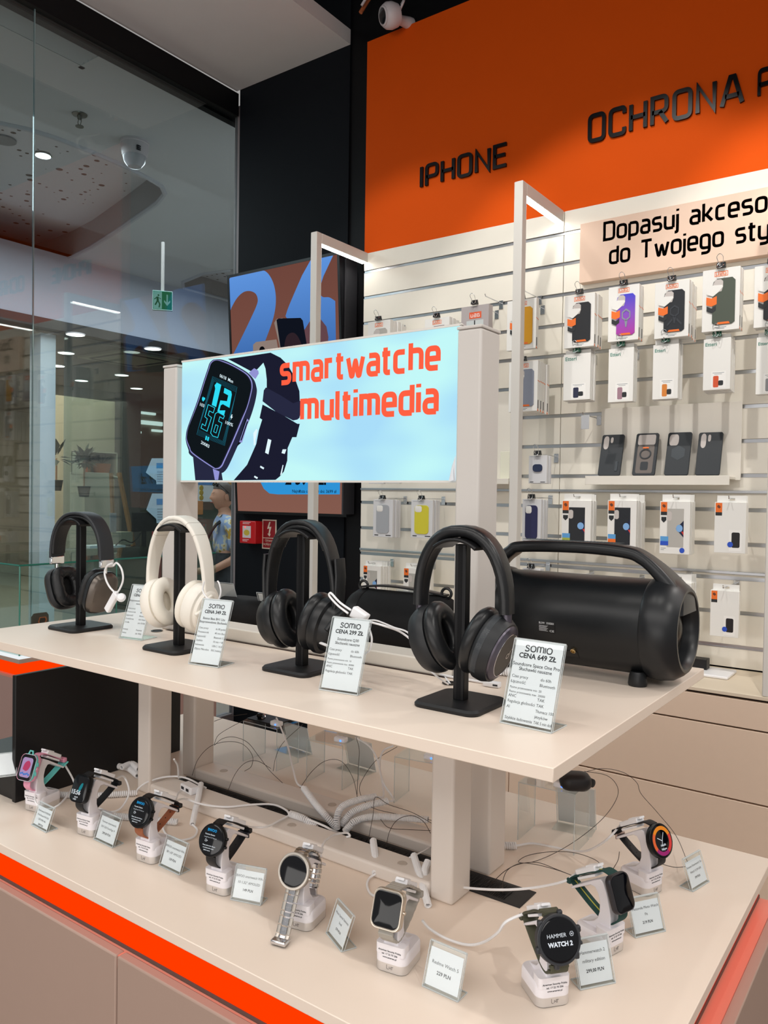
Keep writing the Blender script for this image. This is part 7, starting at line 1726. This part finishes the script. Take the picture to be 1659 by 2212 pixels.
# clear risers with earphones on top, rear price stands seen from behind
GR = 'clear acrylic risers at the back of the counter'
def riser(label, pl, pr, h, dep):
    a, b = AZ(*pl, ZT), AZ(*pr, ZT); w_ = (b-a).length; rz = math.atan2((b-a).y, (b-a).x); t = thing('clear_riser', label, 'riser', a, rz, group=GR)
    e = .003
    mb = MB(); mb.box((0, 0, .0005), (e, dep, h)).box((w_-e, 0, .0005), (w_, dep, h)).box((e, 0, h-e), (w_-e, dep, h)); mb.build('bent_sheet', M_acr, t, world=False)
    mb = MB()
    for y in (0, dep): mb.tube([(e/2, y, 0), (e/2, y, h-e/2), (w_-e/2, y, h-e/2), (w_-e/2, y, 0)], .0010, 5)
    mb.build('sheet_edges', M_edge, t, world=False); return t, a, rz, w_
RS = [riser('clear acrylic riser carrying the black tray, leftmost', (524, 1644), (598, 1666), .105, .08), riser('clear acrylic riser with blue light, second from the left', (661, 1690), (740, 1707), .105, .08),
      riser('clear acrylic riser beside the frame post, third from the left', (850, 1734), (938, 1752), .105, .08), riser('clear acrylic riser with black earbuds, right of the rear post', (1117, 1814), (1241, 1848), .118, .085)]
M_blue = glow('blue led', '#2f6bff', 4.0)
for (t, a, rz, w_), l in zip(RS, ('left', 'second', 'third', 'right')):
    h = .118 if l == 'right' else .105; x = w_*(.82 if l != 'right' else .70)
    g = thing('security_sensor', 'small white sensor with blue light on the '+l+' clear riser', 'sensor', mtx=MAT[t.name] @ Matrix.Translation(V((x, .02, h))), group='white sensors with blue lights')
    MB().bx((0, 0, .006), (.030, .018, .012)).build('sensor_body', M_clip, g, bevel=.003, world=False)
    MB().lathe([(.0022, 0), (.0016, .0014), (0, .0016)], (.004, -.009, .005), (0, -1, 0), 10).build('led', M_blue, g, world=False)
t, a, rz, w_ = RS[0]
g = thing('display_tray', 'black tray on the leftmost clear riser', 'tray', mtx=MAT[t.name] @ Matrix.Translation(V((.0, .0, .1055))))
MB().box((.002, .012, 0), (.10, .10, .004)).build('tray', M_bb, g, world=False, bevel=.001)
g = thing('clip_earphone', 'small black clip earphone with metal ring on the black tray', 'earphone', mtx=MAT[t.name] @ Matrix.Translation(V((.03, .03, .110))))
MB().lathe([(.006, 0), (.009, .006), (.006, .012), (.001, .013)], (0, 0, 0), (0, 0, 1), 14).build('earphone_body', M_wblk, g, world=False); MB().tube([(.008*math.cos(i*PI/8)+.012, 0, .006+.006*math.sin(i*PI/8)) for i in range(16)], .0012, 6, closed=True).build('ring', M_chrome, g, world=False)
t, a, rz, w_ = RS[3]
g = thing('earbud_case', 'black oval earbud case on the right clear riser', 'earbud case', mtx=MAT[t.name] @ Matrix.Translation(V((w_*.90, .030, .118))) @ Matrix.Rotation(.5, 4, 'Z'))
MB().loft([[V((x*k, y*k, z)) for x, y in rrect(.062, .046, .02, 6)] for k, z in ((.80, .001), (.97, .007), (1, .014), (.97, .022), (.80, .029), (.4, .031))]).build('case_body', mat('soft black case', '#1b1719', .5), g, world=False, smooth=60)
g = thing('earphone', 'black earphone with metal tip beside the oval earbud case', 'earphone', mtx=MAT[t.name] @ Matrix.Translation(V((w_*1.02, .055, .118))))
MB().lathe([(.001, -.017), (.008, -.015), (.0095, 0), (.008, .015), (.001, .017)], (0, 0, .010), (.9, -.3, 0), 16).build('earphone_body', M_sili, g, world=False); MB().lathe([(.004, 0), (.003, .008), (0, .009)], (-.004, .0, .019), (0, 0, 1), 10).build('metal_tip', M_chrome, g, world=False)
GB = 'clear price stands facing the rear of the table'
M_cardb = mat('card back', '#eeedee', .7, alpha=.72)
ghost = mat('ghost print', '#c9cdd3', .7)
def mirrored(mb, w, h, P, u, v): pass
for lab, pl, pr, ht, z, ln in (('clear price stand seen from behind the leftmost riser', (620, 1612), (674, 1630), .075, ZT, 14), ('clear price stand seen from behind the second riser', (752, 1650), (812, 1668), .078, ZT, 14), ('clear price stand seen behind the right clear riser', (1204, 1775), (1288, 1792), .092, ZT, 12),
    ('clear price stand seen from behind right of the white headphones', (438, 1318), (520, 1330), .105, ZSH, 22), ('clear price stand seen from behind left of the gold logo headphones', (572, 1318), (618, 1322), .090, ZSH, 22), ('clear price stand with slanted edge between gold logo headphones and their stand', (632, 1322), (668, 1326), .090, ZSH, 20), ('clear price stand behind the soft black speaker', (870, 1372), (960, 1386), .118, ZSH, 16)):
    a, b = AZ(*pl, z), AZ(*pr, z)
    a = V((a.x, max(a.y, 1.30 if z == ZSH else a.y), z)); b = V((b.x, max(b.y, 1.30 if z == ZSH else b.y), z))
    if z == ZSH:
        yy = 1.43 if pl[0] == 870 else 1.36; a, b = AY(pl[0], pl[1], yy), AY(pr[0], pr[1], yy); a.z = b.z = ZSH; b.y = yy+.01
    w_ = (b-a).length; rz = math.atan2((b-a).y, (b-a).x); t = thing('price_stand', lab, 'price stand', a, rz, group=GB)
    la = math.radians(ln); vv = V((0, -math.sin(la), math.cos(la))); MB().prism([(0,0),(w_,0),(w_,ht),(0,ht)], (0, 0, .0004), EX, vv, V((0, .0012, 0))).box((0, -.045, .0004), (w_, 0, .0016)).build('holder', M_acr, t, world=False)
    MB().prism([(.002,.003),(w_-.002,.003),(w_-.002,ht-.003),(.002,ht-.003)], (0, .0014, .0004), EX, vv, V((0, .0004, 0))).build('price_card', M_cardb, t, world=False)
    MB().tube([V((0, 0, 0)), vv*ht, vv*ht+EX*w_, EX*w_], .0009, 5).build('holder_edges', M_edge, t, world=False)
# soft barrel speaker and oval speaker behind the sign rail
BYS = 1.33; p0, p1 = AY(768, 1400, BYS), AY(976, 1400, BYS); zt2 = AY(870, 1279, BYS).z
t = thing('barrel_speaker', 'soft black barrel speaker with strap rings behind the sign rail', 'speaker', ((p0.x+p1.x)/2, BYS, ZSH))
M_cloth = mat('black fabric', '#0b0c0f', .8, bump=.3, nscale=700)
R_ = (zt2-ZSH)/2; pr = [(R_*.55, 0), (R_*.9, .006), (R_, .02), (R_*1.01, .06), (R_*1.01, p1.x-p0.x-.06), (R_, p1.x-p0.x-.02), (R_*.9, p1.x-p0.x-.006), (R_*.55, p1.x-p0.x)]
MB().lathe(pr, (p0.x, BYS, ZSH+R_), (1, 0, 0), 48).build('body', M_cloth, t, smooth=60)
MB().lathe([(R_*1.015, .018), (R_*1.02, .022), (R_*1.02, .036), (R_*1.015, .040)], (p0.x, BYS, ZSH+R_), (1, 0, 0), 48).build('end_band', M_blk, t)
for x in (p0.x+.020, p1.x-.014): MB().tube([V((x+.011*math.cos(i*PI/8), BYS, zt2+.006+.010*math.sin(i*PI/8))) for i in range(16)], .003, 7, closed=True).build('strap_ring', M_blk, t)
MB().sweep(catmull([(p0.x+.02, BYS, zt2+.004), ((p0.x*2+p1.x)/3, BYS, zt2+.010), ((p0.x+p1.x*2)/3, BYS, zt2+.008), (p1.x-.014, BYS, zt2+.002)], 6), rrect(.022, .004, .0015, 2), (0, 0, 1)).build('carry_strap', M_blk, t)
p0, p1 = AY(478, 1345, 1.35), AY(585, 1345, 1.35); zt2 = AY(530, 1292, 1.35).z
t = thing('oval_speaker', 'small black oval speaker between white and gold logo headphones', 'speaker', ((p0.x+p1.x)/2, 1.35, ZSH))
MB().loft([[V(((p0.x+p1.x)/2+x*k, 1.35+y*k, ZSH+z)) for x, y in rrect(p1.x-p0.x, .09, .044, 8)] for k, z in ((.75, .002), (.92, .010), (1, .03), (.97, (zt2-ZSH)*.8), (.80, zt2-ZSH), (.3, zt2-ZSH+.001))]).build('body', M_cloth, t, smooth=60)
cable('white cable curl under the small oval speaker', [AZ(px, py, ZSH+.003) for px, py in ((490,1344),(515,1350),(540,1346),(545,1338))])
# tags and cables of the headphones
hl = lambda px, py, x: AX(px, py, x)
def on_y(*q, y): return [AY(px, py, y) for px, py in q]
t = thing('security_tag', 'white security tag on a cable loop hanging from the grey and black headphones', 'security tag', AY(245, 1300, 1.04)); y_ = 1.045
MB().tube(catmull(on_y((245,1222), (252,1216), (262,1228), (266,1248), (262,1265), (252,1280), y=y_)+on_y((240,1272), (230,1255), (226,1236), (232,1222), (242,1217), y=y_), 5), .0021, 7).build('cable_loop', M_cab, t)
a, b = AY(252, 1282, y_), AY(232, 1318, y_); MB().sweep([a, b], rrect(.016, .011, .003, 3), (0, -1, 0)).build('tag_body', M_clip, t, bevel=.001); MB().lathe([(.009, 0), (.010, .004), (.007, .010), (0, .012)], AY(262, 1292, y_), (.6, -.5, .4), 18).build('tag_cap', M_clip, t)
cable('white cable loop hanging on the white headphones yoke', on_y((441,1256), (438,1275), (446,1290), (462,1302), (470,1300), (477,1280), (474,1262), (470,1255), y=1.02), .0016)
t = thing('security_tag', 'white box security tag hanging on the gold logo headphones', 'security tag', AY(772, 1322, 1.03)); y_ = 1.03
a, b = AY(752, 1340, y_), AY(790, 1318, y_); MB().loft([[p+V((0, dy, 0)) for p in (AY(762,1309,y_), AY(792,1330,y_), AY(783,1345,y_), AY(752,1332,y_))] for dy in (0, .014)]).build('tag_body', M_clip, t, bevel=.003)
MB().tube(catmull(on_y((758,1318), (735,1302), (718,1284), (713,1281), (712,1288), (730,1308), (752,1325), y=y_), 5), .0019, 7).build('cable_loop', M_cab, t)
cable('white cable from the box tag down to the grommet by the right sign post', on_y((788,1340), (805,1345), (830,1352), y=1.04)+[AY(870,1368,1.08), AY(915,1408,1.10), AZ(955,1455,ZSH+.004), AZ(972,1477,ZSH+.002)], .0018)
cable('white cable running from the box tag behind the large headphones', on_y((797,1340), (815,1341), (850,1355), (885,1370), y=1.10)+[AY(905,1420,1.09), AY(940,1458,1.08), AZ(968,1478,ZSH+.003)], .0015)
cable('white cable loop beside the CENA 299 price stand', on_y((795,1350), (803,1380), (798,1405), (788,1412), y=1.02), .0018)
cable('white plug cable lying under the gold logo headphones', [AY(680,1386,1.05), AY(690,1388,1.04), AY(706,1394,1.02)], .0024)
cable('white cable from the grommet to the loose plug beside the large headphones', [AZ(930,1452,ZSH+.003), AZ(975,1462,ZSH+.003), AZ(1010,1468,ZSH+.003), AZ(1045,1474,ZSH+.003)], .0022)
t = thing('charging_plug', 'white charging plug lying on the raised shelf by the large headphones', 'plug', AZ(1066, 1478, ZSH)); a, b = AZ(1046, 1475, ZSH+.005), AZ(1080, 1480, ZSH+.005)
MB().sweep([a, b], rrect(.013, .009, .002, 3), (0, 0, 1)).build('plug_body', M_clip, t, bevel=.001); MB().sweep([a*.35+b*.65-V((0, .006, 0)), a*.05+b*.95-V((0, .006, 0))], rrect(.0015, .003, .0005, 2), (0, 0, 1)).build('plug_slot', M_ink, t)
coil('coiled cable between the large headphones and the boombox', [AZ(1058,1446,ZSH+.008), AZ(1080,1449,ZSH+.008), AZ(1105,1452,ZSH+.008)], .0065, .0042)
q = AZ(1493, 1441, zw+.012)
t = thing('black_bracket', 'black bracket bar on the white tray at the far shelf corner', 'bracket', (q.x, q.y, zw))
MB().bx((q.x, q.y, zw+.033), (.13, .05, .042)).build('bar', M_bb, t, bevel=.002); MB().bx((q.x+.05, q.y-.02, zw+.0065), (.22, .16, .012)).build('white_tray', M_clip, t, bevel=.004)
